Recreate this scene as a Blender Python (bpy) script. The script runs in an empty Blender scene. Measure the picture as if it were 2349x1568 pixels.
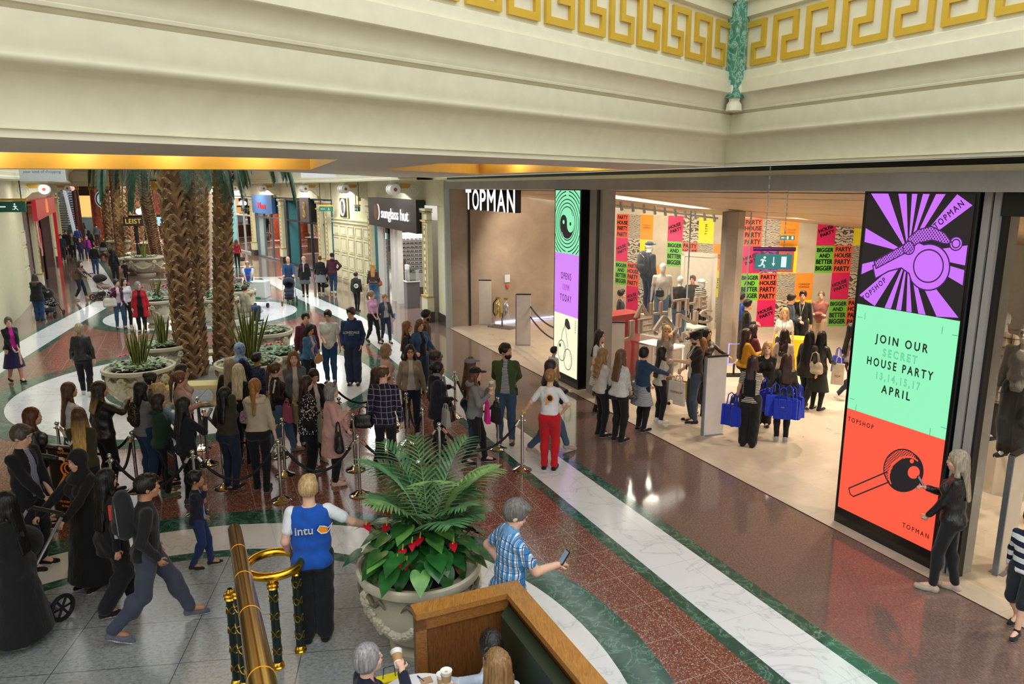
import bpy, math, random
import numpy as np
from mathutils import Vector, Matrix
random.seed(7); rng = np.random.RandomState(7)
SC = bpy.context.scene; COL = SC.collection
# ---------------------------------------------------------------- camera
F_PX = 1700.0; EYE = 4.5; PITCH = math.atan(355/1700)
cam_d = bpy.data.cameras.new('camera'); cam = bpy.data.objects.new('camera', cam_d); COL.objects.link(cam)
cam_d.sensor_width = 36; cam_d.lens = 36*F_PX/2349; cam_d.clip_end = 400; cam_d.clip_start = .05
cam.location = (0, 0, EYE); cam.rotation_euler = (math.pi/2-PITCH, 0, 0)
SC.camera = cam
SC.view_settings.view_transform = 'Standard'; SC.view_settings.look = 'None'
SC.view_settings.gamma = 1; SC.view_settings.use_curve_mapping = False
SC.view_settings.exposure = 0.0
# ---------------------------------------------------------------- sky light through the glass roof
W = bpy.data.worlds.new('world'); SC.world = W; W.use_nodes = True
wn = W.node_tree; bg = wn.nodes['Background']
tc = wn.nodes.new('ShaderNodeTexCoord'); sx = wn.nodes.new('ShaderNodeSeparateXYZ'); rp = wn.nodes.new('ShaderNodeValToRGB')
wn.links.new(tc.outputs['Generated'], sx.inputs[0]); wn.links.new(sx.outputs['Z'], rp.inputs[0]); wn.links.new(rp.outputs[0], bg.inputs[0])
rp.color_ramp.elements[0].position = 0.0; rp.color_ramp.elements[0].color = (.30, .29, .26, 1)
rp.color_ramp.elements[1].position = 0.75; rp.color_ramp.elements[1].color = (.93, .97, 1.0, 1)
e = rp.color_ramp.elements.new(.25); e.color = (.50, .50, .47, 1)
bg.inputs[1].default_value = 2.6

def area(name, loc, size, power, color=(1, 1, 1), rot=(0, 0, 0), sy=None, spread=math.pi):
    l = bpy.data.lights.new(name, 'AREA'); l.energy = power; l.color = color; l.size = size; l.spread = spread
    if sy: l.shape = 'RECTANGLE'; l.size_y = sy
    o = bpy.data.objects.new(name, l); COL.objects.link(o); o.location = loc; o.rotation_euler = rot
    return o
def point(name, loc, power, color=(1, 1, 1), r=.1):
    l = bpy.data.lights.new(name, 'POINT'); l.energy = power; l.color = color; l.shadow_soft_size = r
    o = bpy.data.objects.new(name, l); COL.objects.link(o); o.location = loc; return o
WARM = (1, .80, .55)
#LIGHTS#
# ---------------------------------------------------------------- projection of a photo pixel onto a level of the place
_c, _s = math.cos(PITCH), math.sin(PITCH)
def ray(px, py):
    u = (px-1174.5)/F_PX; v = (784-py)/F_PX
    return (u, _c+v*_s, -_s+v*_c)
def P(px, py, z=0.0):
    r = ray(px, py); t = (z-EYE)/r[2]; return (r[0]*t, r[1]*t)
def P3(px, py, z=0.0): return P(px, py, z)+(z,)
def D3(px, py, d):
    r = ray(px, py); t = d/r[1]; return (r[0]*t, d, EYE+r[2]*t)
FT = (.402, -.9157); FN = (.9157, .402); FA = (-2.09, 23.85)   # shopfront frame: along, inward, start
def FP(s, n, z=None):
    q = (FA[0]+FT[0]*s+FN[0]*n, FA[1]+FT[1]*s+FN[1]*n)
    return q if z is None else q+(z,)
def toF(p):
    x, y = p[0]-FA[0], p[1]-FA[1]; return (x*FT[0]+y*FT[1], x*FN[0]+y*FN[1])
F_ANG = math.atan2(FT[1], FT[0])
# ---------------------------------------------------------------- mesh helpers
def H(h):
    if not isinstance(h, str): return tuple(h)[:3]
    h = h.lstrip('#'); return tuple(((int(h[i:i+2], 16)/255+.055)/1.055)**2.4 if int(h[i:i+2], 16) > 10 else int(h[i:i+2], 16)/255/12.92 for i in (0, 2, 4))
class MB:
    def __init__(s): s.v = []; s.f = []; s.m = []; s.cm = 0
    def add(s, vs, fs):
        b = len(s.v); s.v += [tuple(map(float, q)) for q in vs]; s.f += [tuple(b+i for i in f) for f in fs]; s.m += [s.cm]*len(fs); return s
    def box(s, c, d, rz=0, R=None):
        x, y, z = d[0]/2, d[1]/2, d[2]/2; vs = []
        for k in ((-x, -y, -z), (x, -y, -z), (x, y, -z), (-x, y, -z), (-x, -y, z), (x, -y, z), (x, y, z), (-x, y, z)):
            if R is not None: k = R @ Vector(k)
            elif rz: k = (k[0]*math.cos(rz)-k[1]*math.sin(rz), k[0]*math.sin(rz)+k[1]*math.cos(rz), k[2])
            vs.append((c[0]+k[0], c[1]+k[1], c[2]+k[2]))
        return s.add(vs, [(0, 3, 2, 1), (4, 5, 6, 7), (0, 1, 5, 4), (1, 2, 6, 5), (2, 3, 7, 6), (3, 0, 4, 7)])
    def prism(s, poly, z0, z1):
        n = len(poly)
        a = sum(poly[i][0]*poly[(i+1) % n][1]-poly[(i+1) % n][0]*poly[i][1] for i in range(n))
        if a < 0: poly = poly[::-1]
        return s.add([(p[0], p[1], z0) for p in poly]+[(p[0], p[1], z1) for p in poly],
                     [tuple(range(n-1, -1, -1)), tuple(range(n, 2*n))]+[(i, (i+1) % n, n+(i+1) % n, n+i) for i in range(n)])
    def poly(s, pts): return s.add(pts, [tuple(range(len(pts)))])
    def tube(s, pts, r, n=8, cap=True):
        pts = [Vector(p) for p in pts]; k = len(pts); rr = r if hasattr(r, '__len__') else [r]*k
        vs = []; up = None
        for i, p in enumerate(pts):
            d = (pts[min(i+1, k-1)]-pts[max(i-1, 0)]).normalized()
            if up is None: up = Vector((0, 0, 1)) if abs(d.z) < .9 else Vector((1, 0, 0))
            a = d.cross(up)
            if a.length < 1e-5: a = d.orthogonal()
            a.normalize(); b = a.cross(d); up = b
            for j in range(n):
                t = 2*math.pi*j/n; vs.append(p+a*(rr[i]*math.cos(t))+b*(rr[i]*math.sin(t)))
        fs = [(i*n+j, i*n+(j+1) % n, (i+1)*n+(j+1) % n, (i+1)*n+j) for i in range(k-1) for j in range(n)]
        if cap: fs += [tuple(range(n-1, -1, -1)), tuple((k-1)*n+j for j in range(n))]
        return s.add(vs, fs)
    def lathe(s, prof, c=(0, 0, 0), n=24):
        vs = [(c[0]+r*math.cos(2*math.pi*j/n), c[1]+r*math.sin(2*math.pi*j/n), c[2]+z) for r, z in prof for j in range(n)]
        k = len(prof)
        return s.add(vs, [(i*n+j, i*n+(j+1) % n, (i+1)*n+(j+1) % n, (i+1)*n+j) for i in range(k-1) for j in range(n)])
    def sph(s, c, r, n=12, m=8):
        r = r if hasattr(r, '__len__') else (r, r, r)
        vs = [(c[0]+r[0]*math.sin(math.pi*i/m)*math.cos(2*math.pi*j/n), c[1]+r[1]*math.sin(math.pi*i/m)*math.sin(2*math.pi*j/n), c[2]+r[2]*math.cos(math.pi*i/m)) for i in range(m+1) for j in range(n)]
        return s.add(vs, [(i*n+j, (i+1)*n+j, (i+1)*n+(j+1) % n, i*n+(j+1) % n) for i in range(m) for j in range(n)])
    def sweep(s, path, prof, closed_prof=False):
        """profile (o,z): o = offset to the left of the path direction, mitred"""
        n = len(path); nor = []
        for i in range(n-1):
            d = Vector((path[i+1][0]-path[i][0], path[i+1][1]-path[i][1])).normalized(); nor.append(Vector((-d.y, d.x)))
        vs = []
        for i, p in enumerate(path):
            if i == 0: m = nor[0]
            elif i == n-1: m = nor[-1]
            else:
                m = nor[i-1]+nor[i]; m = m/(m.dot(nor[i]))
            for o, z in prof: vs.append((p[0]+m.x*o, p[1]+m.y*o, z))
        k = len(prof); fs = []
        for i in range(n-1):
            for j in range(k if closed_prof else k-1):
                j2 = (j+1) % k; fs.append((i*k+j, (i+1)*k+j, (i+1)*k+j2, i*k+j2))
        return s.add(vs, fs)
    def xf(s, M_):
        s.v = [tuple(M_ @ Vector(v)) for v in s.v]; return s
def mesh_obj(name, v, f, mats, parent=None, smooth=False, fm=None, world=False, loc=None, bev=0):
    me = bpy.data.meshes.new(name)
    if parent is not None and world:
        Mi = parent.matrix_basis.inverted(); v = [tuple(Mi @ Vector(q)) for q in v]
    me.from_pydata([tuple(map(float, q)) for q in v], [], [tuple(map(int, q)) for q in f])
    for m in (mats if isinstance(mats, (list, tuple)) else [mats]): me.materials.append(m)
    if fm is not None and len(me.polygons): me.polygons.foreach_set('material_index', np.array(fm, dtype=np.int32))
    if smooth and len(me.polygons):
        me.polygons.foreach_set('use_smooth', np.ones(len(me.polygons), dtype=bool))
        if smooth != 2: me.set_sharp_from_angle(angle=math.radians(40))
    me.update()
    o = bpy.data.objects.new(name, me); COL.objects.link(o)
    if parent is not None: o.parent = parent
    if loc: o.location = loc
    if bev:
        b = o.modifiers.new('bevel', 'BEVEL'); b.width = bev; b.segments = 2; b.limit_method = 'ANGLE'
    return o
def put(name, mb, mats, parent=None, world=False, smooth=False, bev=0):
    return mesh_obj(name, mb.v, mb.f, mats, parent, smooth, mb.m, world, bev=bev)
def thing(name, label, cat, loc=(0, 0, 0), rz=0, group=None, sc=1):
    o = bpy.data.objects.new(name, None); COL.objects.link(o); o.empty_display_size = .2
    o.location = tuple(loc)+(0,)*(3-len(loc)); o.rotation_euler = (0, 0, rz); o.scale = (sc,)*3
    tag(o, label, cat, group)
    o.matrix_basis = Matrix.Translation(o.location) @ Matrix.Rotation(rz, 4, 'Z') @ Matrix.Diagonal((sc, sc, sc, 1))
    return o
def tag(o, label, cat, group=None):
    o['label'] = label; o['category'] = cat
    if group: o['group'] = group
    return o
def struct(o): o['kind'] = 'structure'; return o
def copy_thing(t, loc, rz, label, group=None, scale=None):
    kids = [k for k in bpy.data.objects if k.parent == t]
    r = t.copy(); COL.objects.link(r); r.location = tuple(loc)+(0,)*(3-len(loc)); r.rotation_euler = (0, 0, rz); r['label'] = label
    if scale: r.scale = (scale,)*3 if not hasattr(scale, '__len__') else scale
    if group: r['group'] = group
    for k in kids:
        c = k.copy(); COL.objects.link(c); c.parent = r
        for g in [g for g in bpy.data.objects if g.parent == k]:
            d = g.copy(); COL.objects.link(d); d.parent = c
    return r
# ---------------------------------------------------------------- materials
_mc = {}
class NT:
    def __init__(s, name):
        s.m = bpy.data.materials.new(name); s.m.use_nodes = True; s.t = s.m.node_tree; s.b = s.t.nodes['Principled BSDF']
        s._o = None
    def n(s, t, **kw):
        nd = s.t.nodes.new('ShaderNode'+t)
        for k, v in kw.items():
            if k.startswith('i_'):
                key = k[2:]; key = int(key) if key.isdigit() else key.replace('_', ' ')
                if hasattr(v, 'bl_idname') or isinstance(v, bpy.types.NodeSocket): s.t.links.new(v, nd.inputs[key])
                else: nd.inputs[key].default_value = v
            else: setattr(nd, k, v)
        return nd
    def obj(s):
        if not s._o: s._o = s.n('TexCoord').outputs['Object']
        return s._o
    def gen(s): return s.n('TexCoord').outputs['Generated']
    def math(s, op, a, b=0.0, c=None):
        nd = s.n('Math', operation=op, i_0=a, i_1=b)
        if c is not None: nd.inputs[2].default_value = c
        return nd.outputs[0]
    def noise(s, vec, scale, detail=2, rough=.5, dist=0): return s.n('TexNoise', i_Vector=vec, i_Scale=scale, i_Detail=detail, i_Roughness=rough, i_Distortion=dist)
    def ramp(s, fac, *st):
        nd = s.n('ValToRGB', i_0=fac); r = nd.color_ramp
        while len(r.elements) < len(st): r.elements.new(.5)
        for e_, (p, c) in zip(r.elements, st): e_.position = p; e_.color = H(c)+(1,)
        return nd.outputs[0]
    def mix(s, f, a, b):
        nd = s.n('Mix', data_type='RGBA'); fi, ai, bi = nd.inputs[0], nd.inputs[6], nd.inputs[7]
        for sk, v in ((fi, f), (ai, a), (bi, b)):
            if isinstance(v, bpy.types.NodeSocket): s.t.links.new(v, sk)
            elif sk is fi: sk.default_value = v
            else: sk.default_value = H(v)+(1,)
        return nd.outputs[2]
    def map(s, vec, scale=(1, 1, 1), rot=(0, 0, 0), loc=(0, 0, 0)): return s.n('Mapping', i_Vector=vec, i_Scale=scale, i_Rotation=rot, i_Location=loc).outputs[0]
    def grid(s, vec, sx_, sy_, w):   # 1 on the joints
        sp = s.n('SeparateXYZ', i_0=vec); r = []
        for o_, sz in (('X', sx_), ('Y', sy_)):
            if not sz: continue
            fr = s.math('FRACT', s.math('DIVIDE', sp.outputs[o_], sz)); r.append(s.math('LESS_THAN', fr, w/sz))
        return s.math('MAXIMUM', r[0], r[1]) if len(r) > 1 else r[0]
    def col(s, c):
        if isinstance(c, bpy.types.NodeSocket): s.t.links.new(c, s.b.inputs['Base Color'])
        else: s.b.inputs['Base Color'].default_value = H(c)+(1,)
    def bump(s, h, st=.2, d=.01):
        b = s.n('Bump', i_Height=h, i_Strength=st, i_Distance=d); s.t.links.new(b.outputs[0], s.b.inputs['Normal'])
    def set(s, rough=.5, metal=0, spec=None, coat=0):
        s.b.inputs['Roughness'].default_value = rough; s.b.inputs['Metallic'].default_value = metal
        if spec is not None: s.b.inputs['Specular IOR Level'].default_value = spec
        if coat: s.b.inputs['Coat Weight'].default_value = coat; s.b.inputs['Coat Roughness'].default_value = .05
        return s.m
def plain(c, rough=.6, metal=0, emit=0, name=None, bump=0, bs=60, spec=None):
    key = (c, rough, metal, emit, bump, bs, spec)
    if key in _mc: return _mc[key]
    t = NT(name or 'mat_%d' % len(_mc)); t.col(c)
    if not emit:
        nz = t.noise(t.obj(), bs if bump else 7, 3)
        cc = H(c); lo = tuple(x*.88 for x in cc); hi = tuple(min(1, x*1.08+.002) for x in cc)
        t.col(t.mix(nz.outputs[0], lo, hi))
        if bump: t.bump(nz.outputs[0], bump, .01)
    else:
        t.b.inputs['Base Color'].default_value = (.02, .02, .02, 1)
        t.b.inputs['Emission Color'].default_value = H(c)+(1,); t.b.inputs['Emission Strength'].default_value = emit
    _mc[key] = t.set(rough, metal, spec); return _mc[key]
def mglass(tint='#ffffff', name='glass', alpha=.12, rough=.02):
    t = NT(name); tr = t.n('BsdfTransparent', i_Color=H(tint)+(1,)); gl = t.n('BsdfGlossy', i_Roughness=rough)
    fr = t.n('Fresnel', i_IOR=1.45); f2 = t.math('ADD', fr.outputs[0], alpha*.3)
    mx = t.n('MixShader', i_0=f2, i_1=tr.outputs[0], i_2=gl.outputs[0]); t.t.links.new(mx.outputs[0], t.t.nodes['Material Output'].inputs[0]); return t.m
# floor stones
def stone(name, stops, scale, joint=None, size=(.6, .6), rough=.12, jw=.006, kind='vor', rot=F_ANG, aniso=(1, 1, 1), dirt=0):
    t = NT(name); v = t.map(t.obj(), rot=(0, 0, -rot))
    if kind == 'vor':
        vo = t.n('TexVoronoi', i_Vector=v, i_Scale=scale); wn_ = t.n('TexWhiteNoise', i_Vector=vo.outputs['Color']); c = t.ramp(wn_.outputs['Value'], *stops)
        nz = t.noise(v, 1.3, 3); c = t.mix(t.math('MULTIPLY', nz.outputs[0], .3), c, tuple(x*.7 for x in H(stops[0][1])))
    elif kind == 'streak':
        nz = t.noise(t.map(v, scale=aniso), scale, 6, .7); c = t.ramp(nz.outputs[0], *stops)
        big = t.n('TexVoronoi', i_Vector=t.map(v, scale=(1/size[0], 1/size[1], 1)), i_Scale=1.0, distance='CHEBYCHEV', i_Randomness=0.0)
        h = t.n('Separate'+'Color', i_0=big.outputs['Color']); c = t.mix(t.math('MULTIPLY', h.outputs[0], .35), c, tuple(x*.55 for x in H(stops[-1][1])))
    else:   # veined marble
        nz = t.noise(v, scale, 5, .6, 1.2); ab = t.math('ABSOLUTE', t.math('SUBTRACT', nz.outputs[0], .5)); c = t.ramp(ab, *stops)
    if joint: c = t.mix(t.grid(v, size[0], size[1], jw), c, joint)
    t.col(c)
    rn = t.noise(v, 3, 2); rr = t.math('MULTIPLY_ADD', rn.outputs[0], .08, rough-.03); t.t.links.new(rr, t.b.inputs['Roughness'])
    t.b.inputs['Specular IOR Level'].default_value = .7
    return t.m
M = {}
M['granite_out'] = stone('brown_granite', [(.30, '#4d3f3a'), (.5, '#715c55'), (.70, '#927c74')], 52, '#7d6c66', (.9, .6), .075, .004, 'streak', aniso=(.5, 1.3, 1))
M['granite_red'] = stone('red_speckled_granite', [(0, '#7a4032'), (.38, '#94553f'), (.60, '#3a2c2b'), (.74, '#7d4a3b'), (.90, '#a58d80'), (1, '#c9b6a9')], 95, '#b5a59d', (.62, .62), .15, .006)
M['granite_grey'] = stone('pale_grey_granite', [(.25, '#4d5153'), (.5, '#989c9b'), (.75, '#b4b8b5')], 22, '#3c3f40', (1.15, .75), .2, .008, 'streak', rot=math.radians(8), aniso=(1, 1.6, 1))
M['marble_white'] = stone('white_marble', [(0, '#c9ccce'), (.008, '#dcdfe0'), (.03, '#e4e6e7'), (1, '#e9ebec')], .9, '#b9bbbd', (.62, 0.76), .13, .004, 'vein')
M['marble_green'] = stone('green_marble', [(0, '#7d9c8f'), (.01, '#3f6858'), (.06, '#2f5547'), (.4, '#223f38')], 4, '#6f8f83', (.62, 0), .12, .004, 'vein')
M['shop_tile'] = stone('beige_shop_tile', [(.3, '#b8a894'), (.7, '#cdbfad')], 3, '#a39583', (.9, .9), .28, .006, 'streak', aniso=(1, 1, 1))
M['cream'] = plain('#dedac0', .55, name='cream_plaster'); M['cream2'] = plain('#dcd9b8', .5, name='cream_paint'); M['white'] = plain('#e6e8e4', .5, name='white_plaster')
M['gold'] = plain('#d6b23c', .38, .35, name='gold_paint'); M['gold_leaf'] = plain('#b9963f', .45, .2)
M['brass'] = plain('#e2b038', .2, 1, name='brass'); M['chrome'] = plain('#d6d4d2', .07, 1, name='chrome')
M['black'] = plain('#18181b', .45, name='black'); M['blackg'] = plain('#101013', .15, name='black_gloss')
M['steel'] = plain('#8d9096', .3, .8); M['dark_metal'] = plain('#2b2c30', .35, .6)
def concrete(name, a, b, rough=.55):
    t = NT(name); nz = t.noise(t.obj(), 1.1, 6, .65, .4); n2 = t.noise(t.obj(), 9, 5, .6)
    c = t.mix(t.math('MULTIPLY', n2.outputs[0], .4), t.ramp(nz.outputs[0], (.3, a), (.7, b)), a); t.col(c); t.bump(n2.outputs[0], .1, .01); return t.set(rough)
M['concrete'] = concrete('concrete_panel', '#8b7f74', '#a99c8e'); M['concrete_grey'] = concrete('grey_concrete', '#94918e', '#aeaba8')
M['green_col'] = stone('green_column_marble', [(0, '#a8cfc0'), (.03, '#5f9c88'), (.1, '#3c8570'), (.5, '#2f6f5d')], 6, None, kind='vein')
M['glass'] = mglass('#eef2f0'); M['glass_blue'] = mglass('#9cc4c0', 'tinted_glass', .3)
def wood(name, a, b, sc=(1, 1, 12), rough=.35):
    t = NT(name); v = t.map(t.obj(), scale=sc); nz = t.noise(v, 6, 5, .6, 1.5); n2 = t.noise(v, 40, 3)
    t.col(t.mix(t.math('MULTIPLY', n2.outputs[0], .5), t.ramp(nz.outputs[0], (.3, a), (.7, b)), a)); t.bump(n2.outputs[0], .08, .005); return t.set(rough)
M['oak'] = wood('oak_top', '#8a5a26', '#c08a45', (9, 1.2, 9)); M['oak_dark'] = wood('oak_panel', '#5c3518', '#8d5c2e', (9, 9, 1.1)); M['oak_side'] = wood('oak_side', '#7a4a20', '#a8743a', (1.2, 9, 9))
def text_mesh(txt, size=1, ext=0.0, off=0.0, sxx=1.0, align='CENTER', outline=0, sp=1.0):
    c = bpy.data.curves.new('text', 'FONT'); c.body = txt; c.size = size; c.extrude = ext; c.offset = off; c.align_x = align; c.align_y = 'CENTER'; c.space_character = sp; c.resolution_u = 3
    if outline: c.fill_mode = 'NONE'; c.bevel_depth = outline; c.bevel_resolution = 0
    bold = c.offset; c.offset = 0
    o = bpy.data.objects.new('text', c); me = bpy.data.meshes.new_from_object(o); bpy.data.objects.remove(o); bpy.data.curves.remove(c)
    if bold:   # heavier strokes: the glyph repeated a little to each side
        vs = [tuple(v.co) for v in me.vertices]; fs = [tuple(p.vertices) for p in me.polygons]; V, Fs = [], []
        for dx, dy in ((0, 0), (bold, 0), (-bold, 0), (0, bold*.7), (0, -bold*.7)): b = len(V); V += [(x+dx, y+dy, z) for x, y, z in vs]; Fs += [tuple(b+i for i in f) for f in fs]
        me2 = bpy.data.meshes.new('text'); me2.from_pydata(V, [], Fs); bpy.data.meshes.remove(me); me = me2
    me.transform(Matrix.Diagonal((sxx, 1, 1, 1))); return me
def put_text(name, txt, mat, parent, Mx, **kw):
    me = text_mesh(txt, **kw); me.materials.clear(); me.materials.append(mat); me.transform(Mx)
    if parent is not None: me.transform(parent.matrix_basis.inverted())
    for p in me.polygons: p.material_index = 0
    o = bpy.data.objects.new(name, me); COL.objects.link(o); o.parent = parent; return o
def wallM(p0, p1, z0=0.0, off=0.0):
    """matrix: local x along p0->p1 (seen left to right), y up, z toward the viewer"""
    d = Vector((p1[0]-p0[0], p1[1]-p0[1], 0)).normalized(); up = Vector((0, 0, 1)); nz = d.cross(up)
    m = Matrix((d, up, nz)).transposed().to_4x4(); m.translation = Vector((p0[0], p0[1], z0))+nz*off; return m
# ================================================================ FLOOR
floor = struct(put('floor', MB().poly([(-75, -6, 0), (12, -6, 0), (12, 30, 0), (30, 140, 0), (-140, 140, 0)][:5]), M['granite_out']))
def flat(name, pts, mat, z): return put(name, MB().poly([(p[0], p[1], z) for p in pts]), mat, floor)
def disc_pts(c, r, n=72, a0=0, a1=360): return [(c[0]+r*math.cos(math.radians(a0+(a1-a0)*i/n)), c[1]+r*math.sin(math.radians(a0+(a1-a0)*i/n))) for i in range(n+(a1-a0 != 360))]
def ring(name, c, r0, r1, mat, z, n=96):
    m = MB(); a = disc_pts(c, r0, n); b = disc_pts(c, r1, n)
    m.add([(p[0], p[1], z) for p in a+b], [(i, n+i, n+(i+1) % n, (i+1) % n) for i in range(n)]); return put(name, m, mat, floor)
# red speckled granite of the middle zone, between the two marble stripes
zone = [FP(22, -3.0), FP(1, -3.0), FP(-6, -3.6), P(617, 650), P(600, 640), P(250, 700), P(0, 850), (-12.5, 16), (-9, 2), (-7, -4), (4, -5)]
flat('red_granite_field', zone, M['granite_red'], .001)
def stripe(path, hw, gw, nm):   # white marble band with green edges
    for nme, a, b, mt in ((nm+'_marble_band', -hw, hw, M['marble_white']), ('green_marble_edge', -hw-gw, -hw, M['marble_green']), ('green_marble_edge', hw, hw+gw, M['marble_green'])):
        m = MB(); m.sweep(path, [(a, .002), (b, .002)]); m.f = [f[::-1] for f in m.f]; put(nme, m, mt, floor)
stripe([FP(24, -2.5), FP(-3, -2.5), FP(-10.5, -3.45), FP(-16.5, -3.9)], .37, .18, 'white')
stripe([P(-150, 923), P(0, 831), P(125, 757), P(247, 690)], .42, .18, 'white')
stripe([P(240, 668), P(216, 620), P(190, 580), P(168, 552), P(150, 530)], .5, .25, 'white')
for k in range(9):   # cross bands further down the mall
    y = 36.5+k*5.2; x = -18.0-(y-36.5)*.68
    flat('white_cross_band', [(x, y), (x+6.5, y+1.1), (x+6.5, y+1.5), (x, y+.4)], M['marble_white'], .003)
D1 = (-7.17, 16.74); D2 = (-11.2, 26.6); D0 = (-3.1, 5.15)
for c, r, g in ((D1, 3.9, .5), (D2, 3.25, .5)):
    flat('white_marble_disc', disc_pts(c, r), M['marble_white'], .004); ring('green_marble_ring', c, r, r+g, M['marble_green'], .004)
    flat('grey_granite_disc', disc_pts(c, 1.9, 48), M['granite_grey'], .005); ring('green_marble_ring', c, 1.9, 2.05, M['marble_green'], .0055)
flat('grey_granite_disc', disc_pts(D0, 3.36, 96), M['granite_grey'], .004)
ring('green_marble_ring', D0, 3.36, 3.54, M['marble_green'], .004); ring('white_marble_ring', D0, 3.54, 4.27, M['marble_white'], .004); ring('green_marble_ring', D0, 4.27, 4.70, M['marble_green'], .004)
sfl = struct(put('floor_of_the_shop', MB().poly([FP(-.1, 0, .012), FP(24, 0, .012), FP(24, 22, .012), FP(-.1, 22, .012)][::-1]), M['shop_tile'])); sfl.name = 'floor.shop'
# ================================================================ ATRIUM BEAMS
VL = ray(2790, 429); VR = ray(345, 429)
dL = Vector((VL[0], VL[1])).normalized(); dR = Vector((-VR[0], -VR[1])).normalized()
_p = P(1662, 381, 4.79); CNR = Vector(_p)
pathB = [CNR-dL*18, CNR, CNR+dR*14]
ZB = 4.79
prof = [(-.7, ZB+.08), (-.04, ZB+.08), (-.04, ZB-.012), (0, ZB-.012), (0, ZB+.045), (.02, ZB+.05)]
for i in range(9):  # big cove rising outward
    a = i/8*math.pi/2; prof.append((-.02+.13*(1-math.cos(a)), ZB+.06+.40*math.sin(a)))
prof += [(.12, ZB+.47)]
for i in range(7): a = -math.pi/2+i/6*math.pi/1.6; prof.append((.13+.06*math.cos(a), ZB+.535+.06*math.sin(a)))
prof += [(.2, ZB+.60), (.2, ZB+.83), (.17, ZB+.84)]
prof += [(.19, ZB+.87), (.22, ZB+.875), (.225, ZB+.90), (.215, ZB+.91)]
for i in range(8): a = i/7*math.pi/2; prof.append((.22+.10*(1-math.cos(a)), ZB+.92+.2*math.sin(a)))
prof += [(.335, ZB+1.14), (.335, ZB+1.33), (.30, ZB+1.335), (.30, ZB+1.47), (.24, ZB+1.5), (.24, ZB+2.27), (.30, ZB+2.3), (.30, ZB+2.5), (.36, ZB+2.52), (.36, ZB+4.2), (-.7, ZB+4.2)]
KZ = .80
prof = [(-o, ZB+(z-ZB)*KZ) for o, z in prof]
bm = MB().sweep(pathB, prof); 
struct(put('wall_atrium', bm, M['cream'], smooth=True))
# gold key fret on both sides
def fret(p0, d, L, flip):
    th = .07; w = .52; Hh = .47; z0 = ZB+1.585*KZ; nrm = Vector((-d.y, d.x)) if not flip else Vector((d.y, -d.x))
    units = int(L/w); m = MB()
    for u in range(units):
        b = .19+u*w
        segs = [(0, 0, 0, Hh), (0, Hh, .62, Hh), (.62, Hh, .62, .44), (.62, .44, .3, .44), (.3, .44, .3, 0), (.3, 0, 1, 0)]
        for x0, a0, x1, a1 in segs:
            xa, xb = sorted((x0*w, x1*w)); za, zb = sorted((a0 if a0 != .44 else .44*Hh, a1 if a1 != .44 else .44*Hh))
            hz_ = za == zb; xa, xb, za, zb = (xa+th/2, xb-th/2, za-th/2, zb+th/2) if hz_ else (xa-th/2, xb+th/2, za-th/2, zb+th/2)
            c = p0+d*(b+(xa+xb)/2); m.box((c.x, c.y, z0+(za+zb)/2), (xb-xa, .05, zb-za), math.atan2(d.y, d.x))
    return m
n1 = Vector((dL.y, -dL.x)); n2 = Vector((dR.y, -dR.x))
inL = CNR+n1*.245-dL*.0; inR = CNR+n2*.245
# shift start so the fret begins right at the mitre
mi = (n1+n2)/((n1+n2).dot(n1))
start = CNR+mi*.25
for d, L, nm in ((-dL, 9.0, 'left'), (dR, 8.0, 'right')):
    o = put('key_fret', fret(start, d, L, False), M['gold']); tag(o, 'gold Greek key relief running along the white cornice %s of the green corner post' % nm, 'ornament')
put_c = CNR+mi*.36
o = put('corner_post', MB().box((put_c.x, put_c.y, ZB+.93*KZ+1.6), (.17, .17, 3.0), math.atan2(mi.y, mi.x)+math.pi/4), M['green_col']); tag(o, 'green marble post in the corner where the two key-fret cornices meet', 'column')
o = put('corner_corbel', MB().lathe([(.0, 0), (.11, .02), (.10, .1), (.07, .14), (.10, .3), (.09, .34)], (put_c.x, put_c.y, ZB+.86*KZ-.02), 8), M['cream'], smooth=True); tag(o, 'small cream moulded corbel under the green corner post', 'corbel')
# ================================================================ CEILING BETWEEN BEAM AND PALM COURT
zc = ZB+.002
back = [P(-420, 386, ZB), P(0, 388, ZB), P(560, 390, ZB), P(800, 401, ZB), P(940, 409, ZB), P(1015, 412, ZB)]
def rect_hole(a, b, n_=None): pass
lb = [CNR-dL*18, CNR]
ceil_poly = [tuple(lb[0]), tuple(lb[1]), FP(13.2, -.32), FP(-.4, -.35)]+[tuple(p) for p in back[::-1]]
# coffers are real recesses: the ceiling is cut into strips around them
cof1 = [P(-380, 340, ZB), P(775, 366, ZB), P(712, 389, ZB), P(-400, 384.5, ZB)]
cof2 = [P(875, 389, ZB), P(1010, 374.5, ZB), P(1215, 378, ZB), P(1440, 389, ZB), P(1100, 398.5, ZB)]
import bmesh
def poly_with_holes(name, outer, holes, z, mat, thick=.0):
    from mathutils.geometry import tessellate_polygon
    loops = [[Vector((p[0], p[1], 0)) for p in outer]]+[[Vector((p[0], p[1], 0)) for p in h] for h in holes]
    tris = tessellate_polygon(loops); vs = [(v.x, v.y, z) for l in loops for v in l]
    m = MB(); m.add(vs, [tuple(t) for t in tris]); return put(name, m, mat)
struct(poly_with_holes('ceiling', ceil_poly, [cof1, cof2], ZB, plain('#c9c3b4', .5)))
M['coffer'] = plain('#e2bb5a', .5, name='coffer_yellow')
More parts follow.
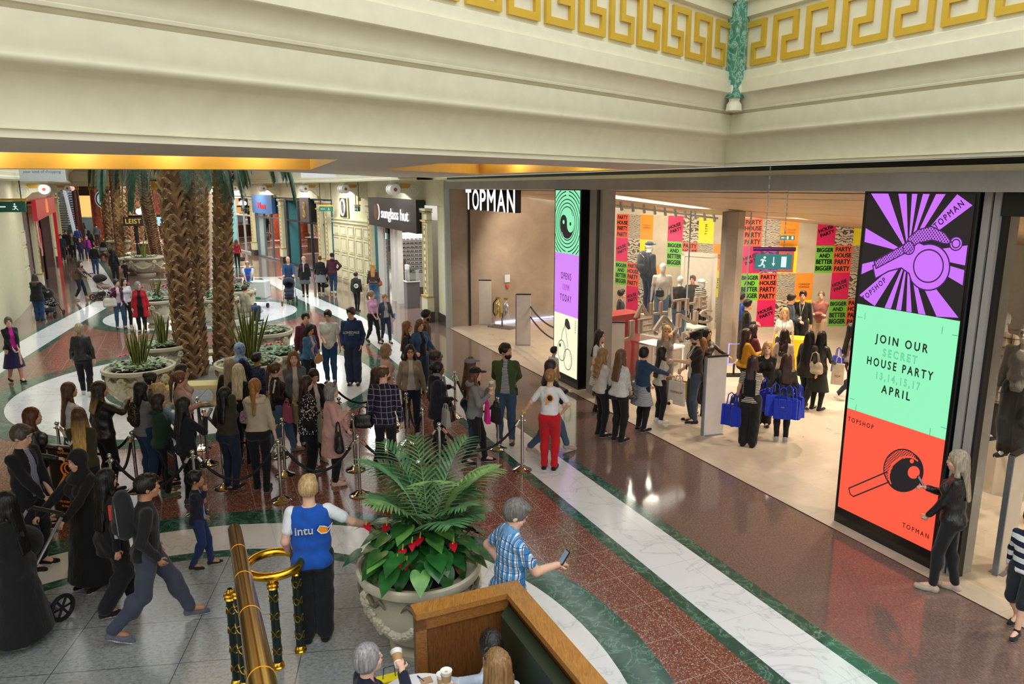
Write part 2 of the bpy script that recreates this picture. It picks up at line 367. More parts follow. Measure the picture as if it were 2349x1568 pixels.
for i, cf in enumerate((cof1, cof2)):
    m = MB(); n = len(cf)
    m.add([(p[0], p[1], ZB) for p in cf]+[(p[0], p[1], ZB+.38) for p in cf], [(j, (j+1) % n, n+(j+1) % n, n+j) for j in range(n)]+[tuple(range(n, 2*n))])
    c = struct(put('ceiling', m, M['coffer'])); c.name = 'ceiling.coffer'
    ctr = Vector((sum(p[0] for p in cf)/n, sum(p[1] for p in cf)/n))
    k0, k1 = (0, 1) if i == 0 else (1, 2)
    a = Vector(cf[n-1 if i == 0 else 4]); b = Vector(cf[2 if i == 0 else 3])
    pts = []
    for q in (a, b): pts.append(q+(ctr-q).normalized()*.25)
    t = put('cove_tube', MB().tube([(pts[0].x, pts[0].y, ZB+.30), (pts[1].x, pts[1].y, ZB+.30)], .022, 8), plain('#ffe8b8', .5, 0, 4)); tag(t, ['warm light tube in the long yellow ceiling coffer on the left', 'warm light tube in the small yellow ceiling coffer towards the shop'][i], 'lamp')
    for q in range(5 if i == 0 else 2):
        w_ = pts[0].lerp(pts[1], (q+.5)/(5 if i == 0 else 2)); point('coffer_lamp', (w_.x+.0, w_.y-.25, ZB+.27), 11, (1, .8, .48), .12)
# bulkhead faces of that ceiling toward the palm court, cream
m = MB(); 
for i in range(len(back)-1): m.add([(back[i][0], back[i][1], ZB-.0), (back[i+1][0], back[i+1][1], ZB), (back[i+1][0], back[i+1][1], ZB+1.5), (back[i][0], back[i][1], ZB+1.5)], [(0, 1, 2, 3)])
w = struct(put('wall_atrium', m, M['cream'])); w.name = 'wall_court'
# deck over the ceiling so that no sky leaks in
dk = struct(poly_with_holes('ceiling', ceil_poly, [], ZB+1.2, M['cream'])); dk.name = 'ceiling.deck'
# shopfront soffit in front of the header
o = struct(put('ceiling', MB().poly([(*(CNR+dR*14), ZB), (*CNR, ZB), FP(13.2, -.32, ZB), FP(24, -.32, ZB)]), M['cream'])); o.name = 'ceiling.soffit'
# ================================================================ RIGHT MALL WALL BEYOND THE SHOP
RW = [FP(-.05, .15), (-2.55, 24.6), (-6.35, 33.3), (-14.0, 45.6), (-24, 60), (-40, 82)]
LW = [(-7.5, 3), (-12.2, 14.3), (-17.6, 26.2), (-22.55, 36.0), (-30.5, 50), (-41, 70)]

vt = struct(put('ceiling', MB().add([(-70, 38, 8.6), (10, 38, 8.6), (10, 90, 8.6), (-70, 90, 8.6)], [(0, 1, 2, 3)]), M['cream'])); vt.name = 'ceiling.sky_block'  # unseen slab added to keep bright sky out of the floor reflections
m = MB(); m.add([(-70, 38, 8.6), (10, 38, 8.6), (10, 38, 9.4), (-70, 38, 9.4)], [(0, 1, 2, 3)]); put('fascia', m, M['cream'], vt)
# ================================================================ MALL WALLS, CORNICES, PILASTERS, SHOPS BEYOND
def seg_at(path, t):
    """point at length t along a path, and direction"""
    for a, b in zip(path, path[1:]):
        L = math.dist(a, b)
        if t <= L or b is path[-1]: d = ((b[0]-a[0])/L, (b[1]-a[1])/L); return (a[0]+d[0]*t, a[1]+d[1]*t), d
        t -= L
def corn(name, path, side, z0=4.72):
    pr = [(-.1, z0), (1.25, z0), (1.25, z0+.06), (1.2, z0+.10), (1.2, z0+.2), (1.15, z0+.22)]+[(1.15+.15*(1-math.cos(a)), z0+.25+.5*math.sin(a)) for a in [i/8*math.pi/2 for i in range(9)]]+[(1.35, z0+.8), (1.45, z0+.85), (1.45, z0+1.1), (1.55, z0+1.15), (1.55, z0+3.2), (-.1, z0+3.2)]
    m = MB().sweep(path, [(o*side, z) for o, z in pr]); return struct(put(name, m, M['cream'], smooth=True))
c1 = corn('wall_cornice', RW, 1); c1.name = 'trim_1'
c2 = corn('wall_cornice', LW, -1); c2.name = 'trim_2'
def wall(name, path, z0, z1, mat, th=.25, side=-1):
    m = MB().sweep(path, [(0, z0), (0, z1), (side*th, z1), (side*th, z0)], True); return struct(put(name, m, mat))
o = wall('wall_right', [RW[0], RW[1], RW[2], RW[3], RW[4], RW[5]], 3.9, 4.8, M['cream']); o.name = 'wall_right'
o = wall('wall_left', LW, 3.9, 4.8, M['cream'], side=1); o.name = 'wall_left'
M['sky_roof'] = plain('#e8efee', .6)
# scroll brackets under the cornice
def bracket_mesh():
    m = MB()
    body = []   # side outline (y out from wall, z)
    for i in range(13): a = i/12*math.pi; body.append((.95+.16*math.cos(a+math.pi*1.0)*0, 0)) if 0 else None
    out = [(0, .30), (0, -.42), (.22, -.40), (.42, -.28), (.60, -.12), (.78, -.10), (.95, -.16), (1.05, 0), (1.0, .17), (.8, .26)]
    vs = [(-.13, y, z) for y, z in out]+[(.13, y, z) for y, z in out]; n = len(out)
    m.add(vs, [tuple(range(n)), tuple(range(2*n-1, n-1, -1))]+[(i, n+i, n+(i+1) % n, (i+1) % n) for i in range(n)])
    m.box((0, .52, .30), (.46, 1.2, .12)); m.box((0, .5, .40), (.56, 1.3, .08))
    return m
def roll_mesh():
    m = MB()
    for x0, x1, r in ((-.24, .24, .155), (-.28, -.20, .185), (.20, .28, .185), (-.05, .05, .17)): m.tube([(x0, 1.0, 0), (x1, 1.0, 0)], r, 20)
    for sx_ in (-1, 1):
        pts = [(sx_*.145, .33+.20*math.cos(a)*(1-a/16), -.05+.20*math.sin(a)*(1-a/16)) for a in [i*.45 for i in range(27)]]; m.tube(pts, .018, 6)
    return m
def rosette_mesh():
    m = MB(); 
    for s_ in (-1, 1): m.tube([(s_*.279, 1.0, 0), (s_*.295, 1.0, 0)], .06, 12)
    return m
BR = None
M['rose'] = plain('#9a4a3c', .5); M['goldleaf'] = plain('#c69b3a', .4, .3)
def bracket(loc, rz, label, tint=None):
    global BR
    if BR is None or tint:
        t = thing('scroll_bracket', label, 'bracket', loc, rz, 'scroll brackets under the mall cornice'); w_ = tint or M['white']
        put('console', bracket_mesh(), tint or M['cream'], t); put('scroll', roll_mesh(), w_, t, smooth=True); put('rosette', rosette_mesh(), M['rose'], t)
        m = MB(); m.box((.14, .62, .12), (.03, .34, .14)); m.box((-.14, .62, .12), (.03, .34, .14)); m.box((0, .3, -.44), (.12, .1, .16)); put('gilt_leaf', m, M['goldleaf'], t)
        if not tint: BR = t
        return t
    return copy_thing(BR, loc, rz, label)
def pilaster_mesh(w=.55, h=3.75):
    a = MB(); a.box((0, .09, .62+(h-.62)/2), (w, .18, h-.62)); a.box((0, .11, .62), (w+.1, .24, .5)); a.box((0, .12, h+.02), (w+.12, .26, .08)); a.box((0, .12, h-.35), (w+.08, .24, .05))
    g = MB(); 
    for x_ in (-.17, .17): g.box((x_, .185, (.95+h-.45)/2), (.025, .02, h-1.5))
    g.box((0, .185, h-.48), (.36, .02, .025)); g.box((0, .185, .97), (.36, .02, .025)); g.box((0, .12, .87), (w+.12, .27, .05)); g.box((0, .12, h-.06), (w+.13, .27, .03)); g.box((0, .12, h-.32), (w+.09, .25, .02))
    for k in range(10): g.sph((0, .185, 1.15+k*.22), (.05, .02, .06), 8, 4)
    b = MB().box((0, .12, .18), (w+.14, .27, .37)); return a, g, b
M['plinth'] = stone('dark_plinth_granite', [(0, '#3a322f'), (.5, '#57504c'), (1, '#2a2523')], 60)
PI0 = None
def pilaster(loc, rz, label):
    global PI0
    if PI0 is None:
        t = thing('pilaster', label, 'pilaster', loc, rz, 'cream and gilt pilasters between the shopfronts'); a, g, b = pilaster_mesh()
        put('shaft', a, M['cream2'], t); put('gilt_panel', g, M['gold_leaf'], t); put('plinth', b, M['plinth'], t); PI0 = t; return t
    return copy_thing(PI0, loc, rz, label)
# right side: pilasters located by their feet
def ang(p0, p1): return math.atan2(p1[1]-p0[1], p1[0]-p0[0])
def rwall(x):   # point of the right wall seen in pixel column x
    r = ray(x, 429); best = None
    for a, b in zip(RW, RW[1:]):
        d = (b[0]-a[0], b[1]-a[1]); den = r[0]*d[1]-r[1]*d[0]
        if abs(den) < 1e-9: continue
        t = (a[0]*d[1]-a[1]*d[0])/den; u = (a[0]*r[1]-a[1]*r[0])/den
        if t > 0 and -1e-6 <= u <= 1+1e-6: return (r[0]*t, r[1]*t), math.atan2(d[1], d[0])
def lwall(x):
    r = ray(x, 429)
    for a, b in zip(LW, LW[1:]):
        d = (b[0]-a[0], b[1]-a[1]); den = r[0]*d[1]-r[1]*d[0]
        t = (a[0]*d[1]-a[1]*d[0])/den; u = (a[0]*r[1]-a[1]*r[0])/den
        if t > 0 and -1e-6 <= u <= 1+1e-6: return (r[0]*t, r[1]*t), math.atan2(d[1], d[0])
PX = [983, 852, 752, 735, 645, 578, 520]
PL = ['cream pilaster right of the sunglasses shop sign', 'cream pilaster left of the sunglasses shop sign', 'cream pilaster left of the panelled double door', 'cream pilaster right of the dark-framed glass shopfront', 'cream pilaster between the dark-framed shopfront and the blue-signed travel shop', 'cream pilaster left of the blue travel shop sign', 'cream pilaster behind the right palm trunk']
for x_, l_ in zip(PX, PL):
    q = rwall(x_)
    if q: pilaster(q[0], q[1], l_)
for x_, l_ in zip((968, 838, 742, 640, 572), ('above the right end of the sunglasses sign', 'above the left end of the sunglasses sign', 'above the dark-framed shopfront', 'above the blue travel shop sign', 'beside the right palm fronds')):
    q = rwall(x_)
    if q: bracket((q[0][0], q[0][1], 4.42), q[1], 'cream scroll bracket with red rosette '+l_)
# ---- entrance jamb and corner pier next to the shop
m = MB(); m.prism([FP(-.9, .0), FP(-.15, .0), FP(-.15, .6), FP(-.9, .6)], .37, 4.72); o = struct(put('wall_pier', m, M['cream2'])); o.name = 'wall_right.pier'
m = MB(); m.prism([FP(-.93, -.03), FP(-.12, -.03), FP(-.12, .6), FP(-.93, .6)], 0, .37); o = struct(put('baseboard_right', m, M['plinth'])); o.name = 'baseboard_right'
# ---- recessed shop rooms on the right side
def wq(x): return Vector(rwall(x)[0])
def room_box(name, a, b, depth, z1, wallm, floorm=None, ceilm=None, side=-1):
    """three inner walls + ceiling behind an opening a->b"""
    d = (b-a).normalized(); n = Vector((d.y, -d.x)); n = n if n.x*side < 0 else -n
    m = MB(); c, e_ = a+n*depth, b+n*depth
    for p, q in ((a, c), (c, e_), (e_, b)): m.add([(p.x, p.y, 0), (q.x, q.y, 0), (q.x, q.y, z1), (p.x, p.y, z1)], [(0, 1, 2, 3)])
    m.add([(a.x, a.y, z1), (c.x, c.y, z1), (e_.x, e_.y, z1), (b.x, b.y, z1)], [(0, 1, 2, 3)])
    o = struct(put('wall_back', m, wallm)); o.name = name; return a, b, n, d
# sunglasses shop
a, b = wq(862), wq(976)
_, _, n_, d_ = room_box('wall_sunglass', a, b, 2.7, 3.4, plain('#c9c2b8', .5))
sg = thing('shop_sign', 'black fascia sign reading sunglass hut with a brown disc', 'sign', (a.x, a.y, 0)); nn = -n_
m = MB(); m.prism([tuple(a+nn*.05), tuple(b+nn*.05), tuple(b+nn*.35), tuple(a+nn*.35)], 2.95, 4.08); put('fascia', m, plain('#1b1a1c', .4), sg, world=True)
Mx = wallM(a, b, 0, 0)
def onwall(a, b, u, z, off): # matrix centred at fraction u of a-b
    d = (b-a).normalized(); nz = Vector((d.y, -d.x)); 
    mid = Vector((0, 0))
    if nz.dot(-a) < 0: nz = -nz; a, b = a, b
    d3 = Vector((d.x, d.y, 0)); n3 = Vector((nz.x, nz.y, 0))
    if d3.cross(Vector((0, 0, 1))).dot(n3) < 0: d3 = -d3
    m_ = Matrix((d3, Vector((0, 0, 1)), n3)).transposed().to_4x4(); p = a+(b-a)*u; m_.translation = Vector((p.x, p.y, z))+n3*off; return m_
WE = plain('#ffffff', .5, 0, 1.3)
put_text('lettering', 'sunglass hut', WE, sg, onwall(a, b, .60, 3.5, .38), size=.58, sxx=1.4, ext=.01)
m = MB().tube([tuple(onwall(a, b, .22, 3.53, .36) @ Vector((0, 0, 0))), tuple(onwall(a, b, .22, 3.53, .42) @ Vector((0, 0, 0)))], .30, 28); put('disc', m, plain('#7a4a35', .5), sg, world=True)
m = MB().tube([tuple(onwall(a, b, .235, 3.53, .30) @ Vector((0, 0, 0))), tuple(onwall(a, b, .235, 3.53, .36) @ Vector((0, 0, 0)))], .31, 28); put('disc_rim', m, WE, sg, world=True)
# frame, jamb, display wall with glasses
M['lamp_white'] = plain('#fff4e6', .5, 0, 3.0)
t = thing('shopfront_frame', 'white door frame and grey jamb of the sunglasses shop', 'doorframe', (a.x, a.y, 0)); m = MB()
for u0, u1, dp in ((0, .14, .1), (.30, .36, .15), (.40, .46, .2)):
    p, q = a+(b-a)*u0, a+(b-a)*u1; m.prism([tuple(p), tuple(q), tuple(q+n_*dp), tuple(p+n_*dp)], 0, 2.95)
put('jambs', m, plain('#cfcdc9', .4), t, world=True)
p, q = a+(b-a)*.15, a+(b-a)*.29; m = MB(); m.prism([tuple(p+n_*.1), tuple(q+n_*.1), tuple(q+n_*.12), tuple(p+n_*.12)], 0, 2.9); put('glass_pane', m, M['glass_blue'], t, world=True)
t = thing('display_wall', 'backlit shelves of sunglasses on the back wall of the sunglasses shop', 'shelf', (b.x, b.y, 0))
bb, b2 = a+d_*.25+n_*.05, a+d_*.25+n_*2.6; ns_, ds_ = n_, d_; n_, d_ = -ds_, ns_; m = MB(); m.prism([tuple(bb), tuple(b2), tuple(b2+n_*.1), tuple(bb+n_*.1)], 0.2, 2.6); put('backboard', m, plain('#e8e4e2', .4), t, world=True)
m = MB(); g = MB(); dd = (b2-bb)*1.0
for r_ in range(9):
    z = .9+r_*.17; m.prism([tuple(bb-n_*.12), tuple(bb+dd-n_*.12), tuple(bb+dd), tuple(bb)], z, z+.015)
    for k in range(14):
        c_ = bb+dd*((k+.5)/14)-n_*.08
        for s_ in (-.035, .035): c2_ = c_+d_*s_; g.sph((c2_.x, c2_.y, z+.05), (.03, .03, .025), 8, 5)
put('shelf', m, M['white'], t, world=True); gl = put('sunglasses', g, M['blackg'], t, world=True); gl['kind'] = 'stuff'
m = MB(); pa = bb+n_*0-n_*.15; m.prism([tuple(pa), tuple(pa+dd), tuple(pa+dd-n_*.02), tuple(pa)], 2.35, 2.6); put('light_box', m, M['lamp_white'], t, world=True)
m = MB(); m.prism([tuple(pa-n_*.03), tuple(pa+dd-n_*.03), tuple(pa+dd-n_*.3), tuple(pa-n_*.3)], 2.62, 3.38); put('pelmet', m, plain('#2c2226', .5), t, world=True)
n_, d_ = ns_, ds_
area('shop_area_light', (*(a+(b-a)*.6+n_*1.8), 3.3), 2.0, 110, (1, .93, .85))
# grey display pedestal with a glass case
c_ = Vector(P(940, 705)); t = thing('display_pedestal', 'grey pedestal with a clear display case at the sunglasses shop entrance', 'pedestal', tuple(c_), ang(a, b))
put('plinth', MB().box((0, .1, .5), (.45, .5, 1.0)), plain('#6e6d72', .4), t, bev=.01); put('top', MB().box((0, .1, 1.01), (.5, .55, .03)), M['white'], t); put('case', MB().box((0, .1, 1.24), (.42, .46, .42)), M['glass'], t)
t = thing('totem', 'white narrow free-standing panel just inside the sunglasses shop', 'panel', tuple(a+(b-a)*.56+n_*.15), ang(a, b)); put('panel', MB().box((0, 0, .8), (.3, .12, 1.6)), M['white'], t, bev=.02)
# panelled doors between sunglasses shop and dark shopfront
a, b = wq(848), wq(760)
dm = struct(put('door_1', MB().prism([tuple(a), tuple(b), tuple(b+(b-a).normalized().orthogonal()*-.1), tuple(a+(b-a).normalized().orthogonal()*-.1)], 0, 3.98), plain('#dcd7b4', .5)))
def panels(a, b, n, rows, z0, z1, mat, name='moulding', parent=None, side=1):
    d = (b-a).normalized(); nz = Vector((d.y, -d.x)); 
    if nz.dot(-a) < 0: nz = -nz
    L = (b-a).length; w = L/n
    for i in range(n):
        m = MB()
        for r_, (f0, f1) in enumerate(rows):
            za, zb = z0+(z1-z0)*f0, z0+(z1-z0)*f1; c = a+d*(w*(i+.5))
            for sx_ in (-1, 1): q = c+d*(sx_*w*.36)+nz*.03; m.box((q.x, q.y, (za+zb)/2), (.03, .05, zb-za), math.atan2(d.y, d.x))
            for zz in (za, zb): q = c+nz*.03; m.box((q.x, q.y, zz), (w*.75, .05, .03), math.atan2(d.y, d.x))
            q = c+nz*.02; m.box((q.x, q.y, (za+zb)/2), (w*.55, .05, (zb-za)-.12), math.atan2(d.y, d.x))
        put(name, m, mat, parent)
RWS = [(.02, .17), (.22, .45), (.5, .75), (.8, .97)]
panels(a, b, 5, RWS, 0.1, 2.75, plain('#e2ddbd', .5), 'door_moulding', dm)
m = MB(); 
for z in (2.85, 3.0): 
    c = (a+b)/2; dd_ = (b-a).normalized(); nz = Vector((dd_.y, -dd_.x)); nz = nz if nz.dot(-c) > 0 else -nz; q = c+nz*.04; m.box((q.x, q.y, z), ((b-a).length, .1, .05), math.atan2(dd_.y, dd_.x))
put('door_head', m, M['cream2'], dm)
# framed clock-like roundel above the door (plain medallion)
t = thing('wall_medallion', 'black framed panel with a white oval ring above the panelled door', 'artwork', (a.x, a.y, 0)); mm = onwall(a, b, .62, 3.55, .08)
put('frame', MB().box((0, 0, 0), (1.05, 1.0, .05)).xf(mm), plain('#d8caa0', .5), t, world=True); put('panel', MB().box((0, 0, .03), (.9, .88, .04)).xf(mm), M['black'], t, world=True)
pts = [(0.3*math.cos(i*math.pi/12), .36*math.sin(i*math.pi/12), .06) for i in range(25)]; put('ring', MB().tube(pts, .055, 8).xf(mm), M['white'], t, world=True, smooth=True)
put('centre', MB().box((0, 0, .06), (.22, .3, .02)).xf(mm), plain('#6a5f4d', .6), t, world=True)
# dark-framed glass shop, two bays of it, then travel shop and children's shop
def glass_shop(name, xa, xb, wallc, frame, label, depth=5, mull=3, light=70, lc=(1, .98, .92), z1=3.85):
    a, b = wq(xa), wq(xb); _, _, n_, d_ = room_box(name, a, b, depth, z1, plain(wallc, .5), side=-1)
    t = thing('glass_shopfront', label, 'shopfront', (a.x, a.y, 0)); m = MB()
    for i in range(mull+1):
        p = a+(b-a)*(i/mull); m.box((p.x, p.y, z1/2), (.12, .12, z1), math.atan2(d_.y, d_.x))
    for z in (.06, 2.6, z1-.05): p = (a+b)/2; m.box((p.x, p.y, z), ((b-a).length, .1, .1), math.atan2(d_.y, d_.x))
    put('frame', m, frame, t, world=True)
    for i in range(mull):
        if i == mull-1: continue
        p, q = a+(b-a)*(i/mull), a+(b-a)*((i+1)/mull); put('pane', MB().add([(p.x, p.y, .1), (q.x, q.y, .1), (q.x, q.y, z1-.1), (p.x, p.y, z1-.1)], [(0, 1, 2, 3)]), M['glass_blue'], t, world=True)
    c = (a+b)/2+n_*1.8; area('shop_area_light', (c.x, c.y, z1-.2), 2.5, light, lc); return a, b, n_, d_
FD = plain('#2c3338', .35, .3)
a, b, n_, d_ = glass_shop('wall_lego', 742, 655, '#3f7f86', FD, 'dark-framed tall glass shopfront with a figure-eight hanging sign', light=90)
for k in range(7):
    c = a+(b-a)*((k+.5)/7)+n_*(2.2+(k % 3)*.6); o = put('display_block', MB().box((c.x, c.y, .9+.3*(k % 2)), (.8, .5, 1.8+.6*(k % 2)), k), plain(['#e8ecef', '#2e5f9c', '#3d9a8f', '#c7d94a', '#8e6ac0', '#dfe6ea', '#41a0c8'][k], .5)); tag(o, ['white lit panel', 'blue display stand', 'teal display stand', 'lime display stand', 'violet display stand', 'white display stand', 'sky-blue display stand'][k]+' behind the dark-framed glass shopfront', 'display')
t = thing('hanging_sign', 'dark square sign with a gold figure of eight on the dark-framed shopfront', 'sign', (a.x, a.y, 0)); mm = onwall(a, b, .38, 3.3, .2)
put('board', MB().box((0, 0, 0), (1.6, 1.3, .1)).xf(mm), plain('#3a3233', .5), t, world=True)
m = MB(); m.tube([(0.16*math.sin(2*u), .38*math.cos(u), .08) for u in [i*math.pi/16 for i in range(33)]], .045, 6); put('emblem', m.xf(mm), plain('#e3b64a', .4, .3, .4), t, world=True)
a, b, n_, d_ = glass_shop('wall_travel', 637, 585, '#b9c4c0', plain('#6f7c88', .35, .3), 'glass shopfront of the travel shop with a blue fascia', light=80)
t = thing('shop_sign', 'blue fascia sign of the travel shop with red lettering', 'sign', (a.x, a.y, 0)); mm = onwall(a, b, .5, 3.45, .25)
put('fascia', MB().box((0, 0, 0), ((b-a).length*.9, 1.15, .2)).xf(mm), plain('#3e6aa3', .4), t, world=True)
put_text('lettering', 'V Tomu', plain('#e0303a', .5, 0, 1.2), t, mm @ Matrix.Translation((0, -.1, .13)), size=.55, ext=.02, sxx=.9)
for k in range(2):
    c = a+(b-a)*(.35+.35*k)+n_*1.5; t = thing('waiting_chair', ['dark blue waiting chair, left one inside the travel shop', 'dark blue waiting chair, right one inside the travel shop'][k], 'chair', (c.x, c.y), 1.0, 'waiting chairs in the travel shop')
    put('seat', MB().box((0, 0, .45), (.5, .5, .08)), plain('#27345a', .6), t, bev=.02); put('backrest', MB().box((0, .24, .75), (.5, .07, .55)), plain('#27345a', .6), t, bev=.02)
    for x_ in (-.2, .2):
        for y_ in (-.2, .2): put('leg', MB().tube([(x_, y_, 0), (x_, y_, .42)], .018), M['steel'], t)
a, b, n_, d_ = glass_shop('wall_kids', 574, 520, '#8fd0d0', plain('#b8c0c0', .4), 'pale blue glass shopfront behind the right palm', light=160, lc=(.8, .95, 1))
t = thing('shop_sign', 'grey lettering sign on the pale blue shopfront behind the right palm', 'sign', (a.x, a.y, 0)); mm = onwall(a, b, .3, 3.0, .1)
put_text('lettering', 'Benj', plain('#4a5560', .5), t, mm, size=.5, ext=.02)
for k in range(4):
    c = a+(b-a)*((k+.5)/4)+n_*1.6; o = put('display_block', MB().box((c.x, c.y, .9), (.9, .5, 1.8)), plain(['#3f8f6a', '#d2603c', '#5fc0d8', '#e0e4e4'][k], .5)); tag(o, ['green', 'orange', 'turquoise', 'white'][k]+' display in the pale blue shop window behind the right palm', 'display')
# generic far right wall
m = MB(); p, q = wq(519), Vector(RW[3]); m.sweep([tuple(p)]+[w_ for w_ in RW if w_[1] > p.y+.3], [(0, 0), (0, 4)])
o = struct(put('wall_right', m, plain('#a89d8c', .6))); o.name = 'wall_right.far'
# ================================================================ LEFT SIDE
def lq(x): return Vector(lwall(x)[0])
a, b = Vector(LW[0]), lq(42); dm = struct(put('door_2', MB().sweep([w_ for w_ in LW if w_[1] < b.y-.3]+[tuple(b)], [(0, 0), (0, 4.0)]), plain('#d3d0b0', .5)))
bb = lq(-150); panels(bb, b, 9, RWS, .1, 2.9, plain('#dad7ba', .5), 'door_moulding', dm)
LX = [58, 108, 122, 140]
for x_, l_ in zip(LX, ['cream pilaster left of the red-framed shop entrance', 'cream pilaster right of the red-framed shop entrance', 'cream pilaster beyond the red-framed shop, nearer of two', 'cream pilaster beyond the red-framed shop, farther of two']):
    q = lwall(x_); pilaster(q[0], q[1]+math.pi, l_)
for x_, l_ in zip((30, 112), ('over the panelled doors at the left edge', 'over the red-framed shop entrance')):
    q = lwall(x_); bracket((q[0][0], q[0][1], 4.42), q[1]+math.pi, 'cream scroll bracket with red rosette '+l_)
q = lwall(128); bracket((q[0][0], q[0][1], 4.42), q[1]+math.pi, 'dusky pink scroll bracket beyond the red-framed shop', plain('#9c6f68', .5))
a, b = lq(52), lq(103); _, _, n_, d_ = room_box('wall_redshop', a, b, 4, 4.0, plain('#6d5a54', .5), side=1)
nn = Vector((-d_.y, d_.x)); nn = nn if nn.dot(-a) > 0 else -nn
RED = plain('#e01030', .3, 0, .4, name='lit_red')
t = thing('shop_portal', 'glossy red lit portal frame of the burger shop on the left', 'portal', (a.x, a.y, 0)); mm = onwall(a, b, .5, 0, .3); L = (b-a).length
put('upright', MB().box((L*.5-.1, 1.95, 0), (.14, 3.9, .16)).xf(mm), RED, t, world=True); put('lintel', MB().box((0, 3.55, 0), (L, .85, .16)).xf(mm), RED, t, world=True)
m = MB()
for s_ in (-1, 1): m.tube([(s_*.3, -.3, 0), (s_*.27, .1, 0), (s_*.17, .3, 0), (s_*.06, .1, 0), (0, -.25, 0)], .045, 6)
put('arch_emblem', m.xf(mm @ Matrix.Translation((-L*.05, 3.6, .1))), plain('#f08a50', .4, 0, 1.0), t, world=True)
t = thing('hanging_sign', 'red animal-shaped sign with white edge hanging in the red-framed entrance', 'sign', (a.x, a.y, 0)); mm = onwall(a, b, .12, 2.5, .25)
pol = [(-.5, .9), (-.35, 1.0), (-.15, .85), (-.12, .25), (.1, .3), (.45, .15), (.5, -.8), (.32, -.95), (.2, -.35), (-.15, -.3), (-.3, -.55), (-.45, -.25), (-.6, .3)]
put('figure', MB().prism(pol, -.04, .04).xf(mm), RED, t, world=True); put('edge', MB().tube([(x-.04, y, 0) for x, y in pol]+[(pol[0][0]-.04, pol[0][1], 0)], .03, 6).xf(mm), M['white'], t, world=True)
for k, u in enumerate((.25, .5)):
    p = a+(b-a)*u; o = put('door_post', MB().box((p.x, p.y, 1.9), (.08, .08, 3.8)), M['dark_metal']); tag(o, ['nearer', 'farther'][k]+' dark door post inside the red portal', 'post')
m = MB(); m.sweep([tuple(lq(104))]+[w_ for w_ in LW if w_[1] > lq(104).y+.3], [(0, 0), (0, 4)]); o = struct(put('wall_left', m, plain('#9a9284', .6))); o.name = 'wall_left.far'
# ================================================================ FAR END OF THE MALL
def far(px, d): r = ray(px, 429); t_ = d/r[1]; return Vector((r[0]*t_, d))
p0, p1 = far(60, 78), far(700, 78)
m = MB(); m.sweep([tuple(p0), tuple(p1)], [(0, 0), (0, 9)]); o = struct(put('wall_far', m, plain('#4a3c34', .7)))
# cross bulkhead spanning the mall
p0, p1 = far(150, 50), far(640, 50)
m = MB(); m.sweep([tuple(p0), tuple(p1)], [(0, 4.55), (.1, 4.7), (.1, 4.85), (-.15, 4.9), (-.3, 5.05), (-.4, 5.5), (-.2, 5.75), (0, 5.8), (0, 9), (1, 9), (1, 4.55)], True); o = struct(put('trim_3', m, M['cream'], smooth=True))
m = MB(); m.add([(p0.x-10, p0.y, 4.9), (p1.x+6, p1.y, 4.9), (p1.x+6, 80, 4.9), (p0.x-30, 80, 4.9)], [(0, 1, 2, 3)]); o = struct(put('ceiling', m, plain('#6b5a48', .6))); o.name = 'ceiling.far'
REDM = stone('red_column_marble', [(0, '#b5553c'), (.1, '#8e3a29'), (.5, '#7a2f22')], 4, kind='vein')
for k, (x_, d, dk_) in enumerate(((167, 60, '#4a1418'), (215, 62, 0), (352, 50, 0), (343, 56, 0), (262, 74, 0))):
    c = far(x_, d); t = thing('red_column', 'round red marble column with gilt capital, '+['the dark maroon one at the far left', 'right of the maroon one near the clock', 'the bright one beside the left palm trunk', 'just left of the bright one by the palm trunk', 'the farthest one behind the kiosks'][k], 'column', tuple(c), 0, 'red marble columns at the far end')
    put('shaft', MB().lathe([(.5, 0), (.5, .2), (.40, .3), (.35, 4.3), (.4, 4.32)], n=20), plain(dk_, .3) if dk_ else REDM, t, smooth=True); put('capital', MB().lathe([(.4, 4.3), (.44, 4.4), (.4, 4.5), (.6, 4.75), (.65, 4.89)], n=20), M['gold_leaf'], t, smooth=True)
# escalator side with pictures
p0, p1 = far(132, 55), far(175, 55); t = thing('escalator', 'escalator with ribbed blue-grey underside and white handrail at the far left', 'escalator', tuple(p0))
dd = (p1-p0); m = MB()
for k in range(26): z = k*.17; q = p0+dd*(.45+.5*(1-k/26)*.0); m.box((q.x-.15, q.y-.2, z+.08), (1.1, .3, .10))
put('steps', m, plain('#4f6472', .4), t, world=True); put('handrail', MB().tube([(p1.x-.1, p1.y-.5, 0.3), (p1.x-.75, p1.y-.3, 4.6)], .12, 8), plain('#dfe2ee', .3, 0, .5), t, world=True)
bd = put('picture_board', MB().box((p0.x-.6, p0.y-.5, 2.2), (1.6, .1, 4.2)), plain('#8a6f66', .6)); tag(bd, 'tall brown notice board with small pictures beside the far escalator', 'board')
for k in range(8):
    o = put('picture', MB().box((p0.x-1.0+.7*(k % 2), p0.y-.58, 3.9-.5*(k//2)-.1*(k % 2)), (.5, .04, .36)), plain(['#26262a', '#c9a24a', '#5a4f70', '#2c3f66', '#a03030', '#343434', '#b4512e', '#5a6a3a'][k], .5), bd)
